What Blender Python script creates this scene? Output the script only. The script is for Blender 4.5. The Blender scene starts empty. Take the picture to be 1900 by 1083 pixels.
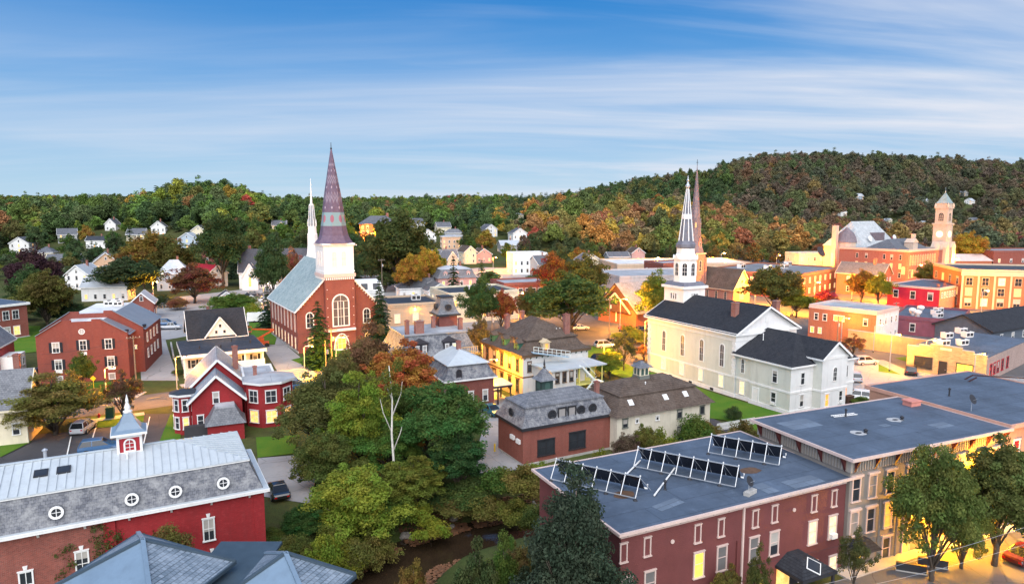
import bpy, bmesh, math, random
from mathutils import Vector, Matrix, noise
R = math.radians
rnd = random.Random(7)
SC = bpy.context.scene
COL = SC.collection
# ------------------------------------------------------------------ camera
H, F, HY = 30.0, 1270.0, 385.0          # drone height, focal length and horizon row of the 1900 px photograph
TH = math.atan((541.5 - HY) / F); CT, ST = math.cos(TH), math.sin(TH)
cam = bpy.data.cameras.new('camera'); cam.sensor_width = 36; cam.lens = 36 * F / 1900
cam.clip_start = 0.5; cam.clip_end = 9000
cob = bpy.data.objects.new('camera', cam); COL.objects.link(cob)
cob.location = (0, 0, H); cob.rotation_euler = (math.pi / 2 - TH, 0, 0)
SC.camera = cob
# ------------------------------------------------------------------ world and sun
CO1, CO2 = 3.1, 9.7
SUN_EL, SUN_AZ = 42.0, 182.0            # degrees; azimuth clockwise from the viewing direction
w = bpy.data.worlds.new('World'); SC.world = w; w.use_nodes = True
nt = w.node_tree; nt.nodes.clear()
def N(t, **k):
    n = nt.nodes.new(t)
    for a, b in k.items():
        setattr(n, a, b)
    return n
def Lk(a, b): nt.links.new(a, b)
out = N('ShaderNodeOutputWorld'); bg = N('ShaderNodeBackground'); bg.inputs[1].default_value = 0.125
sky = N('ShaderNodeTexSky', sky_type='NISHITA', sun_disc=False)
sky.sun_elevation = R(SUN_EL); sky.sun_rotation = R(SUN_AZ)
sky.altitude = 300; sky.air_density = 1.35; sky.dust_density = 0.35; sky.ozone_density = 4.2
tc = N('ShaderNodeTexCoord'); sp = N('ShaderNodeSeparateXYZ'); Lk(tc.outputs['Generated'], sp.inputs[0])
def M(op, a, b=None, c=None, clamp=False):
    n = N('ShaderNodeMath', operation=op); n.use_clamp = clamp
    for i, v in enumerate((a, b, c)):
        if v is None: continue
        if isinstance(v, (int, float)): n.inputs[i].default_value = v
        else: Lk(v, n.inputs[i])
    return n.outputs[0]
zc = M('MAXIMUM', sp.outputs[2], 0.0)
den = M('ADD', zc, 0.10)
cx = M('DIVIDE', sp.outputs[0], den); cy = M('DIVIDE', sp.outputs[1], den)
def cloud(sx, sy, ox, scale, detail, rough, lo, hi, dist=0.4):
    cb = N('ShaderNodeCombineXYZ')
    rx = M('ADD', M('MULTIPLY', cx, sx), M('MULTIPLY', cy, 0.14 * sx)); ry = M('SUBTRACT', M('MULTIPLY', cy, sy), M('MULTIPLY', cx, 0.10 * sy))
    Lk(M('ADD', rx, ox), cb.inputs[0]); Lk(ry, cb.inputs[1])
    n = N('ShaderNodeTexNoise'); n.inputs['Scale'].default_value = scale; n.inputs['Detail'].default_value = detail
    n.inputs['Roughness'].default_value = rough; n.inputs['Distortion'].default_value = dist
    Lk(cb.outputs[0], n.inputs['Vector'])
    mr = N('ShaderNodeMapRange', interpolation_type='SMOOTHSTEP'); mr.inputs[1].default_value = lo; mr.inputs[2].default_value = hi
    Lk(n.outputs[0], mr.inputs[0]); return mr.outputs[0]
c1 = cloud(0.20, 0.55, CO1, 1.0, 8, 0.53, 0.34, 0.74, 1.1)        # broad soft sheets
c2 = cloud(0.45, 2.0, CO2, 1.1, 6, 0.52, 0.38, 0.80, 1.2)         # finer streaks
west = N('ShaderNodeMapRange', interpolation_type='SMOOTHSTEP'); west.inputs[1].default_value = -0.55; west.inputs[2].default_value = 0.60
Lk(sp.outputs[0], west.inputs[0])       # the deck thickens towards the right
band = N('ShaderNodeMapRange', interpolation_type='SMOOTHSTEP'); band.inputs[1].default_value = 0.30; band.inputs[2].default_value = 0.12; Lk(zc, band.inputs[0])
wt = M('ADD', M('MULTIPLY', west.outputs[0], 0.82), M('ADD', M('MULTIPLY', band.outputs[0], 0.42), 0.04))
cover = M('MULTIPLY', M('ADD', M('MULTIPLY', c1, 0.85), M('MULTIPLY', c2, 0.26)), wt, clamp=True)
ramp = N('ShaderNodeValToRGB'); Lk(zc, ramp.inputs[0]); er = ramp.color_ramp     # pale at the horizon, azure higher up
for i, (p, c) in enumerate(((0.0, (.52, .77, .97)), (0.09, (.36, .61, .92)), (0.18, (.14, .41, .84)), (0.29, (.004, .235, .70)), (1.0, (.02, .19, .55)))):
    e = er.elements[i] if i < 2 else er.elements.new(p)
    e.position = p; e.color = (*c, 1)
SKYK = 2.55
gs = N('ShaderNodeMix', data_type='RGBA', blend_type='MULTIPLY'); gs.inputs[0].default_value = 1; Lk(ramp.outputs[0], gs.inputs[6]); gs.inputs[7].default_value = (SKYK, SKYK, SKYK, 1)
m0 = N('ShaderNodeMix', data_type='RGBA'); m0.inputs[0].default_value = 0.97; Lk(sky.outputs[0], m0.inputs[6]); Lk(gs.outputs[2], m0.inputs[7])
m1 = N('ShaderNodeMix', data_type='RGBA'); Lk(cover, m1.inputs[0]); Lk(m0.outputs[2], m1.inputs[6]); m1.inputs[7].default_value = (2.3, 2.42, 2.7, 1)
Lk(m1.outputs[2], bg.inputs[0]); Lk(bg.outputs[0], out.inputs[0])
sl = bpy.data.lights.new('sun', 'SUN'); sl.energy = 2.1; sl.angle = R(85); sl.color = (1.0, 0.975, 0.955)
so = bpy.data.objects.new('sun', sl); COL.objects.link(so)
az = R(SUN_AZ); el = R(SUN_EL)
so.rotation_euler = Vector((math.sin(az) * math.cos(el), math.cos(az) * math.cos(el), math.sin(el))).to_track_quat('Z', 'Y').to_euler()
vs = SC.view_settings; SC.display_settings.display_device = 'sRGB'
vs.view_transform = 'Standard'; vs.look = 'None'; vs.exposure = 1.42; vs.gamma = 1; vs.use_curve_mapping = False
cy_ = SC.cycles; cy_.use_denoising = True; cy_.max_bounces = 5; cy_.diffuse_bounces = 3; cy_.glossy_bounces = 2
cy_.transmission_bounces = 3; cy_.transparent_max_bounces = 6; cy_.sample_clamp_indirect = 6; cy_.caustics_reflective = False; cy_.caustics_refractive = False
# ------------------------------------------------------------------ photo geometry: a pixel to a place at a height
def at(px, py, z=0.0):
    dx = (px - 950) / F; dv = (541.5 - py) / F
    t = (z - H) / (-ST + dv * CT)
    return Vector((dx * t, (CT + dv * ST) * t))
def zat(py, Y):
    dv = (541.5 - py) / F
    return H + Y * (dv * CT - ST) / (CT + dv * ST)
def smooth(t):
    t = max(0.0, min(1.0, t)); return t * t * (3 - 2 * t)
def table(tab, x):
    if x <= tab[0][0]: return tab[0][1]
    for (a, va), (b, vb) in zip(tab, tab[1:]):
        if x <= b: return va + (vb - va) * smooth((x - a) / (b - a))
    return tab[-1][1]
RIVER = [Vector(p) for p in ((3, 22), (-4.5, 38), (-10, 49), (-12.8, 57.5), (-9, 63), (-3, 66.8), (4, 69.6), (12, 73), (19, 77))]
RIV_D = [4.6, 4.6, 4.6, 4.5, 4.4, 4.3, 4.0, 2.6, 0.0]
TA = [(-900, 15), (-419, 18), (-310, 20), (-273, 32), (-225, 32), (-190, 20), (-110, 15), (-22, 13), (20, 18), (48, 25), (110, 23), (160, 15), (225, 4), (300, 0)]
TB = [(-1500, 32), (-600, 26), (-300, 26), (0, 29), (110, 35), (165, 46), (275, 68), (386, 80), (450, 100), (518, 114), (606, 118), (716, 114), (850, 106), (1047, 98), (2000, 88)]
def river(x, y):
    p = Vector((x, y)); best = 1e9; d = 0
    for i in range(len(RIVER) - 1):
        a, b = RIVER[i], RIVER[i + 1]; ab = b - a
        t = max(0, min(1, (p - a).dot(ab) / ab.length_squared))
        q = (p - (a + ab * t)).length
        if q < best: best = q; d = RIV_D[i] + (RIV_D[i + 1] - RIV_D[i]) * t
    return best, d
def ground(x, y):
    z = 0.0
    if y > 280:
        y0 = table([(-60, 300), (60, 430)], x); y1 = table([(-60, 560), (60, 620)], x)
        z += table(TA, x * 560 / max(y, 400)) * smooth((y - y0) / (y1 - y0))
        if y > 650:
            tb = table(TB, x * 1400 / max(y, 900)); t = smooth((y - 650) / 780)
            z = max(z * (1 - 0.5 * smooth((y - 700) / 400)), tb * t) if x * 560 / y < 210 else max(z, tb * t)
            z += 5 * noise.noise(Vector((x / 160, y / 160, 0))) * t
    elif y < 110 and abs(x) < 60:
        b, d = river(x, y)
        if b < 9 and d > 0:
            z -= d * (1 - smooth((b - 2.6) / 6.0))
    return z
# ------------------------------------------------------------------ materials
MATS = {}
class G:
    """small helper to wire a procedural material"""
    def __init__(s, name, rough=0.7, spec=0.3):
        m = bpy.data.materials.new(name); m.use_nodes = True; s.m = m; s.t = m.node_tree; s.t.nodes.clear()
        s.o = s.n('ShaderNodeOutputMaterial'); s.b = s.n('ShaderNodeBsdfPrincipled'); s.b.inputs['Roughness'].default_value = rough
        s.b.inputs['Specular IOR Level'].default_value = spec; s.l(s.b.outputs[0], s.o.inputs[0])
    def n(s, t, **k):
        n = s.t.nodes.new(t)
        for a, b in k.items(): setattr(n, a, b)
        return n
    def l(s, a, b): s.t.links.new(a, b)
    def co(s): return s.n('ShaderNodeTexCoord').outputs['Object']
    def noise(s, scale, detail=4, rough=0.55, vec=None):
        n = s.n('ShaderNodeTexNoise'); n.inputs['Scale'].default_value = scale; n.inputs['Detail'].default_value = detail; n.inputs['Roughness'].default_value = rough
        s.l(vec or s.co(), n.inputs['Vector']); return n.outputs[0]
    def rng(s, v, a, b, c, d):
        n = s.n('ShaderNodeMapRange'); n.inputs[1].default_value = a; n.inputs[2].default_value = b; n.inputs[3].default_value = c; n.inputs[4].default_value = d
        s.l(v, n.inputs[0]); return n.outputs[0]
    def mix(s, f, a, b, kind='MIX'):
        n = s.n('ShaderNodeMix', data_type='RGBA', blend_type=kind)
        for i, v in ((0, f), (6, a), (7, b)):
            if hasattr(v, 'is_linked') or hasattr(v, 'node'): s.l(v, n.inputs[i])
            elif i == 0: n.inputs[0].default_value = v
            else: n.inputs[i].default_value = (*v[:3], 1)
        return n.outputs[2]
    def math(s, op, a, b=0.0):
        n = s.n('ShaderNodeMath', operation=op)
        for i, v in enumerate((a, b)):
            if hasattr(v, 'node'): s.l(v, n.inputs[i])
            else: n.inputs[i].default_value = v
        return n.outputs[0]
    def facade(s):
        """object coordinates unrolled: horizontal run along the face, height as second axis"""
        t = s.n('ShaderNodeTexCoord'); a = s.n('ShaderNodeSeparateXYZ'); s.l(t.outputs['Object'], a.inputs[0])
        b = s.n('ShaderNodeSeparateXYZ'); s.l(t.outputs['Normal'], b.inputs[0])
        f = s.math('GREATER_THAN', s.math('ABSOLUTE', b.outputs[0]), s.math('ABSOLUTE', b.outputs[1]))
        n = s.n('ShaderNodeMix'); s.l(f, n.inputs[0]); s.l(a.outputs[0], n.inputs[2]); s.l(a.outputs[1], n.inputs[3])
        c = s.n('ShaderNodeCombineXYZ'); s.l(n.outputs[0], c.inputs[0]); s.l(a.outputs[2], c.inputs[1]); return c.outputs[0]
    def streak(s):
        v = s.n('ShaderNodeMapping'); v.inputs['Scale'].default_value = (1.6, 1.6, 0.16); s.l(s.co(), v.inputs[0]); return s.noise(1.0, 7, 0.68, v.outputs[0])
    def bump(s, h, strength=0.4, dist=0.03):
        n = s.n('ShaderNodeBump'); n.inputs['Strength'].default_value = strength; n.inputs['Distance'].default_value = dist
        s.l(h, n.inputs['Height']); s.l(n.outputs[0], s.b.inputs['Normal'])
    def col(s, c): s.l(c, s.b.inputs['Base Color'])
def dim(c, k): return tuple(v * k for v in c)
def paint(name, c, rough=0.65, var=0.16, scale=0.9, spec=0.3, metal=0.0, bands=0.0):
    if name in MATS: return MATS[name]
    g = G(name, rough, spec); n = g.noise(scale, 6, 0.62)
    k = g.mix(g.rng(n, 0.3, 0.7, 0, 1), dim(c, 1 - var), dim(c, 1 + var * 0.7))
    fine = g.noise(scale * 14, 3)
    k = g.mix(g.rng(fine, 0.35, 0.75, 0, 0.20), k, dim(c, 0.72))
    k = g.mix(g.rng(g.streak(), 0.50, 0.72, 0, 0.30), k, tuple(v * 0.5 + 0.012 for v in c))
    if bands:
        a = g.n('ShaderNodeSeparateXYZ'); g.l(g.co(), a.inputs[0])
        fr = g.math('FRACT', g.math('MULTIPLY', a.outputs[2], 1 / bands))
        g.bump(fr, 0.5, 0.02)
        k = g.mix(g.rng(fr, 0.0, 0.14, 0.30, 0.0), k, dim(c, 0.55))
    g.col(k); g.b.inputs['Metallic'].default_value = metal
    MATS[name] = g.m; return g.m
def brickm(name, c, c2=None, mortar=(0.30, 0.26, 0.23), bw=0.24, bh=0.085, stain=0.35, rough=0.85):
    if name in MATS: return MATS[name]
    g = G(name, rough, 0.2); v = g.facade()
    t = g.n('ShaderNodeTexBrick'); t.inputs['Scale'].default_value = 1; t.inputs['Brick Width'].default_value = bw; t.inputs['Row Height'].default_value = bh
    t.inputs['Mortar Size'].default_value = 0.012; t.inputs['Color1'].default_value = (*c, 1); t.inputs['Color2'].default_value = (*(c2 or dim(c, 0.68)), 1); t.inputs['Mortar'].default_value = (*mortar, 1)
    t.inputs['Bias'].default_value = -0.1; g.l(v, t.inputs['Vector'])
    n = g.noise(0.35, 7, 0.65); k = g.mix(g.rng(n, 0.42, 0.72, 0, stain), t.outputs[0], dim(c, 0.45))
    n2 = g.noise(2.4, 5, 0.7); k = g.mix(g.rng(n2, 0.55, 0.8, 0, 0.35), k, tuple(min(1, x * 1.3 + 0.06) for x in c))
    k = g.mix(g.rng(g.streak(), 0.50, 0.70, 0, 0.38), k, tuple(v * 0.45 + 0.02 for v in c)); k = g.mix(g.rng(g.noise(0.9, 6, 0.7), 0.55, 0.75, 0, 0.25), k, tuple(v * 0.8 + 0.07 for v in c))
    g.col(k); g.bump(t.outputs[1], -0.4, 0.015); MATS[name] = g.m; return g.m
def slatem(name, c, c2, bw=0.32, bh=0.22, rough=0.6, spec=0.35, moss=0.5, pale=None, pf=0.55):
    """courses of slates or shingles, each a little different, with weathered patches"""
    if name in MATS: return MATS[name]
    g = G(name, rough, spec); v = g.facade()
    t = g.n('ShaderNodeTexBrick'); t.inputs['Scale'].default_value = 1; t.inputs['Brick Width'].default_value = bw; t.inputs['Row Height'].default_value = bh
    t.inputs['Mortar Size'].default_value = 0.012; t.inputs['Mortar'].default_value = (*dim(c, 0.4), 1); t.inputs['Color1'].default_value = (*c, 1); t.inputs['Color2'].default_value = (*c2, 1)
    g.l(v, t.inputs['Vector'])
    n = g.noise(pf, 8, 0.78); k = g.mix(g.rng(n, 0.44, 0.66, 0, moss), t.outputs[0], pale or dim(c2, 1.5))
    n2 = g.noise(5.0, 4, 0.7); k = g.mix(g.rng(n2, 0.5, 0.75, 0, 0.45), k, dim(c, 0.55))
    g.col(k); g.bump(t.outputs[1], -0.35, 0.02); MATS[name] = g.m; return g.m
def flatroof(name, c, rough=0.55, spec=0.4):
    """membrane roof with sheet joints, patches and dried puddles"""
    if name in MATS: return MATS[name]
    g = G(name, rough, spec); cco = g.co()
    n = g.noise(0.22, 7, 0.6); k = g.mix(g.rng(n, 0.32, 0.68, 0, 1), dim(c, 0.72), dim(c, 1.28))
    n2 = g.noise(1.6, 6, 0.7); k = g.mix(g.rng(n2, 0.56, 0.74, 0, 0.34), k, dim(c, 2.1)); n4 = g.noise(0.7, 8, 0.75); k = g.mix(g.rng(n4, 0.58, 0.68, 0, 0.45), k, dim(c, 0.55))
    t = g.n('ShaderNodeTexBrick'); t.inputs['Scale'].default_value = 1; t.inputs['Brick Width'].default_value = 7.0; t.inputs['Row Height'].default_value = 2.1
    t.inputs['Mortar Size'].default_value = 0.03; t.inputs['Mortar'].default_value = (0.55, 0.55, 0.55, 1); t.inputs['Color1'].default_value = (1, 1, 1, 1); t.inputs['Color2'].default_value = (0.86, 0.86, 0.86, 1)
    g.l(cco, t.inputs['Vector']); k = g.mix(1.0, k, t.outputs[0], 'MULTIPLY')
    g.col(k); g.l(g.rng(n2, 0.3, 0.7, rough - 0.12, rough + 0.2), g.b.inputs['Roughness']); MATS[name] = g.m; return g.m
def glow(name, c, strength, var=True):
    if name in MATS: return MATS[name]
    g = G(name, 0.3); g.b.inputs['Base Color'].default_value = (*dim(c, 0.5), 1); g.b.inputs['Emission Strength'].default_value = strength
    if var:
        n = g.noise(2.2, 3, 0.6); g.l(g.mix(g.rng(n, 0.35, 0.65, 0, 1), c, (c[0] * 0.72, c[1] * 0.5, c[2] * 0.35)), g.b.inputs['Emission Color'])
    else: g.b.inputs['Emission Color'].default_value = (*c, 1)
    MATS[name] = g.m; return g.m
def glassm():
    g = G('window_glass', 0.08, 0.5); n = g.noise(0.8, 3)
    g.col(g.mix(n, (0.012, 0.014, 0.018), (0.05, 0.055, 0.065))); return g.m
GLASS = glassm()
LIT = glow('lit_window', (1.0, 0.60, 0.20), 0.62); LITW = glow('lit_window_pale', (1.0, 0.78, 0.46), 0.55); LITO = glow('lit_window_orange', (1.0, 0.36, 0.07), 0.7); LITY = glow('lit_window_yellow', (1.0, 0.68, 0.10), 0.75)
WHITE = paint('white_paint', (0.78, 0.77, 0.75), var=0.07); CREAM = paint('cream_paint', (0.70, 0.62, 0.46), var=0.1)
DARKM = paint('dark_metal', (0.03, 0.03, 0.035), 0.5); CONC = paint('concrete', (0.42, 0.40, 0.37), 0.85, 0.22)
STEEL = paint('galvanised_steel', (0.55, 0.57, 0.60), 0.4, 0.12, metal=0.6); WOODP = paint('weathered_pole_wood', (0.20, 0.15, 0.11), 0.9, 0.3)
BRICK = brickm('red_brick', (0.22, 0.05, 0.038), mortar=(0.20, 0.12, 0.10)); CHIM = brickm('chimney_brick', (0.30, 0.075, 0.05))
RUBBER = paint('black_rubber', (0.02, 0.02, 0.02), 0.8)
# ------------------------------------------------------------------ mesh building
class MB:
    def __init__(s): s.v = []; s.f = []; s.mi = []; s.cur = 0
    def quad(s, *p):
        i = len(s.v); s.v += [tuple(q) for q in p]; s.f.append(tuple(range(i, i + len(p)))); s.mi.append(s.cur); return s
    def box(s, x0, x1, y0, y1, z0, z1):
        i = len(s.v); s.v += [(x, y, z) for z in (z0, z1) for y in (y0, y1) for x in (x0, x1)]
        for q in ((0, 2, 3, 1), (4, 5, 7, 6), (0, 1, 5, 4), (1, 3, 7, 5), (3, 2, 6, 7), (2, 0, 4, 6)): s.f.append(tuple(i + k for k in q)); s.mi.append(s.cur)
        return s
    def frus(s, lo, z0, hi, z1, caps=(1, 1)):
        """two equal-length rings (counter-clockwise xy lists) joined by walls"""
        n = len(lo); i = len(s.v); s.v += [(*p, z0) for p in lo] + [(*p, z1) for p in hi]
        for k in range(n):
            j = (k + 1) % n; s.f.append((i + k, i + j, i + n + j, i + n + k)); s.mi.append(s.cur)
        if caps[1]: s.f.append(tuple(range(i + n, i + 2 * n))); s.mi.append(s.cur)
        if caps[0]: s.f.append(tuple(reversed(range(i, i + n)))); s.mi.append(s.cur)
        return s
    def lathe(s, prof, n=12, cx=0, cy=0, a0=0.0):
        rings = [([(cx + r * math.cos(a0 + 2 * math.pi * k / n), cy + r * math.sin(a0 + 2 * math.pi * k / n)) for k in range(n)], z) for r, z in prof]
        for q, ((a, za), (b, zb)) in enumerate(zip(rings, rings[1:])): s.frus(a, za, b, zb, (q == 0, q == len(rings) - 2))
        return s
    def ext(s, pts, axis, a, b):
        """outline pts (p,q) extruded along axis x (y,z outline) or y (x,z outline)"""
        n = len(pts); i = len(s.v)
        for t in (a, b): s.v += [((t, p, q) if axis == 'x' else (p, t, q)) for p, q in pts]
        for k in range(n):
            j = (k + 1) % n; s.f.append((i + k, i + j, i + n + j, i + n + k)); s.mi.append(s.cur)
        s.f.append(tuple(range(i, i + n))); s.f.append(tuple(reversed(range(i + n, i + 2 * n)))); s.mi += [s.cur] * 2
        return s
    def tube(s, path, r, n=6, r1=None):
        path = [Vector(p) for p in path]; m = len(path); i0 = len(s.v)
        for k, p in enumerate(path):
            d = (path[min(k + 1, m - 1)] - path[max(k - 1, 0)]).normalized(); u = d.orthogonal().normalized() if abs(d.z) > 0.9 else d.cross(Vector((0, 0, 1))).normalized(); v = d.cross(u)
            rr = r if r1 is None else r + (r1 - r) * k / (m - 1)
            s.v += [tuple(p + (u * math.cos(2 * math.pi * q / n) + v * math.sin(2 * math.pi * q / n)) * rr) for q in range(n)]
        for k in range(m - 1):
            for q in range(n):
                a = i0 + k * n + q; b = i0 + k * n + (q + 1) % n; s.f.append((a, b, b + n, a + n)); s.mi.append(s.cur)
        s.f.append(tuple(range(i0, i0 + n))); s.f.append(tuple(range(i0 + (m - 1) * n, i0 + m * n))); s.mi += [s.cur] * 2
        return s
    def beam(s, a, b, w, h=None):
        """square bar between two points"""
        a, b = Vector(a), Vector(b); h = h or w; d = (b - a).normalized()
        u = (d.cross(Vector((0, 0, 1))) if abs(d.z) < 0.95 else Vector((1, 0, 0))).normalized(); v = u.cross(d).normalized()
        i = len(s.v)
        for p in (a, b): s.v += [tuple(p + u * x * w / 2 + v * y * h / 2) for x, y in ((-1, -1), (1, -1), (1, 1), (-1, 1))]
        for q in ((0, 1, 5, 4), (1, 2, 6, 5), (2, 3, 7, 6), (3, 0, 4, 7), (3, 2, 1, 0), (4, 5, 6, 7)): s.f.append(tuple(i + k for k in q)); s.mi.append(s.cur)
        return s
    def mesh(s, name, mats, smooth_=False):
        me = bpy.data.meshes.new(name); me.from_pydata(s.v, [], s.f)
        for m in (mats if isinstance(mats, (list, tuple)) else [mats]): me.materials.append(m)
        if any(s.mi): me.polygons.foreach_set('material_index', s.mi)
        bm = bmesh.new(); bm.from_mesh(me)
        if len(s.f) < 20000: bmesh.ops.recalc_face_normals(bm, faces=bm.faces)
        bm.to_mesh(me); bm.free()
        if smooth_: me.polygons.foreach_set('use_smooth', [True] * len(me.polygons))
        me.update(); return me
    def obj(s, name, mats, parent=None, loc=(0, 0, 0), rz=0.0, sm=False): return put(name, s.mesh(name, mats, sm), parent, loc, rz)
def put(name, me, parent=None, loc=(0, 0, 0), rz=0.0):
    o = bpy.data.objects.new(name, me); COL.objects.link(o); o.parent = parent; o.location = loc; o.rotation_euler = (0, 0, rz); return o
def tag(o, label, cat, group=None):
    o['label'] = label; o['category'] = cat
    if group: o['group'] = group
    return o
def thing(name, label, cat, loc, rz=0.0, group=None):
    return tag(put(name, None, None, loc, rz), label, cat, group)
def copy_tree(o, parent=None):
    c = o.copy(); COL.objects.link(c); c.parent = parent
    for ch in o.children: copy_tree(ch, c)
    return c
def poly3(pts, z): return [(p[0], p[1], z) for p in pts]
def ngon(n, r, cx=0, cy=0, a0=0.0): return [(cx + r * math.cos(a0 + 2 * math.pi * k / n), cy + r * math.sin(a0 + 2 * math.pi * k / n)) for k in range(n)]
def rect(x0, x1, y0, y1): return [(x0, y0), (x1, y0), (x1, y1), (x0, y1)]
# ------------------------------------------------------------------ the ground, streets and water
def struct(o): o['kind'] = 'structure'; return o
def groundm():
    g = G('meadow_and_soil', 0.95, 0.1); n = g.noise(0.05, 6, 0.65); n2 = g.noise(0.6, 6, 0.7); n3 = g.noise(7, 3)
    k = g.mix(g.rng(n, 0.35, 0.65, 0, 1), (0.055, 0.085, 0.022), (0.10, 0.095, 0.035)); k = g.mix(g.rng(n2, 0.45, 0.7, 0, 0.8), k, (0.045, 0.040, 0.022))
    k = g.mix(g.rng(n3, 0.4, 0.7, 0, 0.5), k, (0.03, 0.035, 0.012)); g.col(k); g.bump(n3, 0.5, 0.1); return g.m
def lawnm():
    g = G('mown_lawn', 0.95, 0.1); n = g.noise(0.25, 6, 0.65); n2 = g.noise(9, 4, 0.7)
    k = g.mix(g.rng(n, 0.3, 0.7, 0, 1), (0.055, 0.16, 0.016), (0.12, 0.19, 0.022)); k = g.mix(g.rng(n2, 0.4, 0.7, 0, 0.55), k, (0.035, 0.075, 0.012)); g.col(k); g.bump(n2, 0.6, 0.05); return g.m
def asphaltm(name, c, worn):
    g = G(name, 0.82, 0.25); n = g.noise(0.12, 7, 0.65); n2 = g.noise(1.3, 6, 0.7); n3 = g.noise(18, 3)
    k = g.mix(g.rng(n, 0.35, 0.68, 0, 1), c, worn); k = g.mix(g.rng(n2, 0.55, 0.72, 0, 0.45), k, dim(c, 0.5)); k = g.mix(g.rng(n3, 0.4, 0.7, 0, 0.25), k, dim(worn, 1.2))
    v = g.n('ShaderNodeTexVoronoi', feature='DISTANCE_TO_EDGE'); v.inputs['Scale'].default_value = 0.28; nv = g.n('ShaderNodeMix', data_type='RGBA'); nv.inputs[0].default_value = 0.25
    g.l(g.co(), nv.inputs[6]); cn = g.n('ShaderNodeTexNoise'); cn.inputs['Scale'].default_value = 0.8; g.l(g.co(), cn.inputs[0]); g.l(cn.outputs[1], nv.inputs[7]); g.l(nv.outputs[2], v.inputs[0])
    k = g.mix(g.rng(v.outputs[0], 0.0, 0.012, 0.55, 0.0), k, dim(c, 0.35)); g.col(k); g.bump(n3, 0.25, 0.01); return g.m
ASPH = asphaltm('asphalt', (0.075, 0.075, 0.08), (0.13, 0.125, 0.125)); LOT = asphaltm('pale_worn_asphalt', (0.25, 0.245, 0.25), (0.34, 0.335, 0.335)); DARKASPH = asphaltm('fresh_asphalt', (0.045, 0.045, 0.05), (0.075, 0.07, 0.075))
LAWN = lawnm(); SIDEW = paint('sidewalk_concrete', (0.40, 0.385, 0.36), 0.85, 0.2, 0.5); LINE = paint('road_paint', (0.75, 0.74, 0.70), 0.7, 0.15)
def grid_lines(cuts):
    o = []
    for a, b, st in cuts:
        n = max(1, round((b - a) / st)); o += [a + (b - a) * i / n for i in range(n)]
    return o + [cuts[-1][1]]
gx = grid_lines([(-3200, -700, 125), (-700, -80, 20), (-80, -42, 6), (-42, 32, 1.25), (32, 80, 6), (80, 700, 20), (700, 3200, 125)])
gy = grid_lines([(-60, 20, 20), (20, 85, 1.25), (85, 280, 15), (280, 760, 12), (760, 1700, 40), (1700, 4200, 250)])
mb = MB(); mb.v = [(x, y, ground(x, y)) for y in gy for x in gx]; nx = len(gx)
mb.f = [(j * nx + i, j * nx + i + 1, (j + 1) * nx + i + 1, (j + 1) * nx + i) for j in range(len(gy) - 1) for i in range(nx - 1)]; mb.mi = [0] * len(mb.f)
struct(mb.obj('ground', groundm(), sm=True))
LAYER = [0]
def sheet(name, pts, mat, z=None, th=0.0, px=True):
    """a paved or mown area from the outline of its edge; each lies a little above the last"""
    LAYER[0] += 1; z = (0.012 + 0.005 * LAYER[0]) if z is None else z
    P = [at(*p) if px else Vector(p) for p in pts]; mb = MB()
    if th: mb.frus([tuple(p) for p in P], z - 0.05, [tuple(p) for p in P], z + th)
    else: mb.quad(*poly3(P, z))
    me = mb.mesh(name, mat); bm = bmesh.new(); bm.from_mesh(me); bmesh.ops.triangulate(bm, faces=bm.faces)
    bmesh.ops.recalc_face_normals(bm, faces=bm.faces)
    if not th:
        for f in bm.faces:
            if f.normal.z < 0: f.normal_flip()
    bm.to_mesh(me); bm.free()
    return struct(put(name, me))
def strip(name, path, wd, mat, z=None, th=0.0, px=True):
    P = [at(*p) if px else Vector(p) for p in path]; L, Rr = [], []
    for i, p in enumerate(P):
        d = (P[min(i + 1, len(P) - 1)] - P[max(i - 1, 0)]).normalized(); n = Vector((-d.y, d.x)); L.append(p + n * wd / 2); Rr.append(p - n * wd / 2)
    return sheet(name, [tuple(q) for q in Rr + L[::-1]], mat, z, th, False)
sheet('downtown_pavement', [(1090, 640), (1215, 660), (1500, 690), (1585, 760), (1900, 760), (2300, 720), (2300, 480), (1300, 478), (1085, 492), (1010, 530), (900, 560), (880, 640)], ASPH)
sheet('neighbourhood_pavement', [(255, 640), (700, 560), (900, 640), (900, 560), (1010, 500), (800, 492), (600, 520), (250, 560)], LOT)
strip('main_street', [(-260, 800), (0, 776), (250, 748), (540, 708), (640, 686), (720, 668), (900, 632), (1100, 588), (1400, 540), (2200, 470)], 9.0, ASPH)
strip('side_street', [(1170, 690), (1185, 660), (1170, 630), (1130, 600), (1085, 570), (1040, 535)], 9.5, ASPH)
strip('cross_street', [(250, 575), (440, 562), (500, 545), (640, 520), (800, 505)], 8, ASPH)
sheet('driveway', [(262, 706), (332, 706), (312, 648), (300, 604), (256, 600)], LOT)
sheet('rear_parking_lot', [(252, 604), (345, 612), (342, 577), (480, 570), (486, 552), (262, 556), (250, 572)], LOT)
sheet('yard_parking_lot', [(-60, 870), (320, 862), (335, 770), (280, 772), (150, 800), (-60, 815)], DARKASPH)
sheet('driveway', [(270, 768), (322, 768), (310, 850), (230, 850)], DARKASPH)
sheet('back_yard_lot', [(480, 920), (575, 935), (590, 870), (545, 845), (478, 850)], LOT)
sheet('alley', [(872, 880), (960, 872), (938, 800), (948, 742), (905, 715), (880, 740), (895, 800)], LOT)
sheet('alley', [(960, 872), (1000, 852), (970, 760), (935, 760), (936, 800)], LOT)
sheet('parking_lot', [(1570, 752), (1690, 748), (1900, 735), (1900, 700), (1690, 690), (1640, 668), (1560, 668)], LOT)
sheet('church_driveway', [(482, 636), (512, 624), (556, 662), (592, 700), (552, 708), (515, 690)], LOT)
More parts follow.
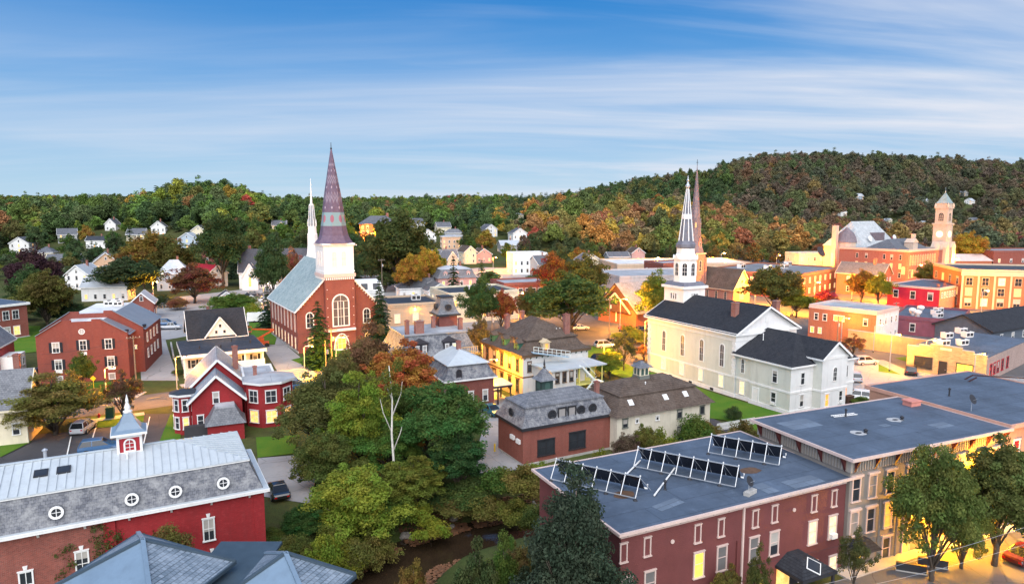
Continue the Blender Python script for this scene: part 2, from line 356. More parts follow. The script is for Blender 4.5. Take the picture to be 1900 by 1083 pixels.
sheet('churchyard_driveway', [(1115, 680), (1165, 705), (1400, 812), (1480, 830), (1340, 800), (1190, 716)], DARKASPH)
strip('front_street', [(1480, 1200), (1700, 1090), (1850, 1045), (2250, 960)], 7.5, ASPH)
for pts in ([(0, 660), (78, 652), (75, 605), (10, 606), (-60, 650)], [(20, 770), (75, 722), (262, 708), (252, 735), (120, 748)], [(540, 668), (600, 654), (700, 640), (690, 662), (590, 690)],
            [(478, 850), (545, 842), (556, 808), (475, 812)], [(166, 795), (265, 790), (268, 766), (170, 776)], [(296, 820), (335, 818), (336, 766), (316, 770)], [(1120, 690), (1170, 706), (1400, 804), (1480, 800), (1205, 690), (1150, 672)],
            [(1250, 770), (1440, 790), (1500, 782), (1340, 735), (1210, 690)], [(1060, 650), (1130, 640), (1150, 660), (1060, 672)], [(1630, 690), (1672, 696), (1630, 676)], [(462, 700), (500, 694), (488, 655), (480, 640), (462, 640)], [(1660, 665), (1700, 678), (1690, 662)], [(0, 850), (60, 820), (0, 805)], [(460, 590), (520, 600), (510, 640), (470, 640)], [(150, 742), (255, 729), (240, 709), (85, 714)]):
    sheet('lawn', pts, LAWN)
strip('sidewalk', [(120, 752), (252, 736), (262, 728)], 1.6, SIDEW, 0.03, 0.1)
strip('sidewalk', [(335, 716), (480, 696), (640, 672), (700, 660)], 1.6, SIDEW, 0.03, 0.1)
strip('sidewalk', [(165, 782), (268, 768)], 1.6, SIDEW, 0.03, 0.1)
strip('sidewalk', [(1050, 676), (1150, 664)], 1.5, SIDEW, 0.03, 0.1)
strip('front_sidewalk', [(1560, 1068), (1690, 1024), (1790, 996), (1930, 965)], 1.8, SIDEW, 0.03, 0.1)
for a, b in (((165, 838), (178, 795)), ((120, 868), (132, 812)), ((262, 846), (278, 775)), ((1640, 736), (1655, 712)), ((1672, 734), (1688, 710))):
    strip('parking_line', [a, b], 0.14, LINE)
for k in range(12):
    t = k / 12; a = at(120 + 0, 764).lerp(at(640, 690), t); b = at(120, 764).lerp(at(640, 690), t + 0.045); strip('road_marking', [tuple(a), tuple(b)], 0.16, paint('yellow_road_paint', (0.62, 0.42, 0.06), 0.7), px=False)
# water in the brook, with gravel bars, fallen leaves and boulders
def waterm():
    g = G('brook_water', 0.07, 0.5); n = g.noise(1.2, 4, 0.6); g.col(g.mix(n, (0.018, 0.012, 0.008), (0.045, 0.028, 0.016))); g.bump(g.noise(2.5, 4), 0.15, 0.05); return g.m
mb = MB(); Lf, Rt = [], []
for i, p in enumerate(RIVER[:7]):
    d = (RIVER[min(i + 1, 8)] - RIVER[max(i - 1, 0)]).normalized(); n = Vector((-d.y, d.x)); Lf.append((*(p + n * 4.2), -3.72)); Rt.append((*(p - n * 4.2), -3.72))
for i in range(6): mb.quad(Rt[i], Rt[i + 1], Lf[i + 1], Lf[i])
struct(mb.obj('brook_water', waterm()))
ROCKM = paint('river_stone', (0.30, 0.27, 0.24), 0.85, 0.4, 2.0)
rock_me = []
for k in range(4):
    bm = bmesh.new(); bmesh.ops.create_icosphere(bm, subdivisions=2, radius=1)
    for v in bm.verts: v.co *= 1 + 0.35 * noise.noise(v.co * 1.3 + Vector((k * 9, 0, 0))); v.co.z *= 0.6
    me = bpy.data.meshes.new('boulder'); bm.to_mesh(me); bm.free(); me.materials.append(ROCKM); rock_me.append(me)
def bank_spots(n, lo, hi, i0=0, i1=6, side=None):
    o = []
    while len(o) < n:
        i = rnd.randrange(i0, i1); t = rnd.random(); a, b = RIVER[i], RIVER[i + 1]; d = (b - a).normalized(); m = Vector((-d.y, d.x)); s = side or rnd.choice((-1, 1)); q = a.lerp(b, t) + m * s * rnd.uniform(lo, hi); o.append((q.x, q.y, ground(q.x, q.y)))
    return o
for i, (x, y, z) in enumerate(bank_spots(60, 2.6, 4.6, 4, 7, 1) + bank_spots(20, 2.6, 4.4, 3, 5, 1)):
    o = put('boulder', rock_me[i % 4], None, (x, y, z + 0.05), rnd.uniform(0, 6)); s = rnd.uniform(0.18, 0.6) * (1.3 if i < 12 else 0.8); o.scale = (s, s * rnd.uniform(.7, 1.1), s)
    tag(o, 'grey boulder lying on the gravel bank of the brook', 'rock', 'boulders along the brook')
LEAFY = G('fallen_leaves', 0.9); LEAFY.col(LEAFY.mix(LEAFY.rng(LEAFY.noise(3, 3), 0.35, 0.65, 0, 1), (0.22, 0.095, 0.045), (0.13, 0.07, 0.04)))
mb = MB()
for x, y, z in bank_spots(5200, 2.2, 5.4, 2, 7, 1) + bank_spots(1200, 2.6, 5.5, 2, 5, -1):
    a = rnd.uniform(0, 6.3); s = rnd.uniform(0.08, 0.19); u = Vector((math.cos(a), math.sin(a), rnd.uniform(-.3, .3))) * s; v = Vector((-math.sin(a), math.cos(a), rnd.uniform(-.3, .3))) * s * 0.8
    p = Vector((x, y, max(z, -3.7) + 0.06)); mb.quad(p - u - v, p + u - v, p + u + v, p - u + v)
o = mb.obj('fallen_leaves', LEAFY.m); o['kind'] = 'stuff'; o['label'] = 'reddish fallen leaves littering the bank of the brook'; o['category'] = 'leaves'
# ------------------------------------------------------------------ trees
def leafm(name, trans=0.5):
    """leaves: the tree's own colour, varied from bough to bough and leaf to leaf"""
    g = G(name, 0.7, 0.25); oi = g.n('ShaderNodeObjectInfo'); at_ = g.n('ShaderNodeAttribute', attribute_name='leaf'); ah = g.n('ShaderNodeAttribute', attribute_name='bough'); hv = g.n('ShaderNodeHueSaturation')
    g.l(oi.outputs['Color'], hv.inputs['Color']); g.l(g.rng(ah.outputs['Fac'], 0, 1, 0.458, 0.53), hv.inputs['Hue']); g.l(g.rng(at_.outputs['Fac'], 0, 1, 0.55, 1.5), hv.inputs['Value'])
    g.col(hv.outputs[0]); tr = g.n('ShaderNodeBsdfTranslucent'); g.l(hv.outputs[0], tr.inputs[0]); ms = g.n('ShaderNodeMixShader'); ms.inputs[0].default_value = trans
    g.l(g.b.outputs[0], ms.inputs[1]); g.l(tr.outputs[0], ms.inputs[2]); g.l(ms.outputs[0], g.o.inputs[0]); return g.m
LEAF = leafm('leaves')
def leafmix(name):
    g = G(name, 0.8, 0.15); a = g.n('ShaderNodeAttribute', attribute_name='tint'); a.attribute_type = 'INSTANCER'; b = g.n('ShaderNodeAttribute', attribute_name='leaf'); hv = g.n('ShaderNodeHueSaturation')
    g.l(a.outputs['Color'], hv.inputs['Color']); g.l(g.rng(b.outputs['Fac'], 0, 1, 0.5, 1.55), hv.inputs['Value']); g.col(hv.outputs[0]); return g.m
LEAFI = leafmix('wood_leaves')
BARK = paint('bark', (0.11, 0.085, 0.065), 0.95, 0.35, 3.0); BIRCH = paint('birch_bark', (0.62, 0.58, 0.52), 0.8, 0.3, 3.0)
def leaf_mesh(clumps, n, size, seed, mat, up=0.35, flat=0.25, fill=0.4):
    """leaf-sized quads scattered through many small uneven sprays"""
    r = random.Random(seed); V, Fc, at_, bo = [], [], [], []; tot = sum(c[3] ** 2 for c in clumps)
    for cx, cy, cz, cr in clumps:
        tone, hue = r.random(), r.random(); sx, sy = r.uniform(0.75, 1.35), r.uniform(0.75, 1.35)
        for _ in range(max(3, int(n * cr * cr / tot * r.uniform(0.55, 1.3)))):
            d = Vector((r.gauss(0, 1), r.gauss(0, 1), r.gauss(0, 1) + up * 0.6)).normalized(); q = cr * (fill + (1.25 - fill) * r.random() ** 0.8); p = Vector((cx + d.x * sx * q, cy + d.y * sy * q, cz + d.z * (1 - flat) * q - 0.12 * (d.x * d.x + d.y * d.y) * cr))
            nn = (d * 0.7 + Vector((r.uniform(-.9, .9), r.uniform(-.9, .9), r.uniform(-.2, 1.0)))).normalized(); u = nn.orthogonal().normalized(); u = Matrix.Rotation(r.uniform(0, 6.3), 3, nn) @ u; v = nn.cross(u)
            s = size * r.uniform(0.5, 1.35); i = len(V); b = nn * s * 0.25
            V += [p - u * s, p - v * s * 0.55 + b, p + u * s, p + v * s * 0.55 + b]; Fc.append((i, i + 1, i + 2, i + 3)); at_.append(0.5 * tone + 0.5 * r.random()); bo.append(min(1, max(0, hue + r.uniform(-.2, .2))))
    me = bpy.data.meshes.new('crown'); me.from_pydata(V, [], Fc); me.materials.append(mat)
    for nm, vals in (('leaf', at_), ('bough', bo)): a = me.attributes.new(nm, 'FLOAT', 'FACE'); a.data.foreach_set('value', vals)
    return me
def broad(seed, h, rad, low, n, size, mat=LEAF, k=70, cr=(0.16, 0.27), top=1.0, bark=BARK, tr=0.024, ragged=0.5):
    """broadleaf tree: trunk and limbs, crown of sprays gathered on several uneven boughs"""
    r = random.Random(seed); zc = low + (h - low) * 0.5; rz = (h - low) * 0.5; cl = []; nb = 9 + int(k / 18); bough = []
    for i in range(nb):
        a = 6.283 * (i * 0.618 + r.uniform(-.08, .08)); e = -0.55 + 1.5 * ((i + 0.5) / nb) + r.uniform(-.15, .15); L = r.uniform(1 - ragged * 0.55, 1.08); c = math.cos(max(-1.2, min(1.35, e))); s_ = math.sin(max(-1.2, min(1.35, e))); bough.append(Vector((c * math.cos(a) * L, c * math.sin(a) * L, s_ * L)))
    bough.append(Vector((0.05, 0, 1.02)))
    for i in range(k):
        b = bough[i % len(bough)]; t = r.uniform(0.35, 0.9) ** 0.75; q = b * t + Vector((r.gauss(0, .16), r.gauss(0, .16), r.gauss(0, .13))); s = 1 - 0.30 * max(0, q.z) * top
        cl.append((q.x * rad * s, q.y * rad * s, zc + q.z * rz * 0.95, rad * r.uniform(*cr) * (1.2 - 0.5 * t)))
    crown = leaf_mesh(cl, n, size, seed + 1, mat); mb = MB(); tw = h * tr; base = Vector((0, 0, 0)); bend = [Vector((0, 0, -0.6)), Vector((0.02 * h * r.uniform(-1, 1), 0.01 * h, h * 0.22)), Vector((0.03 * h * r.uniform(-1, 1), 0.03 * h * r.uniform(-1, 1), h * 0.5)), Vector((0.02 * h * r.uniform(-1, 1), 0, h * 0.9))]
    mb.tube(bend, tw, 8, tw * 0.15)
    for b in bough:
        s = (1 - 0.30 * max(0, b.z) * top) * 0.72; e = Vector((b.x * rad * s, b.y * rad * s, zc + b.z * rz * 0.72)); z0 = max(low * 0.8, min(h * 0.6, e.z - 0.42 * h)); z0 = min(z0, h * 0.6); s0 = Vector((0, 0, z0)); mid = s0.lerp(e, 0.5) + Vector((0, 0, 0.05 * h)); mb.tube([s0, mid, e], tw * 0.42, 5, tw * 0.06)
        for _ in range(2): f = e + Vector((r.uniform(-.2, .2) * rad, r.uniform(-.2, .2) * rad, r.uniform(0, .15) * rad)); mb.tube([mid, mid.lerp(f, 0.6), f], tw * 0.18, 4, tw * 0.04)
    return mb.mesh('trunk', bark, True), crown
def conifer(seed, h, rad, n, size, mat=LEAF, low=0.06, layers=22, droop=0.25):
    r = random.Random(seed); V, Fc, at_ = [], [], []; mb = MB(); mb.tube([(0, 0, -0.5), (0, 0, h * 0.5), (0, 0, h * 0.99)], h * 0.017 + 0.05, 7, 0.03)
    per = n // (layers * 9)
    for L in range(layers):
        t = (L + r.uniform(0, .6)) / layers; z = h * (low + (1 - low) * t); R_ = rad * (1 - t) ** 0.82 * r.uniform(0.82, 1.12) + 0.12; nb = max(5, int(9 * (1.2 - t)))
        for b in range(nb):
            a = 6.283 * (b + r.random()) / nb; ln = R_ * r.uniform(0.75, 1.1); dr = droop * r.uniform(.6, 1.4); d = Vector((math.cos(a), math.sin(a), 0)); s_ = Vector((-d.y, d.x, 0))
            if L % 2 == 0 and b % 3 == 0: mb.tube([(0, 0, z), tuple(d * ln * 0.9 + Vector((0, 0, z - dr * ln * 0.8)))], 0.05, 4, 0.015)
            for _ in range(max(3, int(per * (0.35 + 1.3 * (1 - t))))):
                q = r.random() ** 0.7; wv = (1 - q * 0.75) * ln * 0.36 * r.uniform(-1, 1); p = d * ln * q + s_ * wv + Vector((0, 0, z - dr * ln * q * q - abs(wv) * 0.25 + r.uniform(-.10, .10) * h * 0.03))
                nn = (Vector((0, 0, 1)) + d * r.uniform(-.2, .9) + s_ * r.uniform(-.8, .8)).normalized(); u = (d + s_ * r.uniform(-.8, .8)).normalized(); u = (u - nn * u.dot(nn)).normalized(); v = nn.cross(u); s = size * r.uniform(.6, 1.3); i = len(V)
                V += [p - u * s, p - v * s * .45, p + u * s, p + v * s * .45]; Fc.append((i, i + 1, i + 2, i + 3)); at_.append(r.random())
    me = bpy.data.meshes.new('crown'); me.from_pydata(V, [], Fc); me.materials.append(mat); a = me.attributes.new('leaf', 'FLOAT', 'FACE'); a.data.foreach_set('value', at_); a = me.attributes.new('bough', 'FLOAT', 'FACE'); a.data.foreach_set('value', [0.5] * len(Fc)); return mb.mesh('trunk', BARK, True), me
GREEN = (0.10, 0.16, 0.03); DKGREEN = (0.062, 0.105, 0.034); LIME = (0.22, 0.26, 0.03); OLIVE = (0.175, 0.165, 0.042); GOLD = (0.38, 0.24, 0.036); ORANGE = (0.42, 0.18, 0.04); RUST = (0.30, 0.135, 0.06); RED = (0.38, 0.05, 0.045); BROWN = (0.18, 0.13, 0.075); PURPLE = (0.07, 0.03, 0.036); PINE = (0.042, 0.08, 0.04); YELLOW = (0.44, 0.33, 0.04)
def tree(proto, name, label, x, y, hgt, wid, c, group=None, z=None, lean=0.0, cat='tree'):
    tm, cm, ph, pr = proto; o = thing(name, label, cat, (x, y, ground(x, y) if z is None else z), rnd.uniform(0, 6.28), group)
    o.scale = (wid / (2 * pr), wid / (2 * pr), hgt / ph); o.rotation_euler.x = lean
    put('trunk', tm, o); k = put('crown', cm, o); k.color = (*[v * rnd.uniform(0.95, 1.15) for v in c], 1); return o
def P_(f, seed, h, rad, *a, **k):
    t, c = f(seed, h, rad, *a, **k); return (t, c, h, rad)
NEAR = [P_(broad, 11, 12, 4.6, 1.4, 46000, 0.15, k=240, cr=(0.13, 0.23)), P_(broad, 12, 11, 4.4, 0.6, 44000, 0.15, k=250, cr=(0.12, 0.22), ragged=0.7), P_(broad, 13, 13, 4.0, 2.0, 42000, 0.15, k=230, cr=(0.13, 0.22), ragged=0.6), P_(broad, 14, 12, 4.4, 0.8, 44000, 0.14, k=260, cr=(0.12, 0.21), ragged=0.8)]
MID = [P_(broad, 21 + i, 11, 4.6, lo, 17000, 0.22, k=170, cr=(0.15, 0.25)) for i, lo in enumerate((2.0, 1.4, 2.4))]
THIN = P_(broad, 31, 8, 3.8, 1.6, 9000, 0.12, k=90, cr=(0.10, 0.17), ragged=0.7)
BUSH = [P_(broad, 41 + i, 3, 2.0, 0.05, 7000, 0.105, k=60, cr=(0.20, 0.36), top=0.6, tr=0.008, ragged=0.8) for i in range(3)]
FAR = [P_(broad, 51 + i, 12, 4.6, 1.0, 2600, 0.46, k=48, cr=(0.20, 0.34), ragged=0.55) for i in range(5)]
FIRN = P_(conifer, 61, 14, 3.6, 26000, 0.20, layers=30); FIRM = P_(conifer, 62, 14, 3.3, 7000, 0.34); FIRF = [P_(conifer, 63 + i, 17, 3.4, 2600, 0.55, layers=18) for i in range(2)]
# ------------------------------------------------------------------ the woods on the hills: one mass
def wood(name, label, pts, proto):
    me = bpy.data.meshes.new(name); me.from_pydata([p[0] for p in pts], [], [])
    for nm, ty, ix in (('scl', 'FLOAT_VECTOR', 1), ('rot', 'FLOAT', 2), ('tint', 'FLOAT_COLOR', 3)):
        a = me.attributes.new(nm, ty, 'POINT')
        if ty == 'FLOAT': a.data.foreach_set('value', [p[ix] for p in pts])
        elif ty == 'FLOAT_VECTOR': a.data.foreach_set('vector', [c for p in pts for c in p[ix]])
        else: a.data.foreach_set('color', [c for p in pts for c in (*p[ix], 1)])
    po = bpy.data.objects.new(name + '_source', proto); o = put(name, me); o['kind'] = 'stuff'; o['label'] = label; o['category'] = 'woodland'
    ng = bpy.data.node_groups.new(name, 'GeometryNodeTree'); ng.interface.new_socket('Geometry', in_out='INPUT', socket_type='NodeSocketGeometry'); ng.interface.new_socket('Geometry', in_out='OUTPUT', socket_type='NodeSocketGeometry')
    def nn(t, **k):
        n = ng.nodes.new(t)
        for a, b in k.items(): setattr(n, a, b)
        return n
    gi, go, ip, oi = nn('NodeGroupInput'), nn('NodeGroupOutput'), nn('GeometryNodeInstanceOnPoints'), nn('GeometryNodeObjectInfo'); oi.inputs[0].default_value = po
    s = nn('GeometryNodeInputNamedAttribute', data_type='FLOAT_VECTOR'); s.inputs[0].default_value = 'scl'; r_ = nn('GeometryNodeInputNamedAttribute', data_type='FLOAT'); r_.inputs[0].default_value = 'rot'; cb = nn('ShaderNodeCombineXYZ')
    L = ng.links.new; L(gi.outputs[0], ip.inputs['Points']); L(oi.outputs['Geometry'], ip.inputs['Instance']); L(s.outputs[0], ip.inputs['Scale']); L(r_.outputs[0], cb.inputs[2]); L(cb.outputs[0], ip.inputs['Rotation']); L(ip.outputs[0], go.inputs[0])
    o.modifiers.new('scatter', 'NODES').node_group = ng; return o
def jit(c, a=0.25): k = rnd.uniform(1 - a, 1 + a); return tuple(v * k * rnd.uniform(0.92, 1.08) for v in c)
def pick(tab):
    s = sum(t[1] for t in tab); q = rnd.random() * s
    for c, p in tab:
        q -= p
        if q <= 0: return c
    return tab[-1][0]
CLEAR = []          # places kept free of woods: (x, y, radius)
def free(x, y): return all((x - a) ** 2 + (y - b) ** 2 > r * r for a, b, r in CLEAR)
# ------------------------------------------------------------------ building kit
CACHE = {}
def arc_pts(w, h, n=10, pointed=False):
    """outline of an arched opening standing on z=0, counter-clockwise seen from outside"""
    r = w / 2; zs = h - r * (1.35 if pointed else 1.0); p = [(-r, 0), (r, 0)]
    if pointed: p += [(r * math.cos(t * 1.5708) ** 0.8, zs + 1.35 * r * math.sin(t * 1.5708)) for t in [k / 6 for k in range(6)]] + [(0, h)] + [(-r * math.cos(t * 1.5708) ** 0.8, zs + 1.35 * r * math.sin(t * 1.5708)) for t in [k / 6 for k in range(5, -1, -1)]]
    else: p += [(r * math.cos(math.pi * k / n), zs + r * math.sin(math.pi * k / n)) for k in range(n + 1)]
    return p
def ring(mb, outer, inner, y0, y1):
    n = len(outer); i = len(mb.v)
    for pts in (outer, inner):
        for y in (y0, y1): mb.v += [(p, y, q) for p, q in pts]
    o0, o1, a0, a1 = i, i + n, i + 2 * n, i + 3 * n
    for k in range(n):
        j = (k + 1) % n
        for a, b in ((o0, o1), (o0, a0), (a0, a1)): mb.f.append((a + k, a + j, b + j, b + k)); mb.mi.append(0)
def win_mesh(style, w, h, fm, t):
    key = ('w', style, round(w, 2), round(h, 2), fm.name, t)
    if key in CACHE: return CACHE[key]
    mb = MB(); p, q = -0.085, 0.0
    if style in ('arch', 'gothic', 'round', 'half'):
        f = (lambda w_, h_: arc_pts(w_, h_, 10, style == 'gothic')) if style != 'round' else (lambda w_, h_: [(w_ / 2 * math.cos(6.2832 * k / 16), h / 2 + h_ / 2 * math.sin(6.2832 * k / 16)) for k in range(16)])
        if style == 'half': f = lambda w_, h_: [(-w_ / 2, 0), (w_ / 2, 0)] + [(w_ / 2 * math.cos(math.pi * k / 10), h_ * math.sin(math.pi * k / 10)) for k in range(1, 10)]
        outer = f(w, h); inner = f(w - 2 * t, h - (2 * t if style == 'round' else t)); inner = [(a, b + (t * 0.9 if b == 0 and style != 'round' else 0)) for a, b in inner]
        ring(mb, outer, inner, p, q); m = 0.045 if w < 2 else 0.07
        mb.box(-m / 2, m / 2, -0.04, -0.005, t, h - t)
        for k in ((0.5,) if style == 'round' else (0.33, 0.62) if w < 2 else (0.3, 0.55, 0.78)): mb.box(-w / 2 + t, w / 2 - t, -0.035, -0.006, h * k - m / 2, h * k + m / 2)
        if w >= 2:
            for s in (-1, 1): mb.box(s * w / 6 - 0.09, s * w / 6 + 0.09, -0.06, -0.004, t, h - w / 2 + 0.2)
    else:
        mb.box(-w / 2, -w / 2 + t, p, q, 0, h); mb.box(w / 2 - t, w / 2, p, q, 0, h); mb.box(-w / 2 + t, w / 2 - t, p, q, h - t, h); mb.box(-w / 2 - 0.05, w / 2 + 0.05, p - 0.07, q, -0.09, 0.001)
        mb.box(-w / 2 - 0.04, w / 2 + 0.04, p - 0.05, q, h + 0.001, h + 0.07)
        m = 0.05; iw = w / 2 - t
        if style in ('dh', 'cross', 'six'): mb.box(-iw, iw, -0.055, -0.004, h * 0.52 - m / 2, h * 0.52 + m / 2)
        if style in ('cross', 'double', 'six'): mb.box(-m / 2, m / 2, -0.05, -0.005, 0.001, h - t)
        if style == 'double': mb.box(-iw, iw, -0.045, -0.006, h * 0.5 - m / 2, h * 0.5 + m / 2)
    me = mb.mesh('window', fm); CACHE[key] = me; return me
def pane_mesh(style, w, h, pm, t):
    key = ('p', style, round(w, 2), round(h, 2), pm.name, t)
    if key in CACHE: return CACHE[key]
    mb = MB(); y = -0.02
    if style == 'round': pts = [((w / 2 - t / 2) * math.cos(6.2832 * k / 16), h / 2 + (h / 2 - t / 2) * math.sin(6.2832 * k / 16)) for k in range(16)]
    elif style == 'half': pts = [(-w / 2 + t / 2, 0.04), (w / 2 - t / 2, 0.04)] + [((w / 2 - t / 2) * math.cos(math.pi * k / 10), (h - t / 2) * math.sin(math.pi * k / 10)) for k in range(1, 10)]
    elif style in ('arch', 'gothic'): pts = [(a, max(b, 0.03)) for a, b in arc_pts(w - t, h - t / 2, 10, style == 'gothic')]
    else: pts = [(-w / 2 + t / 2, 0.02), (w / 2 - t / 2, 0.02), (w / 2 - t / 2, h - t / 2), (-w / 2 + t / 2, h - t / 2)]
    mb.ext(pts, 'y', y, 0.0); me = mb.mesh('pane', pm); CACHE[key] = me; return me
LAND = []; WR = random.Random(77)
class Bld:
    def __init__(s, name, label, cat, A, ang, z=0.0, group=None):
        s.o = thing(name, label, cat, (A[0], A[1], z), R(ang), group); s.z = z; s.ang = R(ang); s.A = Vector(A[:2]); s.b = (0, 1, 0, 1); s.roof = None; LAND.append((A[0], A[1], label))
    def part(s, mb, name, mat, parent=None, loc=(0, 0, 0), rz=0.0): return mb.obj(name, mat, parent or s.o, loc, rz)
    def wall(s, x0, x1, y0, y1, z0, z1, mat, name='wall'):
        s.b = (x0, x1, y0, y1); return s.part(MB().box(x0, x1, y0, y1, z0, z1), name, mat)
    def win(s, face, u, z, w=0.95, h=1.7, style='dh', lit=None, fm=None, t=0.11, blind=None, d=0.0, ac=False, shut=None, hood=None):
        x0, x1, y0, y1 = s.b; loc, rz = {'F': ((u, y0 - d, z), 0), 'R': ((x1 + d, u, z), math.pi / 2), 'L': ((x0 - d, u, z), -math.pi / 2), 'B': ((u, y1 + d, z), math.pi)}[face]
        wo = put('window', win_mesh(style, w, h, fm or WHITE, t), s.o, loc, rz); put('pane', pane_mesh(style, w, h, lit or blind or GLASS, t), wo)
        if not lit and not blind and style in ('dh', 'cross', 'double', 'plain') and WR.random() < 0.45:
            q = round(WR.choice((0.3, 0.45, 0.6)), 2); key = ('b', round(w, 2), round(h, 2), q)
            if key not in CACHE: CACHE[key] = MB().box(-w / 2 + t, w / 2 - t, -0.026, -0.0205, h * (1 - q), h - t).mesh('blind', paint('roller_blind', (0.42, 0.39, 0.35), 0.8))
            put('blind', CACHE[key], wo)
        if ac: MB().box(-w * 0.32, w * 0.32, -0.35, 0.0, 0.03, 0.42).obj('air_conditioner', WHITE, wo)
        if shut:
            for q in (-1, 1): MB().box(q * (w / 2 + 0.24) - 0.2, q * (w / 2 + 0.24) + 0.2, -0.06, 0, 0, h).obj('shutter', shut, wo)
        if hood: MB().box(-w / 2 - 0.15, w / 2 + 0.15, -0.2, 0, h + 0.08, h + 0.26).obj('hood', hood, wo)
        return wo
    def wins(s, face, us, zs, **k):
        for i, z in enumerate(zs if isinstance(zs, (list, tuple)) else [zs]):
            for j, u in enumerate(us):
                kk = dict(k); L = kk.pop('lits', None)
                if L: kk['lit'] = L[(i * len(us) + j) % len(L)]
                s.win(face, u, z, **kk)
    def door(s, face, u, w, h, mat, z=0.0, fm=None):
        x0, x1, y0, y1 = s.b; loc, rz = {'F': ((u, y0, z), 0), 'R': ((x1, u, z), math.pi / 2), 'L': ((x0, u, z), -math.pi / 2)}[face]
        d = s.part(MB().box(-w / 2, w / 2, -0.05, 0, 0, h), 'door', mat, None, loc, rz)
        mb = MB().box(-w / 2 - 0.12, -w / 2, -0.09, 0, 0, h + 0.12).box(w / 2, w / 2 + 0.12, -0.09, 0, 0, h + 0.12).box(-w / 2, w / 2, -0.09, 0, h, h + 0.12); mb.obj('door_frame', fm or WHITE, d)
        MB().box(w / 2 - 0.14, w / 2 - 0.08, -0.11, -0.04, h * 0.45, h * 0.5).obj('handle', STEEL, d); return d
    def ridge(s, x0, x1, y0, y1, z, rise, mat, axis='x', ra=None, rb=None, over=0.4, th=0.16, name='roof', trim=None, wallm=None):
        """gable or hip roof; the ridge runs from ra to rb along the axis (None: a gable at that end)"""
        mb = MB(); o = over; sl = rise / (((y1 - y0) if axis == 'x' else (x1 - x0)) / 2); ze = z - sl * o
        def pt(a, c, zz): return (a, c, zz) if axis == 'x' else (c, a, zz)
        a0, a1, c0, c1 = (x0, x1, y0, y1) if axis == 'x' else (y0, y1, x0, x1); cm = (c0 + c1) / 2; zr = z + rise
        p, q = (a0 - o if ra is None else ra), (a1 + o if rb is None else rb)
        for dz, top in ((th, True), (0.0, False)):
            e = [pt(a0 - o, c0 - o, ze + dz), pt(a1 + o, c0 - o, ze + dz), pt(a1 + o, c1 + o, ze + dz), pt(a0 - o, c1 + o, ze + dz)]; r0, r1 = pt(p, cm, zr + dz), pt(q, cm, zr + dz)
            mb.quad(e[0], e[1], r1, r0); mb.quad(e[2], e[3], r0, r1)
            if ra is not None: mb.quad(e[3], e[0], r0)
            if rb is not None: mb.quad(e[1], e[2], r1)
            if top: E0 = e; R0, R1 = r0, r1
            else:
                for k in ((0, 1), (2, 3)): mb.quad(e[k[0]], e[k[1]], E0[k[1]], E0[k[0]])
                for a, b, rr, RR, hip in ((3, 0, r0, R0, ra), (1, 2, r1, R1, rb)):
                    if hip is not None: mb.quad(e[a], e[b], E0[b], E0[a])
                    else: mb.quad(e[a], rr, RR, E0[a]); mb.quad(rr, e[b], E0[b], RR)
        me = mb.mesh(name, mat); bm = bmesh.new(); bm.from_mesh(me); bmesh.ops.remove_doubles(bm, verts=bm.verts, dist=0.001); bmesh.ops.recalc_face_normals(bm, faces=bm.faces); bm.to_mesh(me); bm.free()
        ro = put(name, me, s.o); s.roof = ro
        for end, hip, sg in ((a0, ra, -1), (a1, rb, 1)):
            if hip is None:
                if wallm:
                    g = [(c0 + 0.01, z - 0.02), (c1 - 0.01, z - 0.02), (cm, zr - 0.02)]; m2 = MB(); m2.ext(g, 'x' if axis == 'x' else 'y', end - sg * 0.15, end + sg * 0.012); s.part(m2, 'gable', wallm)
                if trim:
                    m2 = MB(); ee = end + sg * (o + 0.035)
                    for c in (c0 - o, c1 + o): m2.beam(pt(ee, c, ze + th - 0.13), pt(ee, cm, zr + th - 0.13), 0.09, 0.30)
                    m2.obj('rake_board', trim, ro)
        if trim:
            m2 = MB(); zz = ze + th - 0.02
            for c, sg in ((c0 - o, -1), (c1 + o, 1)):
                a, b = pt(a0 - o, c, zz), pt(a1 + o, c, zz); m2.beam((a[0], a[1], zz - 0.14), (b[0], b[1], zz - 0.14), 0.10, 0.26)
            if ra is not None: m2.beam(pt(a0 - o, c0 - o, zz - 0.14), pt(a0 - o, c1 + o, zz - 0.14), 0.1, 0.26)
            if rb is not None: m2.beam(pt(a1 + o, c0 - o, zz - 0.14), pt(a1 + o, c1 + o, zz - 0.14), 0.1, 0.26)
            m2.obj('eave_board', trim, ro)
        return ro
    def mansard(s, x0, x1, y0, y1, z, h, inset, mat, over=0.35, curve=0.25, name='mansard', steps=4):
        mb = MB(); pr = []
        for k in range(steps + 1):
            t = k / steps; i = -over + (inset + over) * (t ** (1 - curve) if curve else t); pr.append((rect(x0 + i, x1 - i, y0 + i, y1 - i), z + h * t))
        for k, ((a, za), (b, zb)) in enumerate(zip(pr, pr[1:])): mb.frus(a, za, b, zb, (k == 0, k == steps - 1))
        s.roof = s.part(mb, name, mat); return s.roof
    def flat(s, x0, x1, y0, y1, z, mat, par=0.35, pm=None, pw=0.3, over=0.0):
        r_ = s.part(MB().box(x0 - over, x1 + over, y0 - over, y1 + over, z, z + 0.12), 'roof', mat); s.roof = r_
        if par: s.frame(x0 - over, x1 + over, y0 - over, y1 + over, z + 0.121, z + 0.12 + par, pw, pm or mat, 'parapet')
        return r_
    def frame(s, x0, x1, y0, y1, z0, z1, w, mat, name='cornice', parent=None):
        mb = MB().box(x0, x1, y0, y0 + w, z0, z1).box(x0, x1, y1 - w, y1, z0, z1).box(x0, x0 + w, y0 + w, y1 - w, z0, z1).box(x1 - w, x1, y0 + w, y1 - w, z0, z1); return s.part(mb, name, mat, parent)
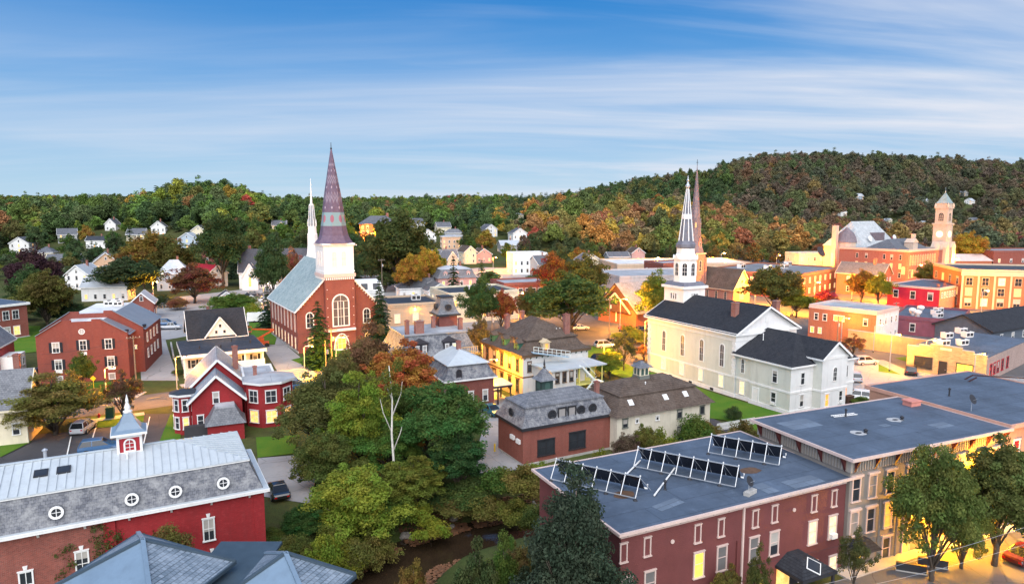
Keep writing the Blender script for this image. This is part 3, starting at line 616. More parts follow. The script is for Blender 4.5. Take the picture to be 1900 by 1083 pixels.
    def cornice(s, x0, x1, y0, y1, z, h, proj, mat, name='cornice'):
        return s.frame(x0 - proj, x1 + proj, y0 - proj, y1 + proj, z, z + h, proj + 0.02, mat, name)
    def brackets(s, face, u0, u1, n, z, mat, w=0.14, d=0.3, h=0.4):
        x0, x1, y0, y1 = s.b; me = MB().ext([(-d, h), (0, h), (0, 0), (-d * 0.35, h * 0.35)], 'x', -w / 2, w / 2).mesh('bracket', mat)
        for k in range(n):
            u = u0 + (u1 - u0) * k / max(1, n - 1); loc, rz = {'F': ((u, y0, z), 0), 'R': ((x1, u, z), math.pi / 2), 'L': ((x0, u, z), -math.pi / 2)}[face]; put('bracket', me, s.o, loc, rz)
    def chimney(s, x, y, z, h, w=0.6, d=0.6, mat=None):
        mb = MB().box(x - w / 2, x + w / 2, y - d / 2, y + d / 2, z, z + h).box(x - w / 2 - 0.07, x + w / 2 + 0.07, y - d / 2 - 0.07, y + d / 2 + 0.07, z + h, z + h + 0.14).box(x - w / 4, x + w / 4, y - d / 4, y + d / 4, z + h + 0.141, z + h + 0.25); return s.part(mb, 'chimney', mat or CHIM, s.roof)
    def W(s, x, y): c, q = math.cos(s.ang), math.sin(s.ang); return Vector((s.A.x + x * c - y * q, s.A.y + x * q + y * c))
def ac_unit(x, y, z, rz, label, s=1.0, group='rooftop air conditioners'):
    t = thing('rooftop_unit', label, 'roof unit', (x, y, z), rz, group); w, d, h = 2.0 * s, 1.3 * s, 1.1 * s
    MB().box(0, w, 0, d, 0.12, h).box(-0.05, w + 0.05, -0.05, d + 0.05, h, h + 0.08).box(0.1, w - 0.1, 0.1, d - 0.1, 0, 0.119).obj('casing', WHITE, t)
    MB().box(0.15, w * 0.45, -0.03, 0, 0.3, h - 0.15).obj('grille', DARKM, t); MB().box(w * 0.55, w - 0.15, -0.03, 0, 0.3, h - 0.15).obj('grille', DARKM, t); MB().lathe([(0.38 * s, h + 0.081), (0.42 * s, h + 0.2), (0.3 * s, h + 0.2)], 12, w * 0.5, d * 0.5).obj('fan', DARKM, t); return t
def vent(x, y, z, label, h=0.8, r=0.12, mat=None, group='roof vents'):
    t = thing('roof_vent', label, 'vent', (x, y, z), 0, group); MB().lathe([(r * 1.6, 0), (r, 0.08), (r, h)], 8).obj('pipe', mat or DARKM, t); MB().lathe([(r * 1.5, h), (r * 1.7, h + 0.1), (r * 0.3, h + 0.22)], 8).obj('cap', mat or DARKM, t); return t
def dish(x, y, z, rz, label, r=0.45, mat=None):
    t = thing('satellite_dish', label, 'satellite dish', (x, y, z), rz); MB().tube([(0, 0, 0), (0, 0, 0.9 * r / 0.45)], 0.035, 6).obj('mast', STEEL, t)
    pr = [(r * k / 6, 0.22 * r * (k / 6) ** 2) for k in range(1, 7)]; d = MB().lathe([(0.02, 0)] + pr, 16).obj('reflector', mat or DARKM, t, (0, 0, 1.05 * r / 0.45)); d.rotation_euler = (R(62), 0, 0)
    MB().beam((0, -0.05, 0.95 * r / 0.45), (0, -r * 1.1, 1.25 * r / 0.45), 0.03).obj('feed_arm', STEEL, t); return t
# ------------------------------------------------------------------ near buildings
SLATE = slatem('grey_slate', (0.10, 0.105, 0.12), (0.17, 0.175, 0.19), moss=0.45); DKSHING = slatem('dark_asphalt_shingles', (0.022, 0.024, 0.030), (0.036, 0.038, 0.045), 0.3, 0.14, 0.85, 0.2, 0.35, (0.045, 0.047, 0.055))
BLUESL = slatem('blue_grey_slate', (0.16, 0.20, 0.25), (0.24, 0.29, 0.34), moss=0.4, rough=0.5); BROWNSH = slatem('brown_wood_shingles', (0.075, 0.055, 0.045), (0.125, 0.09, 0.07), 0.2, 0.16, 0.85, 0.2, 0.5, (0.16, 0.13, 0.11))
OLDSL = slatem('lichen_spotted_slate', (0.075, 0.08, 0.10), (0.15, 0.155, 0.175), 0.3, 0.22, 0.6, 0.35, 0.9, (0.30, 0.30, 0.30), 1.1); GREENSL = slatem('pale_green_slate', (0.20, 0.27, 0.27), (0.31, 0.38, 0.38), 0.4, 0.28, moss=0.55, pale=(0.42, 0.46, 0.46))
METALR = paint('pale_standing_seam_metal', (0.50, 0.54, 0.56), 0.42, 0.1, 0.4, 0.5, 0.15); REDP = brickm('red_painted_brick', (0.36, 0.030, 0.034), (0.29, 0.025, 0.028), (0.22, 0.025, 0.027), stain=0.35); BARNB = brickm('weathered_orange_brick', (0.30, 0.07, 0.05), (0.17, 0.04, 0.033), (0.24, 0.15, 0.12), stain=0.45)
REDW = paint('barn_red_paint', (0.36, 0.022, 0.032), 0.6, 0.14); CLAPW = paint('white_clapboard', (0.74, 0.735, 0.72), 0.6, 0.06, bands=0.16); SAGE = paint('sage_clapboard', (0.64, 0.64, 0.575), 0.65, 0.06, bands=0.15); MAROON = paint('maroon_clapboard', (0.17, 0.052, 0.05), 0.7, 0.2, 0.35, bands=0.15)
ROOFB = flatroof('blue_grey_membrane', (0.075, 0.102, 0.145)); ROOFD = flatroof('dark_membrane', (0.035, 0.04, 0.05)); ROOFP = flatroof('pale_membrane', (0.36, 0.37, 0.39)); ROOFW = flatroof('white_membrane', (0.66, 0.66, 0.66))
TAUPE = paint('taupe_stucco', (0.235, 0.205, 0.18), 0.8, 0.1, 0.6); PINKT = paint('pale_pink_trim', (0.62, 0.47, 0.42), 0.65, 0.08); BLUEM = paint('blue_painted_metal_roof', (0.15, 0.215, 0.29), 0.38, 0.12, 0.4, 0.5); RIDGEM = paint('dark_blue_ridge_flashing', (0.05, 0.075, 0.10), 0.5)
SHUT = paint('navy_shutter_paint', (0.012, 0.014, 0.022), 0.6); GREYBL = paint('window_blind', (0.30, 0.28, 0.27), 0.8, 0.1)
# slate-roofed house right below the drone
def pyr_house():
    t = thing('slate_roofed_house', 'blue slate pyramid roofs of a house at the bottom left edge', 'house', (-23, 42.7, 0))
    sl = slatem('coarse_blue_slate', (0.11, 0.15, 0.195), (0.22, 0.27, 0.33), 0.24, 0.13, 0.55, 0.4, 0.6, (0.28, 0.33, 0.39))
    for ap, az, ze, cs in (((265, 1001), 9.6, 7.45, ((96, 1090), (286, 1156), (437, 1040))), ((530, 1026), 9.0, 7.2, ((436, 1092), (578, 1138), (660, 1066)))):
        a_ = at(*ap, az); ax, ay = a_.x + 23, a_.y - 42.7; c = [at(*q, ze) - a_ for q in cs]; c.append(Vector((-c[1].x, -c[1].y)))
        mb = MB(); P = [(ax + q.x, ay + q.y, ze) for q in c]; A = (ax, ay, az)
        for i in range(4): mb.cur = 1 if i == 0 else 0; mb.quad(P[i], P[(i + 1) % 4], A)  # bright grazing look of the first slate slope is put into a smooth blue
        mb.cur = 0; mb.quad(*[(p[0], p[1], ze - 0.01) for p in P][::-1]); ro = mb.obj('roof', [sl, BLUEM], t)
        for i in range(4): MB().beam((P[i][0], P[i][1], ze + 0.06), (ax, ay, az + 0.06), 0.26, 0.14).obj('ridge_cap', RIDGEM if i in (0, 2) else BLUEM, ro)
        for i in range(4): a, b = P[i], P[(i + 1) % 4]; MB().beam((a[0], a[1], ze - 0.08), (b[0], b[1], ze - 0.08), 0.16, 0.22).obj('gutter', RIDGEM, ro)
        w_ = [(ax + q.x * 0.86, ay + q.y * 0.86) for q in c]; MB().frus(w_, -2.5, w_, ze - 0.03).obj('wall', paint('grey_house_paint', (0.35, 0.36, 0.37)), t)
    MB().box(3.0, 6.5, -3, 2.5, -2.5, 6.6).box(2.6, 6.9, -3.3, 2.8, 6.61, 6.8).obj('link', RIDGEM, t)
pyr_house()
# long red carriage house with mansard and metal roof
def barn():
    A = (-21.4 - 26 * math.cos(R(28.5)), 56.3 - 26 * math.sin(R(28.5))); b = Bld('red_carriage_house', 'long red brick carriage house with slate mansard, metal roof and cupola', 'carriage house', A, 28.5)
    W, D, he = 26.0, 10.2, 5.9; split = 14.5
    b.wall(0, split, 0, D, -2, he, BARNB); b.wall(split + 0.001, W, 0.05, D - 0.05, -2, he, REDP); b.b = (0, W, 0, D)
    MB().box(split - 0.35, split + 0.45, -0.12, 0.3, -2, he - 0.1).obj('pilaster', REDP, b.o); MB().box(W - 0.8, W + 0.06, -0.02, 0.6, -2, he - 0.1).obj('pilaster', REDP, b.o)
    b.frame(-0.5, W + 0.5, -0.5, D + 0.5, he, he + 0.18, 0.6, WHITE, 'eave'); MB().box(-0.5, W + 0.5, -0.52, -0.42, he + 0.181, he + 0.28).obj('gutter', WHITE, b.o)
    b.frame(-0.42, W + 0.42, -0.42, D + 0.42, he + 0.185, he + 0.26, 0.9, METALR, 'eave_flashing')
    m = b.mansard(0, W, 0, D, he + 0.19, 2.35, 1.0, OLDSL, over=0.06, curve=0.1); zt = he + 0.19 + 2.35; b.frame(0.86, W - 0.86, 0.86, D - 0.86, zt - 0.02, zt + 0.1, 0.3, WHITE, 'curb')
    x0, x1, y0, y1, rise = 0.9, W - 0.9, 0.9, D - 0.9, 1.25; r = b.ridge(x0, x1, y0, y1, zt + 0.08, rise, METALR, 'x', x0 + 5.5, x1 - 5.5, over=0.05, th=0.08)
    yc = (y0 + y1) / 2; hy = yc - y0; zb = zt + 0.16 - 0.02
    nP = 40; st = (x1 - x0) / nP
    for k in range(nP):            # standing seam panels of the slope facing the drone
        xa, xb = x0 + k * st, x0 + (k + 1) * st
        def top(x): return min(1.0, (x - x0) / 5.5, (x1 - x) / 5.5)
        ta, tb_ = top(xa), top(xb); z_ = lambda t: zb + rise * t + 0.025; mb = MB(); mb.quad((xa, y0, z_(0)), (xb, y0, z_(0)), (xb, y0 + hy * tb_, z_(tb_)), (xa, y0 + hy * ta, z_(ta)))
        if ta > 0.02: mb.beam((xa, y0, z_(0) + 0.03), (xa, y0 + hy * ta, z_(ta) + 0.03), 0.035, 0.09)
        mb.obj('roof_panel', METALR, r)
    for side in (0, 1):            # panels of the hipped ends
        for k in range(14):
            va, vb = y0 + (y1 - y0) * k / 14, y0 + (y1 - y0) * (k + 1) / 14; tp = lambda v: 1 - abs(v - yc) / hy; xe = x0 if side == 0 else x1; sg = 1 if side == 0 else -1; z_ = lambda t: zb + rise * t + 0.028; mb = MB()
            mb.quad((xe, va, z_(0)), (xe, vb, z_(0)), (xe + sg * 5.5 * tp(vb), vb, z_(tp(vb))), (xe + sg * 5.5 * tp(va), va, z_(tp(va))))
            if tp(va) > 0.02: mb.beam((xe, va, z_(0) + 0.03), (xe + sg * 5.5 * tp(va), va, z_(tp(va)) + 0.03), 0.035, 0.09)
            mb.obj('roof_panel', METALR, r)
    MB().beam((x0 + 5.5, yc, zb + rise + 0.06), (x1 - 5.5, yc, zb + rise + 0.06), 0.3, 0.08).obj('ridge_cap', METALR, r)
    for ux in (7.0, 11.2, 16.2, 19.3, 22.9):           # oculi in the mansard
        o = put('round_window', win_mesh('round', 1.0, 1.0, WHITE, 0.17), b.o, (ux, 0.02, he + 0.75), 0); o.rotation_euler = (R(-6), 0, 0); put('pane', pane_mesh('round', 1.0, 1.0, GLASS, 0.17), o)
        MB().lathe([(0.5, 0), (0.5, 0.75)], 16).obj('housing', OLDSL, o, (0, 0.02, 0.5)).rotation_euler = (R(-90), 0, 0)
    b.brackets('F', 1, 24.9, 9, he - 0.42, WHITE, 0.16, 0.35, 0.42)
    for ux, zz, hh in ((9.0, 0.9, 2.2), (12.6, 1.6, 2.2), (5.4, 0.6, 2.2), (21.6, 2.5, 1.9), (21.75, -0.6, 1.9)): b.win('F', ux, zz, 0.95, hh, 'cross', hood=None); MB().ext([(-0.1, 0), (0.1, 0), (0.16, 0.3), (-0.16, 0.3)], 'y', -0.1, 0).obj('keystone', WHITE, b.o, (ux, 0, zz + hh + 0.1))
    for sx in (9.6, 11.1): o = MB().box(0, 0.95, 0, 0.9, 0, 0.1).obj('skylight', DARKM, r, (sx, yc - 2.3, zb + rise * (hy - 2.3) / hy + 0.05)); o.rotation_euler = (math.atan(rise / hy), 0, 0); MB().quad((0.08, 0.08, 0.105), (0.87, 0.08, 0.105), (0.87, 0.82, 0.105), (0.08, 0.82, 0.105)).obj('pane', GLASS, o)
    # cupola
    cx, cyy, cz = 16.2, yc + 0.1, zb + rise - 0.75; h = 0.85; c = MB().box(cx - h, cx + h, cyy - h, cyy + h, cz, cz + 2.1).obj('cupola', REDW, b.o)
    for q in (-1, 1):
        for p in (-1, 1): MB().box(cx + q * h - 0.1, cx + q * h + 0.1, cyy + p * h - 0.1, cyy + p * h + 0.1, cz + 0.45, cz + 2.08).obj('corner_post', WHITE, c)
    b.frame(cx - h - 0.06, cx + h + 0.06, cyy - h - 0.06, cyy + h + 0.06, cz + 0.45, cz + 0.6, 0.2, WHITE, 'rail', c); b.frame(cx - h - 0.06, cx + h + 0.06, cyy - h - 0.06, cyy + h + 0.06, cz + 1.8, cz + 2.0, 0.2, WHITE, 'rail', c)
    for loc, rz in (((cx, cyy - h, cz + 0.6), 0), ((cx - h, cyy, cz + 0.6), -math.pi / 2), ((cx + h, cyy, cz + 0.6), math.pi / 2)): put('arched_panel', win_mesh('arch', 0.9, 1.15, WHITE, 0.13), c, loc, rz)
    MB().frus(rect(cx - 1.35, cx + 1.35, cyy - 1.35, cyy + 1.35), cz + 2.1, rect(cx - 1.35, cx + 1.35, cyy - 1.35, cyy + 1.35), cz + 2.28).obj('cupola_eave', WHITE, c)
    mb = MB(); pr = [(1.3, 2.281), (0.95, 2.5), (0.62, 3.0), (0.36, 3.6), (0.26, 3.75)]
    for (a, za), (d, zd) in zip(pr, pr[1:]): mb.frus(rect(cx - a, cx + a, cyy - a, cyy + a), cz + za, rect(cx - d, cx + d, cyy - d, cyy + d), cz + zd)
    mb.obj('cupola_roof', BLUEM, c); MB().lathe([(0.34, 3.76), (0.36, 3.9), (0.2, 3.95), (0.24, 4.2), (0.1, 4.6), (0.13, 4.75), (0.02, 5.3)], 8, cx, cyy).obj('finial', WHITE, c, (0, 0, cz))
    vp = b.W(10.1, yc + 1.0); vent(vp.x, vp.y, zb + rise - 0.2, 'short pale vent pipe on the metal roof beside skylights', 0.6, 0.13, STEEL); vp = b.W(16.0, yc - 1.6); vent(vp.x, vp.y, zb + rise - 0.6, 'small white vent pipe below the red cupola', 0.5, 0.07, WHITE)
barn()
# red house with gables and octagonal bay
def red_house():
    b = Bld('red_house', 'bright red painted brick house with gables and octagonal bay', 'house', (-42.5, 87.3), 24)
    b.wall(0, 7.6, 4.5, 13.5, 0, 5.4, REDP); b.ridge(0, 7.6, 4.5, 13.5, 5.4, 3.7, BLUESL, 'y', trim=WHITE, wallm=REDP, over=0.55)
    b.win('F', 4.0, 6.0, 1.5, 0.8, 'half'); b.chimney(6.2, 7.2, 7.0, 3.2, 0.75, 0.75); b.chimney(8.6, 4.0, 5.0, 2.7, 0.5, 0.5)
    b.wall(0.4, 6.6, 0, 4.6, 0, 4.9, REDP); b.ridge(0.4, 6.6, 0, 6.5, 4.9, 3.0, BLUESL, 'y', trim=WHITE, wallm=REDP, over=0.55); b.win('F', 3.4, 4.2, 0.85, 1.5)
    b.win('F', 1.4, 1.2, 0.85, 1.6)
    def bay(cx, cy_, r, h, name, mat, rm, ws, a0):
        w_ = ngon(8, r, cx, cy_, a0); p = MB().frus(w_, 0, w_, h).obj(name, mat, b.o); MB().frus(ngon(8, r + 0.45, cx, cy_, a0), h, ngon(8, r + 0.5, cx, cy_, a0), h + 0.32).obj('bay_cornice', WHITE, p); MB().frus(ngon(8, r + 0.5, cx, cy_, a0), h + 0.321, ngon(8, r * 0.25, cx, cy_, a0), h + 0.75).obj('bay_roof', rm, p)
        for k, (z, wd, hh, st, lit) in ws:
            a = a0 + (k + 0.5) * math.pi / 4; rr = r * math.cos(math.pi / 8); o = put('window', win_mesh(st, wd, hh, WHITE, 0.11), p, (cx + rr * math.cos(a), cy_ + rr * math.sin(a), z), a + math.pi / 2); put('pane', pane_mesh(st, wd, hh, lit or GLASS, 0.11), o)
        return p
    a0 = math.pi / 8
    bay(-0.4, 2.6, 1.55, 5.2, 'corner_turret', REDP, ROOFD, [(k, (z, 0.8, 1.6, 'dh', LIT if z < 2 and k == 5 else None)) for k in (3, 4, 5, 6) for z in (0.8, 3.2)], a0)
    bay(10.3, 3.0, 3.3, 6.0, 'octagonal_bay', REDP, ROOFP, [(k, (z, 1.5, 1.7, 'double', LIT if z < 2 else None)) for k in (4, 5, 6, 7) for z in (0.7, 3.5)], a0)
    b.wall(7.0, 11, 3.0, 12, 0, 5.9, REDP); b.flat(7.0, 11.4, 3.0, 12.4, 5.9, ROOFP, 0.2, WHITE)
    # small addition with slate mansard
    b.wall(2.2, 6.6, -3.6, -0.02, 0, 2.2, REDP); b.mansard(2.2, 6.6, -3.6, 0.4, 2.2, 1.9, 0.9, SLATE, over=0.3); MB().box(3.2, 5.6, -2.6, -0.2, 4.1, 4.25).obj('addition_roof', ROOFP, b.o)
    MB().box(-0.6, 2.2, -0.9, -0.02, 0, 1.6).obj('porch_wall', paint('dark_grey_board', (0.05, 0.05, 0.055)), b.o)
red_house()
def white_house():
    b = Bld('white_porch_house', 'white house with steep dark roof, dormer and wide flat porch roof', 'house', (-57.9, 118.3), 29)
    W = 13.6; b.wall(0.3, W, 2.6, 14.5, 0, 4.0, CLAPW); b.wins('F', (1.7, 3.0, 9.5, 12.3), 1.2, w=0.9, h=1.5, shut=SHUT); b.wins('L', (5, 8, 11.5), 1.2, w=0.9, h=1.5)
    b.frame(-0.35, W + 0.35, -0.25, 14.7, 3.55, 4.15, 0.35, WHITE, 'fascia'); MB().box(-0.3, W + 0.3, -0.2, 14.68, 4.02, 4.2).obj('porch_roof', ROOFD, b.o)
    for x in (0.1, 3.4, 6.8, 10.2, 13.3): MB().box(x - 0.14, x + 0.14, 0.05, 0.33, 0, 3.55).box(x - 0.2, x + 0.2, 0, 0.38, 0, 0.25).obj('porch_post', WHITE, b.o)
    MB().box(0, W, 0, 2.58, 0.0, 0.25).obj('porch_floor', CONC, b.o); MB().box(8.0, W, -0.1, 0.04, 0.9, 2.2).obj('porch_screen', WHITE, b.o)
    b.wall(2.0, 12.4, 14.52, 24, 0, 4.6, CLAPW); r = b.ridge(2.0, 12.4, 14.5, 24, 4.6, 4.7, DKSHING, 'x', trim=WHITE, wallm=CLAPW, over=0.4)
    d = MB().ext([(-2.6, 0), (2.6, 0), (0, 3.5)], 'y', 0, 0.3).obj('dormer', CLAPW, b.o, (7.6, 13.9, 4.7)); mb = MB(); mb.beam((-2.9, -0.15, -0.2), (0, -0.15, 3.75), 0.5, 0.22).beam((2.9, -0.15, -0.2), (0, -0.15, 3.75), 0.5, 0.22).obj('dormer_trim', WHITE, d)
    mb = MB(); mb.quad((-2.8, -0.3, -0.1), (0, -0.3, 3.85), (0, 4.3, 3.85), (-2.8, 0.4, -0.1)).quad((2.8, -0.3, -0.1), (0, -0.3, 3.85), (0, 4.3, 3.85), (2.8, 0.4, -0.1)).obj('dormer_roof', DKSHING, d)
    for x, z in ((-0.75, 0.5), (0.75, 0.5), (0, 1.7)): o = put('window', win_mesh('plain', 0.6, 0.7, WHITE, 0.08), d, (x, -0.01, z)); put('pane', pane_mesh('plain', 0.6, 0.7, GLASS, 0.08), o)
    for x, y in ((3, 4.5), (6.5, 3.5), (9, 9), (12, 6)):
        p = b.W(x, y); vent(p.x, p.y, 4.2, 'small dark vent on the flat porch roof of the white house', 0.4, 0.1)
    b.chimney(6.2, 22, 7.5, 1.9, 0.5, 0.5)
white_house()
def brick_house():
    b = Bld('brick_office_house', 'red brick house with navy shutters and stepped clipped gable parapet', 'house', (-80.8, 114.2), 17)
    BR = brickm('warm_red_brick', (0.23, 0.05, 0.038), (0.19, 0.042, 0.032), (0.20, 0.085, 0.065), stain=0.15); sm = paint('grey_blue_seamed_metal', (0.20, 0.235, 0.28), 0.5, 0.12, 0.5, 0.4, 0.1)
    def block(x0, x1, y0, y1, ze, zt, run, par):
        o = [(x0, -0.3), (x1, -0.3), (x1, ze), (x1 - run, zt), (x0 + run, zt), (x0, ze)]; MB().ext(o, 'y', y0 + 0.35, y1).obj('wall', BR, b.o); p = [(x0, -0.3), (x1, -0.3), (x1, ze + par * .6), (x1 - run + 0.2, zt + par), (x1 - run - 1.2, zt + par), (x1 - run - 1.2, zt + par * 0.4), (x0 + run + 1.2, zt + par * 0.4), (x0 + run + 1.2, zt + par), (x0 + run - 0.2, zt + par), (x0, ze + par * .6)]
        MB().ext(p, 'y', y0, y0 + 0.351).obj('gable_wall', BR, b.o); mb = MB()
        for (xa, za), (xc, zc_) in (((x0 - 0.35, ze - 0.3), (x0 + run, zt + 0.02)), ((x1 + 0.35, ze - 0.3), (x1 - run, zt + 0.02))): mb.quad((xa, y0 + 0.3, za + 0.1), (xc, y0 + 0.3, zc_ + 0.06), (xc, y1 + 0.2, zc_ + 0.06), (xa, y1 + 0.2, za + 0.1))
        rr = mb.obj('roof', sm, b.o); b.roof = rr; MB().box(x0 + run, x1 - run, y0 + 0.36, y1, zt + 0.01, zt + 0.1).obj('flat_roof', ROOFW, b.o)
        MB().beam((x0, y0 - 0.02, ze + par * .6 + 0.04), (x0 + run - 0.2, y0 - 0.02, zt + par + 0.05), 0.45, 0.1).obj('coping', sm, b.o); MB().beam((x1, y0 - 0.02, ze + par * .6 + 0.04), (x1 - run + 0.2, y0 - 0.02, zt + par + 0.05), 0.45, 0.1).obj('coping', sm, b.o)
    block(0, 13.9, 0, 5.0, 8.0, 10.3, 4.2, 0.55); block(-0.9, 15.4, 5.0, 21, 8.0, 10.9, 5.0, 0.7)
    b.b = (0, 13.9, 0, 5)
    for x, z in ((2.9, 5.4), (7.0, 5.6), (10.9, 5.6), (3.1, 2.4), (11.1, 2.5)): b.win('F', x, z, 1.15, 1.7, 'cross', shut=SHUT)
    for x in (3.1, 11.1): b.win('F', x, 0.2, 1.05, 1.0, 'plain', blind=GREYBL)
    for x, z in ((3.1, 1.75), (11.1, 1.85), (7.0, 4.7)): MB().box(x - 0.5, x + 0.5, -0.05, 0, z, z + 0.55).obj('panel', WHITE, b.o)
    b.win('F', 6.95, 8.3, 1.0, 1.0, 'round', blind=ROOFW)
    b.b = (-0.9, 15.4, 5, 21); b.wins('R', (8, 11, 14, 17), (2.2, 5.2), w=1.0, h=1.6)
    for x, y in ((6.6, 16), (8.4, 15.2), (7.4, 18.5)): p = b.W(x, y); ac_unit(p.x, p.y, 11.0, R(17), 'white rooftop unit on the flat roof of the brick house with shutters', 0.8)
    b.part(MB().box(-0.85, -0.35, 0.5, 4, 0, 2.6), 'stair_screen', DARKM)
    for x, y, w_ in ((13.2, 1.2, 1.0), (15.0, 6.2, 1.3)): b.part(MB().box(x, x + 0.5, y, y + w_, 8.1, 8.5), 'roof_hatch', SHUT)
brick_house()
def edge_houses():
    b = Bld('cream_gabled_house', 'cream house with dark slate roof cut by left picture edge', 'house', (-73.5, 80.0), 22); b.wall(0, 12.5, 0, 7, 0, 5.0, CREAM); b.ridge(0, 12.5, 0, 7, 5.0, 4.0, SLATE, 'x', trim=CREAM, wallm=CREAM); b.wins('R', (2.2, 4.8), (1.2, 3.6), w=0.85, h=1.4); b.wins('F', (9, 11.3), 1.4, w=0.9, h=1.5); b.chimney(10.6, 5.4, 7.0, 3.6, 0.7, 0.7)
    b = Bld('red_white_house', 'small red house with white gable trim at left picture edge', 'house', (-97.5, 117), 20); b.wall(0, 6.5, 0, 9, 0, 5.6, REDW); b.ridge(0, 6.5, 0, 9, 5.6, 3.2, SLATE, 'y', trim=WHITE, wallm=REDW); b.wins('F', (1.8, 4.6), (1.0, 3.4), w=0.9, h=1.5); b.part(MB().box(6.5, 9.0, 1, 6, 0, 3.4), 'porch', WHITE); b.wall(6.5, 9, 1, 6, 0, 0.1, WHITE); b.wins('R', (2.2, 4.6), 1.2, w=1, h=1.3)
edge_houses()
def brick_church():
    b = Bld('brick_church', 'red brick church with white belfry and tall purple patterned spire', 'church', (-44.2, 139.0), 31)
    W, D, he, rise = 17.4, 25.5, 9.2, 9.0; cxx = W / 2; CB = brickm('church_brick', (0.25, 0.062, 0.046), (0.19, 0.045, 0.036), (0.22, 0.11, 0.085), stain=0.3); b.wall(0, W, 0, D, 0, he, CB)
    r = b.ridge(0, W, 0, D, he, rise, GREENSL, 'y', trim=WHITE, wallm=CB, over=0.55); mb = MB().box(-0.09, 0.09, -0.25, 0, 0, 0.3).mesh('dentil', WHITE)
    for k in range(17):
        t = (k + 0.6) / 18
        for s in (-1, 1):
            x = cxx + s * (cxx - 0.1) * (1 - t)
            if abs(x - cxx) > 3.7: put('dentil', mb, b.o, (x, -0.02, he + rise * t - 0.42))
    MB().box(-0.06, 0.1, -0.05, D, 0, 0.5).obj('plinth', CONC, b.o)
    for k in range(8):
        y = 1.9 + k * 3.05; b.win('L', y, 4.3, 1.0, 3.9, 'arch', blind=GREYBL, fm=PINKT, t=0.12); b.win('L', y, 0.8, 0.85, 2.3, 'plain', lit=LITW, fm=PINKT, t=0.1); MB().box(-0.14, 0, y + 1.3, y + 1.75, 0.5, he - 0.3).obj('buttress', CB, b.o)
    for x in (2.6, W - 2.6): b.win('F', x, 5.1, 1.7, 3.4, 'arch', t=0.2); b.win('F', x, 1.2, 1.2, 2.4, 'arch', lit=LIT)
    # tower
    tw = 3.1; x0, x1 = cxx - tw, cxx + tw; MB().box(x0, x1, -1.6, 5.1, 0, 15.6).obj('tower', CB, b.o); b.b = (x0, x1, -1.6, 5.1)
    b.win('F', cxx, 5.2, 3.7, 6.9, 'arch', blind=paint('leaded_glass', (0.10, 0.085, 0.09), 0.3), t=0.28); MB().box(x0 + 0.3, x1 - 0.1, -2.1, -1.6, 4.25, 4.75).obj('portal_lintel', WHITE, b.o)
    b.win('F', cxx, 0.2, 3.5, 3.6, 'half', blind=CB, t=0.25); b.win('F', cxx, 0.25, 1.9, 2.6, 'double', lit=LITY, d=0.06)
    MB().box(x0 - 0.25, x1 + 0.25, -1.85, 5.35, 15.6, 16.3).obj('tower_cornice', PINKT, b.o); me = MB().box(-0.13, 0.13, -0.2, 0, 0, 0.45).mesh('dentil', WHITE)
    for k in range(14): put('dentil', me, b.o, (x0 + 0.25 + k * (2 * tw - 0.5) / 13, -1.62, 15.1)); put('dentil', me, b.o, (x0 - 0.01, -1.35 + k * 0.48, 15.1), -math.pi / 2)
    yc = 1.75; bw = 3.15; z0, z1 = 16.3, 22.3; bel = MB().box(cxx - bw, cxx + bw, yc - bw, yc + bw, z0 + 0.001, z1).box(cxx - bw - 0.1, cxx + bw + 0.1, yc - bw - 0.1, yc + bw + 0.1, z0 + 0.3, z0 + 0.6).obj('belfry', WHITE, b.o); b.b = (cxx - bw, cxx + bw, yc - bw, yc + bw)
    LOUV = paint('pale_louvre', (0.62, 0.61, 0.60), 0.7, bands=0.22)
    for dx in (-1.0, 1.0):
        for f, c in (('F', cxx), ('L', yc), ('R', yc)): b.win(f, c + dx, z0 + 1.5, 1.15, 3.2, 'arch', blind=LOUV, t=0.12)
    MB().box(cxx - bw - 0.3, cxx + bw + 0.3, yc - bw - 0.3, yc + bw + 0.3, z1, z1 + 0.3).obj('belfry_cornice', WHITE, b.o); me = MB().box(-0.1, 0.1, -0.22, 0, 0, 0.22).mesh('dentil', WHITE)
    for k in range(15): put('dentil', me, bel, (cxx - bw + 0.2 + k * 0.475, yc - bw - 0.01, z1 - 0.24)); put('dentil', me, bel, (cxx - bw - 0.01, yc - bw + 0.2 + k * 0.475, z1 - 0.24), -math.pi / 2)
    # spire: purple slate with teal band, hearts and zigzags laid in slate
    g = G('patterned_purple_slate', 0.55, 0.35); cc = g.n('ShaderNodeSeparateXYZ'); g.l(g.co(), cc.inputs[0]); z = cc.outputs[2]
    ang = g.math('ARCTAN2', cc.outputs[1], cc.outputs[0]); u = g.math('FRACT', g.math('MULTIPLY', ang, 8 / 6.28318)); tri = g.math('ABSOLUTE', g.math('SUBTRACT', g.math('FRACT', g.math('MULTIPLY', u, 2.0)), 0.5)); base = g.noise(1.4, 5, 0.7)
    k = g.mix(g.rng(base, 0.3, 0.7, 0, 1), (0.095, 0.062, 0.10), (0.15, 0.105, 0.15)); st = g.math('FRACT', g.math('MULTIPLY', z, 4.5)); k = g.mix(g.rng(st, 0, 0.25, 0.5, 0), k, (0.09, 0.06, 0.09))
    def band(a, b_): return g.math('MULTIPLY', g.math('GREATER_THAN', z, a), g.math('LESS_THAN', z, b_))
    k = g.mix(g.math('MULTIPLY', band(3.6, 6.4), 0.8), k, (0.20, 0.33, 0.35)); hrt = g.math('LESS_THAN', g.math('ADD', g.math('POWER', g.math('MULTIPLY', g.math('SUBTRACT', u, 0.5), 3.6), 2.0), g.math('POWER', g.math('MULTIPLY', g.math('SUBTRACT', z, 5.1), 1.0), 2.0)), 0.62)
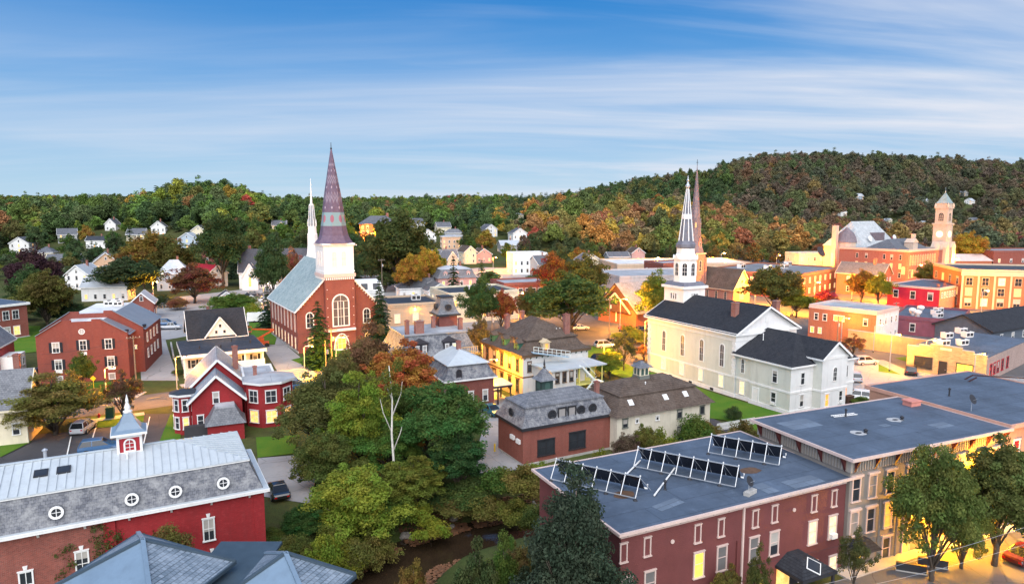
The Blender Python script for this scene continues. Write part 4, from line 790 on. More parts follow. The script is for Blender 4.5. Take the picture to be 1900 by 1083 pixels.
    k = g.mix(g.math('MULTIPLY', hrt, 0.75), k, (0.33, 0.05, 0.10))
    for zz, amp, th in ((8.6, 2.2, 0.32), (9.5, 2.2, 0.22), (12.4, 1.6, 0.22), (13.3, 1.4, 0.2), (16.0, 1.0, 0.2)):
        w_ = g.math('ABSOLUTE', g.math('SUBTRACT', z, g.math('ADD', g.math('MULTIPLY', tri, amp), zz))); k = g.mix(g.math('MULTIPLY', g.math('LESS_THAN', w_, th), 0.42), k, (0.36, 0.32, 0.38))
    for zz in (7.4, 11.6, 15.0):
        d_ = g.math('ADD', g.math('POWER', g.math('MULTIPLY', g.math('SUBTRACT', u, 0.5), 2.2), 2.0), g.math('POWER', g.math('SUBTRACT', z, zz), 2.0)); k = g.mix(g.math('MULTIPLY', g.math('LESS_THAN', d_, 0.07), 0.55), k, (0.5, 0.42, 0.5))
    g.col(k); mb = MB(); a8 = math.pi / 8
    def blend(hw, rr, t):
        o = []
        for q in range(8):
            a = a8 + q * math.pi / 4; sq = hw / max(abs(math.cos(a)), abs(math.sin(a))); rad = sq * (1 - t) + rr * t; o.append((rad * math.cos(a), rad * math.sin(a)))
        return o
    lev = [(0.0, 3.7, 3.9, 0.0), (0.7, 3.2, 3.4, 0.35), (1.6, 2.8, 3.0, 0.8), (3.0, 2.5, 2.7, 1.0), (10, 1.68, 1.76, 1.0), (19.4, 0.12, 0.14, 1.0)]
    for (za, ha, ra, ta), (zb, hb, rb_, tb_) in zip(lev, lev[1:]): mb.frus(blend(ha, ra, ta), za, blend(hb, rb_, tb_), zb)
    mb.obj('spire', g.m, b.o, (cxx, yc, z1 + 0.301)); MB().lathe([(0.16, 19.4), (0.22, 19.6), (0.08, 19.8), (0.05, 20.8)], 8).obj('finial', DARKM, b.o, (cxx, yc, z1 + 0.3))
    rows = [(p, q) for p in (x0 + 0.35, x1 - 0.35) for q in range(5)]; me = MB().lathe([(0.09, 0), (0.09, 0.06)], 8).mesh('anchor_plate', WHITE)
    for p, q in rows: o = put('anchor_plate', me, b.o, (p, -1.6, 5.5 + q * 1.9)); o.rotation_euler = (R(90), 0, 0)
brick_church()
def grey_mansard():
    b = Bld('grey_mansard_house', 'brick house with grey slate mansard, many chimneys and dark square tower', 'house', (-17.2, 103.0), 25); W, D = 12.6, 11.0
    b.wall(0, W, 0, D, 0, 6.7, BRICK); b.cornice(0, W, 0, D, 6.6, 0.4, 0.55, DARKM); b.mansard(0, W, 0, D, 7.0, 3.2, 1.25, OLDSL, over=0.5, curve=0.35); b.frame(1.0, W - 1.0, 1.0, D - 1.0, 10.15, 10.3, 0.5, paint('grey_roof_curb', (0.30, 0.30, 0.31)), 'curb'); MB().box(1.1, W - 1.1, 1.1, D - 1.1, 10.1, 10.24).obj('roof_deck', ROOFP, b.o)
    dk = paint('charcoal_board', (0.045, 0.042, 0.05), 0.8)
    for x, lw in ((3.4, 2.4), (8.3, 2.2)):
        d = MB().box(x - lw / 2, x + lw / 2, 0.1, 2.2, 7.2, 9.0).ext([(x - lw / 2 - 0.25, 9.0), (x + lw / 2 + 0.25, 9.0), (x, 9.75)], 'y', -0.15, 2.4).obj('dormer', dk, b.o)
        for q in (-0.6, 0.6): o = put('window', win_mesh('dh', 0.65, 1.35, WHITE, 0.08), d, (x + q, 0.1, 7.3)); put('pane', pane_mesh('dh', 0.65, 1.35, LITW if (x > 5 and q > 0) else GREYBL, 0.08), o)
    for x, y, h, w_, d_ in ((1.9, 2.4, 2.2, 0.6, 0.6), (3.9, 2.5, 2.0, 1.4, 0.9), (7.6, 6.5, 1.9, 0.6, 0.6), (11.0, 2.9, 1.9, 0.65, 0.65)): b.chimney(x, y, 10.1, h, w_, d_)
    b.b = (0, W, 0, D); b.wins('F', (1.5, 3.5, 10.6, 11.8), (1.0, 4.0), w=0.9, h=1.7); b.wins('R', (2.5, 5.5, 8.5), (1.0, 4.0), w=0.9, h=1.7)
    tx, ty = 10.3, 8.3; t = MB().box(tx - 1.6, tx + 1.6, ty - 1.6, ty + 1.6, 10.1, 12.0).obj('tower', BRICK, b.o); MB().box(tx - 2.1, tx + 2.1, ty - 2.1, ty + 2.1, 12.0, 12.3).obj('tower_eave', DARKM, t)
    s0 = b.roof; b.mansard(tx - 1.75, tx + 1.75, ty - 1.75, ty + 1.75, 12.31, 2.7, 0.7, SLATE, over=0.15, curve=0.4, name='tower_mansard'); MB().box(tx - 1.2, tx + 1.2, ty - 1.2, ty + 1.2, 15.0, 15.2).obj('tower_cap', DARKM, t)
    for loc, rz in (((tx, ty - 1.75, 12.9), 0), ((tx - 1.75, ty, 12.9), -math.pi / 2)): o = put('round_window', win_mesh('round', 1.1, 1.1, DARKM, 0.2), b.o, loc, rz); put('pane', pane_mesh('round', 1.1, 1.1, GLASS, 0.2), o); MB().lathe([(0.5, 0), (0.5, 0.6)], 12).obj('housing', DARKM, o, (0, 0.02, 0.55)).rotation_euler = (R(-90), 0, 0)
    # lower wing with pale metal roof
    x0, x1, y0, y1 = 4.6, 12.2, -8.0, -0.01; b.wall(x0, x1, y0, y1, 0, 4.7, BRICK); b.cornice(x0, x1, y0, y1 - 0.6, 4.65, 0.2, 0.5, WHITE); b.mansard(x0, x1, y0, y1, 4.86, 2.1, 0.8, OLDSL, over=0.4); b.ridge(x0 + 0.7, x1 - 0.7, y0 + 0.7, y1, 6.97, 1.4, METALR, 'y', y0 + 4.2, y1 - 0.5, over=0.3, th=0.1)
    b.b = (x0, x1, y0, y1); b.win('F', 6.6, 4.95, 0.9, 1.5, 'arch', d=0.1, fm=dk); b.wins('F', (6.2, 8.5, 10.8), 1.2, w=0.9, h=1.7); b.win('R', -4, 1.2); b.chimney(8.4, -3.2, 7.2, 2.3, 0.6, 0.6)
    dk_ = MB(); dk_.box(9.2, 12.2, -1.9, -0.05, 7.2, 7.3); w = paint('fresh_deck_wood', (0.50, 0.34, 0.17), 0.8)
    d = dk_.obj('deck', w, b.o); 
    for k in range(9): MB().box(9.2 + k * 0.36, 9.27 + k * 0.36, -1.9, -1.83, 7.3, 8.2).obj('baluster', w, d)
    MB().box(9.15, 12.2, -1.95, -1.8, 8.2, 8.3).obj('handrail', w, d)
    p = MB().box(12.2, 15.6, -7.6, -3.4, 3.0, 3.16).obj('porch_roof', METALR, b.o); MB().box(12.2, 15.5, -7.5, -3.5, 2.7, 2.98).obj('porch_beam', DARKM, p)
    for x, y in ((15.3, -7.3), (15.3, -3.7), (13.2, -7.3)): MB().box(x - 0.1, x + 0.1, y - 0.1, y + 0.1, 0, 2.7).obj('porch_post', DARKM, p)
grey_mansard()
def yellow_house():
    b = Bld('yellow_apartment_house', 'pale yellow three-bay house with brown shingled mansard and rear stairs', 'house', (1.7, 105.3), 30); YP = paint('pale_yellow_clapboard', (0.58, 0.46, 0.30), 0.65, 0.07, bands=0.16); GW = paint('grey_white_clapboard', (0.60, 0.58, 0.55), 0.65, 0.07, bands=0.16); W, D = 12.6, 13.4
    GT = paint('green_trim', (0.03, 0.10, 0.07), 0.6); BT = paint('brown_trim', (0.12, 0.075, 0.045), 0.7)
    b.wall(0, W, 0, D, 0, 7.0, YP); b.part(MB().box(0.0, W + 0.012, -0.012, 0, 0, 6.99), 'side_wall', GW); b.frame(-0.05, W + 0.05, -0.05, D + 0.05, 3.3, 3.55, 0.1, BT, 'belt'); b.cornice(0, W, 0, D, 6.6, 0.42, 0.4, BT)
    b.b = (0, W, 0, D); b.brackets('L', 0.3, D - 0.3, 14, 6.2, GT, 0.14, 0.35, 0.4); b.brackets('F', 0.3, W - 0.3, 12, 6.2, GT, 0.14, 0.35, 0.4)
    b.wins('L', (1.6, 4.1, 6.7, 9.3, 11.8), (0.8, 4.1), w=1.0, h=2.1, fm=BT, hood=BT); b.win('F', 1.2, 4.2, 0.8, 1.7, fm=BT)
    m = b.mansard(0, W, 0, D, 7.05, 2.0, 1.7, BROWNSH, over=0.5, curve=0.45); b.ridge(1.5, W - 1.5, 1.5, D - 1.5, 9.0, 2.6, BROWNSH, 'y', 5.5, D - 5.5, over=0.25); rr = b.roof
    for face, us in (('L', (2.6, 6.7, 10.8)), ('F', (4.6,))):
        for u in us:
            loc, rz = ((0.3, u, 7.2), -math.pi / 2) if face == 'L' else ((u, 0.3, 7.2), 0)
            d = MB().box(-0.65, 0.65, 0.0, 1.4, 0, 1.35).obj('dormer', GT if face == 'L' else YP, b.o, loc, rz); MB().ext([(-0.85, 1.35), (0.85, 1.35), (0, 1.95)], 'y', -0.2, 1.6).obj('dormer_roof', BROWNSH if face == 'L' else YP, d); o = put('window', win_mesh('dh', 0.75, 1.15, GT if face == 'L' else YP, 0.09), d, (0, 0, 0.1)); put('pane', pane_mesh('dh', 0.75, 1.15, GLASS if face == 'L' else LITO, 0.09), o)
    b.chimney(2.6, 9.5, 9.5, 2.4, 0.7, 0.7); b.chimney(6.2, 10.6, 10.4, 1.7, 0.6, 0.6); b.chimney(9.6, 2.0, 8.2, 4.2, 0.95, 0.75)
    p = b.W(8.6, 3.0)
    for k in range(2): q = b.W(8.2 + k * 0.7, 2.9); vent(q.x, q.y, 9.1, 'thin white vent pipe on the brown hip roof of the yellow house', 0.9, 0.05, WHITE)
    # rear wing
    x0, x1, y0, y1 = 2.0, 11.8, -5.4, -0.04; b.wall(x0, x0 + 4.4, y0, y1, 0, 5.3, GW); b.wins('F', (2.9, 4.2, 5.5), (0.9, 3.4), w=0.75, h=1.6, fm=BT); YL = paint('yellow_green_clapboard', (0.66, 0.60, 0.18), 0.65, 0.06, bands=0.16); b.wall(x0 + 4.401, x1 - 0.6, y0 + 1.6, y1, 0, 5.2, YL)  # yellow lamp light on the recessed porch is put into its clapboard colour
    rf = b.part(MB().box(x0 - 0.5, x1 + 0.3, y0 - 0.4, y1, 5.31, 5.5), 'wing_roof', METALR); b.wins('F', (7.4, 9.9), 3.3, w=0.85, h=1.5); b.door('F', 8.6, 0.9, 2.1, WHITE, 2.7)
    pd = b.part(MB().box(6.5, 11.6, y0 - 0.2, y0 + 1.59, 2.5, 2.66), 'porch_deck', YL)
    for x in (7.0, 9.2, 11.4): MB().box(x - 0.07, x + 0.07, y0 - 0.1, y0 + 0.04, 0, 5.3).obj('post', YL, pd)
    b.part(MB().quad((8.5, -5.8, 2.3), (13.6, -8.4, 1.5), (15.2, -5.0, 1.5), (11.6, -3.6, 2.3)), 'lean_to_roof', paint('mossy_shed_roof', (0.20, 0.16, 0.06), 0.9)); b.part(MB().box(9, 13.4, -6.6, -4.6, 0, 1.55), 'lean_to', YL)  # yellow light falling on this low roof is put into its colour
    WG = paint('pale_stair_paint', (0.70, 0.74, 0.70), 0.6); g = MB().beam((1.4, -0.5, 7.4), (7.4, -1.8, 6.3), 0.9, 0.12).obj('gangway', paint('blue_grey_steel', (0.30, 0.42, 0.50), 0.5), b.o)
    for k in range(9): a = Vector((1.4, -1.0, 7.4)).lerp(Vector((7.4, -2.3, 6.3)), k / 8); MB().beam(a, a + Vector((0, 0, 1.0)), 0.06).obj('baluster', WG, g)
    for dz in (0.5, 1.0): MB().beam((1.4, -1.0, 7.4 + dz), (7.4, -2.3, 6.3 + dz), 0.06).obj('handrail', WG, g)
    st = MB(); a0, a1 = Vector((7.2, -5.9, 5.6)), Vector((9.4, -6.4, 3.2)); a2, a3 = Vector((9.2, -6.9, 3.0)), Vector((5.6, -7.3, 0.1))
    s = MB().beam(a0, a1, 0.1, 0.25).beam(a0 + Vector((0, 0.8, 0)), a1 + Vector((0, 0.8, 0)), 0.1, 0.25).beam(a2, a3, 0.1, 0.25).beam(a2 + Vector((0, 0.8, 0)), a3 + Vector((0, 0.8, 0)), 0.1, 0.25).box(9.0, 10.6, -7.0, -5.5, 3.0, 3.1).obj('fire_stair', WG, b.o)
    for P, Q in ((a0, a1), (a2, a3)):
        for k in range(10): q = P.lerp(Q, (k + 0.5) / 10); MB().box(q.x - 0.14, q.x + 0.14, q.y, q.y + 0.8, q.z - 0.02, q.z + 0.03).obj('tread', WG, s)
        MB().beam(P + Vector((0, 0, 1)), Q + Vector((0, 0, 1)), 0.06).obj('handrail', WG, s)
yellow_house()
def brick_coach():
    b = Bld('brick_coach_house', 'small brick coach house with slate mansard, round dormers and spired cupola', 'coach house', (1.3, 76.9), 28); W, D = 12.4, 6.4
    BB = brickm('coach_house_brick', (0.27, 0.062, 0.045), (0.21, 0.05, 0.038), (0.25, 0.15, 0.12), stain=0.25); b.wall(0, W, 0, D, -0.6, 4.4, BB); b.part(MB().box(-0.05, W + 0.05, -0.06, D, -0.8, 0.25), 'plinth', CONC); b.cornice(0, W, 0, D, 4.3, 0.35, 0.35, DARKM); b.b = (0, W, 0, D)
    b.win('F', 3.1, 0.9, 2.4, 1.9, 'double', fm=DARKM, t=0.12); b.win('F', 7.5, 0.95, 2.4, 2.1, 'double', fm=DARKM, t=0.12); b.mansard(0, W, 0, D, 4.65, 2.0, 0.75, OLDSL, over=0.3, curve=0.15); r = b.ridge(0.7, W - 0.7, 0.7, D - 0.7, 6.66, 1.0, SLATE, 'x', 2.8, W - 2.8, over=0.12)
    for x in (4.0, 8.1, 9.8): o = put('round_window', win_mesh('round', 1.15, 1.15, DARKM, 0.2), b.o, (x, 0.12, 5.05)); put('pane', pane_mesh('round', 1.15, 1.15, GLASS, 0.2), o); MB().lathe([(0.6, 0), (0.6, 0.8)], 14).obj('housing', SLATE, o, (0, 0.02, 0.575)).rotation_euler = (R(-90), 0, 0)
    for x in (5.35, 6.75): o = put('window', win_mesh('plain', 1.15, 1.3, DARKM, 0.13), b.o, (x, 0.1, 5.0)); put('pane', pane_mesh('plain', 1.15, 1.3, GREYBL, 0.13), o); MB().box(-0.56, 0.56, 0.01, 0.8, 0, 1.3).obj('housing', SLATE, o)
    o = put('round_window', win_mesh('round', 1.1, 1.1, DARKM, 0.2), b.o, (0.12, 3.2, 5.1), -math.pi / 2); put('pane', pane_mesh('round', 1.1, 1.1, GLASS, 0.2), o); b.chimney(11.4, 1.6, 6.4, 1.9, 0.5, 0.5)
    GR = paint('dark_green_board', (0.03, 0.055, 0.05), 0.7); cx, cy_, cz = 5.3, 4.2, 6.9; c = MB().box(cx - 0.8, cx + 0.8, cy_ - 0.8, cy_ + 0.8, cz, cz + 2.0).obj('cupola', GR, b.o)
    for loc, rz in (((cx, cy_ - 0.8, cz + 0.8), 0), ((cx - 0.8, cy_, cz + 0.8), -math.pi / 2)): put('louvre', pane_mesh('arch', 0.8, 1.0, paint('green_louvre', (0.05, 0.10, 0.085), 0.7, bands=0.12), 0.1), c, loc, rz)
    mb = MB(); pr = [(1.2, 2.0), (0.75, 2.35), (0.4, 2.95), (0.12, 3.35)]
    for (a, za), (d, zd) in zip(pr, pr[1:]): mb.frus(rect(cx - a, cx + a, cy_ - a, cy_ + a), cz + za, rect(cx - d, cx + d, cy_ - d, cy_ + d), cz + zd)
    mb.obj('cupola_roof', SLATE, c); MB().lathe([(0.12, 3.35), (0.2, 3.5), (0.07, 3.6), (0.14, 3.8), (0.03, 4.5)], 8, cx, cy_).obj('finial', DARKM, c, (0, 0, cz))
    MB().box(-0.25, 0, 2.0, 2.9, 2.6, 3.1).obj('wall_unit', WHITE, b.o); MB().box(-0.25, 0, 0.6, 1.4, 2.5, 3.0).obj('wall_unit', WHITE, b.o)
brick_coach()
def cream_barn():
    b = Bld('cream_barn_house', 'cream barn with brown shingled gambrel roof, three skylights and small cupola', 'barn', (12.9, 81.4), 27); CW = paint('cream_clapboard', (0.68, 0.62, 0.50), 0.7, 0.1, bands=0.16); W, D = 15.0, 9.0; GT = paint('grey_green_trim', (0.16, 0.17, 0.15))
    b.wall(0, W, 0, D, -1.2, 4.55, CW); b.b = (0, W, 0, D); b.wins('F', (1.2, 9.8, 13.6), 3.05, w=0.85, h=1.1, style='plain', fm=GT); b.wins('F', (1.3, 9.9), 0.0, w=0.85, h=1.9, fm=GT); b.win('F', 13.6, 0.2, 0.9, 1.8, fm=GT, lit=LIT); b.win('F', 3.0, 3.4, 0.55, 0.5, 'plain'); b.win('F', 6.2, 3.3, 0.6, 0.55, 'plain')
    m = b.mansard(0, W, 0, D, 4.5, 2.0, 1.5, BROWNSH, over=0.5, curve=0.05); r = b.ridge(1.4, W - 1.4, 1.4, D - 1.4, 6.5, 1.3, BROWNSH, 'x', 4.4, W - 4.4, over=0.12)
    sl = math.atan(2.0 / 2.0)
    for x in (2.6, 8.1, 11.4): o = MB().box(-0.35, 0.35, 0, 0.8, 0, 0.1).obj('skylight', WHITE, m, (x, 0.55, 5.5)); o.rotation_euler = (sl, 0, 0); MB().quad((-0.28, 0.06, 0.105), (0.28, 0.06, 0.105), (0.28, 0.74, 0.105), (-0.28, 0.74, 0.105)).obj('pane', paint('frosted_pane', (0.75, 0.77, 0.8), 0.3), o)
    cx, cy_, cz = 7.0, D / 2, 7.6; c = MB().box(cx - 0.8, cx + 0.8, cy_ - 0.8, cy_ + 0.8, cz - 0.4, cz + 0.5).obj('cupola', GT, b.o); MB().box(cx - 0.72, cx + 0.72, cy_ - 0.72, cy_ + 0.72, cz + 0.5, cz + 1.6).obj('lantern', CREAM, c)
    for loc, rz in (((cx - 0.33, cy_ - 0.72, cz + 0.55), 0), ((cx + 0.33, cy_ - 0.72, cz + 0.55), 0), ((cx - 0.72, cy_ - 0.33, cz + 0.55), -math.pi / 2), ((cx - 0.72, cy_ + 0.33, cz + 0.55), -math.pi / 2)): put('louvre', pane_mesh('arch', 0.5, 0.95, paint('green_louvre', (0.05, 0.10, 0.085)), 0.08), c, loc, rz)
    mb = MB()
    for (a, za), (d, zd) in zip([(1.15, 1.6), (0.8, 1.9), (0.3, 2.15), (0.25, 2.3)], [(0.8, 1.9), (0.3, 2.15), (0.25, 2.3), (0.05, 2.4)]): mb.frus(rect(cx - a, cx + a, cy_ - a, cy_ + a), cz + za, rect(cx - d, cx + d, cy_ - d, cy_ + d), cz + zd)
    mb.obj('cupola_roof', SLATE, c); q = b.W(6.4, 2.8); vent(q.x, q.y, 6.9, 'thin white vent pipe on the brown barn roof', 0.5, 0.06, WHITE)
cream_barn()
def white_church():
    b = Bld('white_church', 'large white and sage clapboard church with dark roof and ribbed steeple', 'church', (40.5, 96.8), 28.5); W = 13.8; D0, D1, D2 = 7.6, 10.8, 32.0; c = W / 2
    WF = paint('white_front_clapboard', (0.76, 0.755, 0.745), 0.6, 0.05, bands=0.15)
    def body(x0, x1, y0, y1, h): b.wall(x0, x1, y0, y1, 0, h, SAGE); b.part(MB().box(x0 + 0.002, x1 - 0.002, y0 - 0.012, y0, 0.6, h - 0.02), 'front_boards', WF); b.frame(x0 - 0.08, x1 + 0.08, y0 - 0.1, y1 + 0.08, 3.15, 3.45, 0.12, WHITE, 'belt_course'); b.frame(x0 - 0.1, x1 + 0.1, y0 - 0.12, y1 + 0.1, -0.2, 0.62, 0.14, WHITE, 'water_table'); b.b = (x0, x1, y0, y1)  # shaded sides and brighter front are put into two wall colours
    body(0, W, D1, D2, 10.3)      # nave
    b.frame(-0.45, W + 0.45, D1 - 0.45, D2 + 0.45, 9.9, 10.35, 0.5, WHITE, 'cornice'); b.frame(-0.1, W + 0.1, D1 - 0.1, D2 + 0.1, 9.0, 9.9, 0.15, WHITE, 'frieze'); nr = b.ridge(0, W, D1, D2, 10.35, 3.7, DKSHING, 'y', trim=WHITE, wallm=WF, over=0.6)
    for y in (13.6, 18.2, 22.8, 27.6): b.win('L', y, 4.35, 1.15, 3.9, 'arch', blind=paint('leaded_glass', (0.10, 0.085, 0.09), 0.3), t=0.16); b.win('L', y, 1.1, 1.15, 2.0, 'dh', lit=LITW, t=0.14)
    for y in (15.5, 20.5, 25.5): b.part(MB().box(-0.16, -0.1, y - 0.35, y + 0.35, 0.1, 0.5), 'basement_vent', DARKM)
    q1 = MB().box(-0.14, 0.5, -0.14, 0.001, 0, 0.42).mesh('quoin', WHITE); q2 = MB().box(-0.14, 0.001, -0.14, 0.5, 0, 0.42).mesh('quoin', WHITE)
    for k in range(12):
        for y in (D1, D2 - 0.6): put('quoin', q2, b.o, (0, y + (0.14 if k % 2 else 0.0), 3.5 + k * 0.45))
    b.part(MB().box(c - 0.45, c + 0.45, D1 - 0.1, D1, 11.6, 12.5), 'gable_vent', WHITE); b.chimney(3.6, 14.6, 11.8, 2.6, 0.9, 0.9); b.chimney(W - 2.4, 13.0, 11.2, 3.2, 0.9, 0.9)
    body(0.15, W - 0.15, D0, D1 - 0.13, 7.3); b.win('L', 9.3, 4.2, 0.8, 2.4, 'arch', t=0.12); b.win('L', 9.3, 0.9, 1.1, 2.1, 'dh', lit=LITW)   # link
    body(-0.2, W + 0.2, 0, D0 - 0.13, 7.2)    # rear block
    b.win('L', 2.8, 4.3, 1.0, 1.8); b.win('L', 2.9, 0.9, 1.0, 1.9, ac=True); b.door('L', 6.3, 1.1, 2.6, WHITE); b.wins('F', (2.3,), (1.0, 4.3), w=0.95, h=1.8); b.wins('F', (W - 1.7,), (1.0, 4.3), w=0.95, h=1.8, lits=[LITO, None]); b.frame(-0.55, W + 0.55, -0.35, D0, 7.0, 7.25, 0.4, WHITE, 'eave')
    b.ridge(-0.2, W + 0.2, 0, D1 - 0.1, 7.25, 3.3, DKSHING, 'y', 5.2, D1 - 0.1, over=0.4, trim=WHITE)
    body(4.6, 10.2, -1.5, 1.5, 8.3); b.win('F', c + 0.55, 4.5, 1.0, 2.2, 'arch', t=0.12); b.win('F', 5.9, 0.9, 0.9, 1.9, lit=LITO); b.win('F', 9.0, 1.0, 0.9, 1.9, ac=True); b.frame(4.5, 10.3, -1.6, 3.2, 7.9, 8.3, 0.2, WHITE, 'frieze'); b.part(MB().box(4.62, 10.18, 1.5, 4.0, 7.0, 8.3), 'bay_wall', WF); b.ridge(4.6, 10.2, -1.5, 5.8, 8.3, 2.0, DKSHING, 'y', None, 5.8, over=0.45, trim=WHITE, wallm=WF)
    for x in (3.6, 9.4): p = b.W(x, 8.6); vent(p.x, p.y, 9.3, 'thin white vent pipe on the dark rear roof of the white church', 0.9, 0.06, WHITE)
    # steeple at the far end
    sy = 30.2; SL = paint('dark_lead_slate', (0.15, 0.15, 0.18), 0.5, 0.2, 2.0); s = MB().box(c - 2.6, c + 2.6, sy - 2.6, sy + 2.6, 10, 15.3).obj('steeple_base', WHITE, b.o); b.b = (c - 2.6, c + 2.6, sy - 2.6, sy + 2.6)
    for k in range(3):
        for f, u in (('L', sy), ('F', c)): b.win(f, u - 0.6 + k * 0.6, 13.3, 0.42, 1.1, 'plain', t=0.05)
    MB().box(c - 3.0, c + 3.0, sy - 3.0, sy + 3.0, 15.3, 15.75).obj('base_cornice', WHITE, s); MB().frus(rect(c - 2.7, c + 2.7, sy - 2.7, sy + 2.7), 15.76, rect(c - 2.2, c + 2.2, sy - 2.2, sy + 2.2), 16.4).obj('base_skirt', SL, s)
    a8 = math.pi / 8; oc = lambda r: ngon(8, r, c, sy, a8); bf = MB().frus(oc(2.15), 16.3, oc(2.15), 20.6).obj('belfry', WHITE, b.o); rr = 2.15 * math.cos(a8); lv = paint('dark_louvre', (0.02, 0.02, 0.025), 0.8, bands=0.2)
    for k in range(8):
        a = k * math.pi / 4; o = put('window', win_mesh('arch', 1.05, 2.5, WHITE, 0.12), bf, (c + rr * math.cos(a), sy + rr * math.sin(a), 17.5), a + math.pi / 2); put('louvre', pane_mesh('arch', 1.05, 2.5, lv, 0.12), o); MB().ext([(-0.95, 0), (0.95, 0), (0, 0.75)], 'y', -0.25, 0).obj('pediment', WHITE, bf, (c + rr * math.cos(a), sy + rr * math.sin(a), 20.6), a + math.pi / 2)
    MB().lathe([(2.3, 20.4), (2.35, 20.7), (1.75, 21.6), (1.7, 22.6)], 8, c, sy, a8).obj('drum', WHITE, s); MB().lathe([(1.75, 22.6), (1.95, 22.8), (1.9, 23.3), (1.45, 23.9)], 8, c, sy, a8).obj('drum_roof', SL, s)
    sp = MB().lathe([(1.35, 23.9), (0.85, 28.3), (0.22, 33.4)], 8, c, sy, a8).obj('spire', SL, b.o); MB().lathe([(0.98, 27.9), (1.0, 28.1), (0.95, 28.7), (0.8, 28.8)], 8, c, sy, a8).obj('spire_band', WHITE, sp)
    for k in range(8): a = a8 + k * math.pi / 4; p = lambda r, z: (c + r * math.cos(a), sy + r * math.sin(a), z); MB().tube([p(1.37, 23.9), p(0.87, 28.3), p(0.24, 33.4)], 0.12, 5, 0.07).obj('rib', WHITE, sp)
    MB().lathe([(0.2, 33.4), (0.42, 33.7), (0.45, 34.0), (0.2, 34.3), (0.16, 34.7), (0.3, 34.9), (0.12, 35.1), (0.03, 35.8)], 10, c, sy).obj('finial', STEEL, sp)
white_church()
def rows(b, face, us, z, hh, lits, fm, **k):
    for i, u in enumerate(us): b.win(face, u, z, 0.95, hh, lit=lits[i % len(lits)], fm=fm, **k)
def maroon():
    b = Bld('maroon_apartment_building', 'maroon clapboard row building with blue flat roof carrying solar panels', 'apartment building', (7.5, 44.6), 25.5); W, D, h = 22.4, 12.0, 7.9
    b.wall(0, W, 0, D, -1.5, h, MAROON); b.cornice(0, W, 0, D, h - 0.45, 0.45, 0.06, PINKT, 'frieze'); rf = b.part(MB().box(-0.45, W + 0.3, -0.5, D + 0.4, h + 0.02, h + 0.16), 'roof', ROOFB); b.roof = rf; b.frame(-0.55, W + 0.3, -0.6, D + 0.5, h + 0.0, h + 0.2, 0.16, PINKT, 'roof_edge'); b.b = (0, W, 0, D); b.brackets('F', 0.5, W - 0.6, 15, h - 0.42, DARKM, 0.09, 0.4, 0.4); b.brackets('L', 0.5, D - 0.6, 8, h - 0.42, DARKM, 0.09, 0.4, 0.4)
    xs = (0.2, 2.2, 6.7, 8.9, 12.3, 14.3, 18.6, 20.9); 
    for x in xs: b.win('F', x, 5.75, 0.62, 1.35, 'plain', fm=PINKT, t=0.09, blind=MAROON)
    sh = paint('drawn_shade', (0.16, 0.15, 0.145), 0.8); lt = [None, None, LITY, None, None, None, LITW, LITW]
    for i, x in enumerate((0.5, 2.5, 6.9, 9.1, 12.3, 14.4, 18.6, 20.9)): b.win('F', x, 3.0 if i not in (0, 1) else 2.6, 1.0, 1.95, lit=lt[i], fm=PINKT, blind=None if i == 5 else sh, ac=(i == 7))
    for i, x in enumerate((2.5, 7.0, 9.4, 13.2, 18.9, 21.2)): b.win('F', x, -0.55, 1.0, 1.95, lit=[None, None, None, LITY, None, LITW][i], fm=PINKT, blind=sh, ac=(i == 5))
    b.wins('L', (2.5, 5.5, 8.8), (-0.2, 3.0), w=0.95, h=1.9, fm=PINKT); MB().box(11.0, 11.16, -0.14, -0.02, -1, h - 0.1).obj('downspout', PINKT, b.o); MB().box(10.5, 10.62, -0.14, -0.02, -1, 5.0).obj('downspout', MAROON, b.o)
    for x in (4.4, 16.4): MB().lathe([(0.16, 0), (0.16, 0.07)], 10).obj('wall_light', PINKT, b.o, (x, -0.02, 6.3)).rotation_euler = (R(90), 0, 0)
    # entrance porch with hipped canopy
    p = b.part(MB().frus(rect(14.7, 18.3, -2.7, -0.02), 2.1, rect(15.9, 17.1, -1.5, -0.02), 2.9), 'entrance_canopy', DKSHING); o = MB().box(-0.55, 0.55, -0.55, 0.55, 0, 0.06).obj('canopy_skylight', WHITE, p, (16.5, -1.9, 2.62)); o.rotation_euler = (R(33), 0, 0); q = MB().box(-0.48, 0.48, -0.48, 0.48, 0.061, 0.08).obj('pane', GLASS, o)
    o.rotation_mode = 'ZYX'; o.rotation_euler = (R(33.7), 0, R(45)); o.location = (16.5, -2.05, 2.56); b.frame(14.65, 18.35, -2.75, -0.02, 1.85, 2.08, 0.15, DARKM, 'canopy_beam', p)
    for x in (14.85, 18.15): MB().box(x - 0.09, x + 0.09, -2.6, -2.42, -1.2, 1.85).obj('canopy_post', DARKM, p)
    b.part(MB().box(14.8, 15.6, -0.6, -0.05, -0.9, 1.8), 'lit_vestibule', LIT); b.door('F', 16.7, 1.0, 2.1, DARKM, -0.6); b.part(MB().box(14.7, 18.3, -2.4, -0.06, -1.2, -0.62), 'porch_floor', CONC)
    for k in range(6): MB().box(17.0 + k * 0.2, 17.05 + k * 0.2, -2.55, -2.5, -0.6, 0.3).obj('porch_baluster', DARKM, p)
    # solar arrays on white racks
    zr = h + 0.17; PAN = G('solar_cell_glass', 0.12, 0.5); PAN.col(PAN.mix(PAN.noise(1.5, 3), (0.006, 0.008, 0.014), (0.016, 0.018, 0.03)))
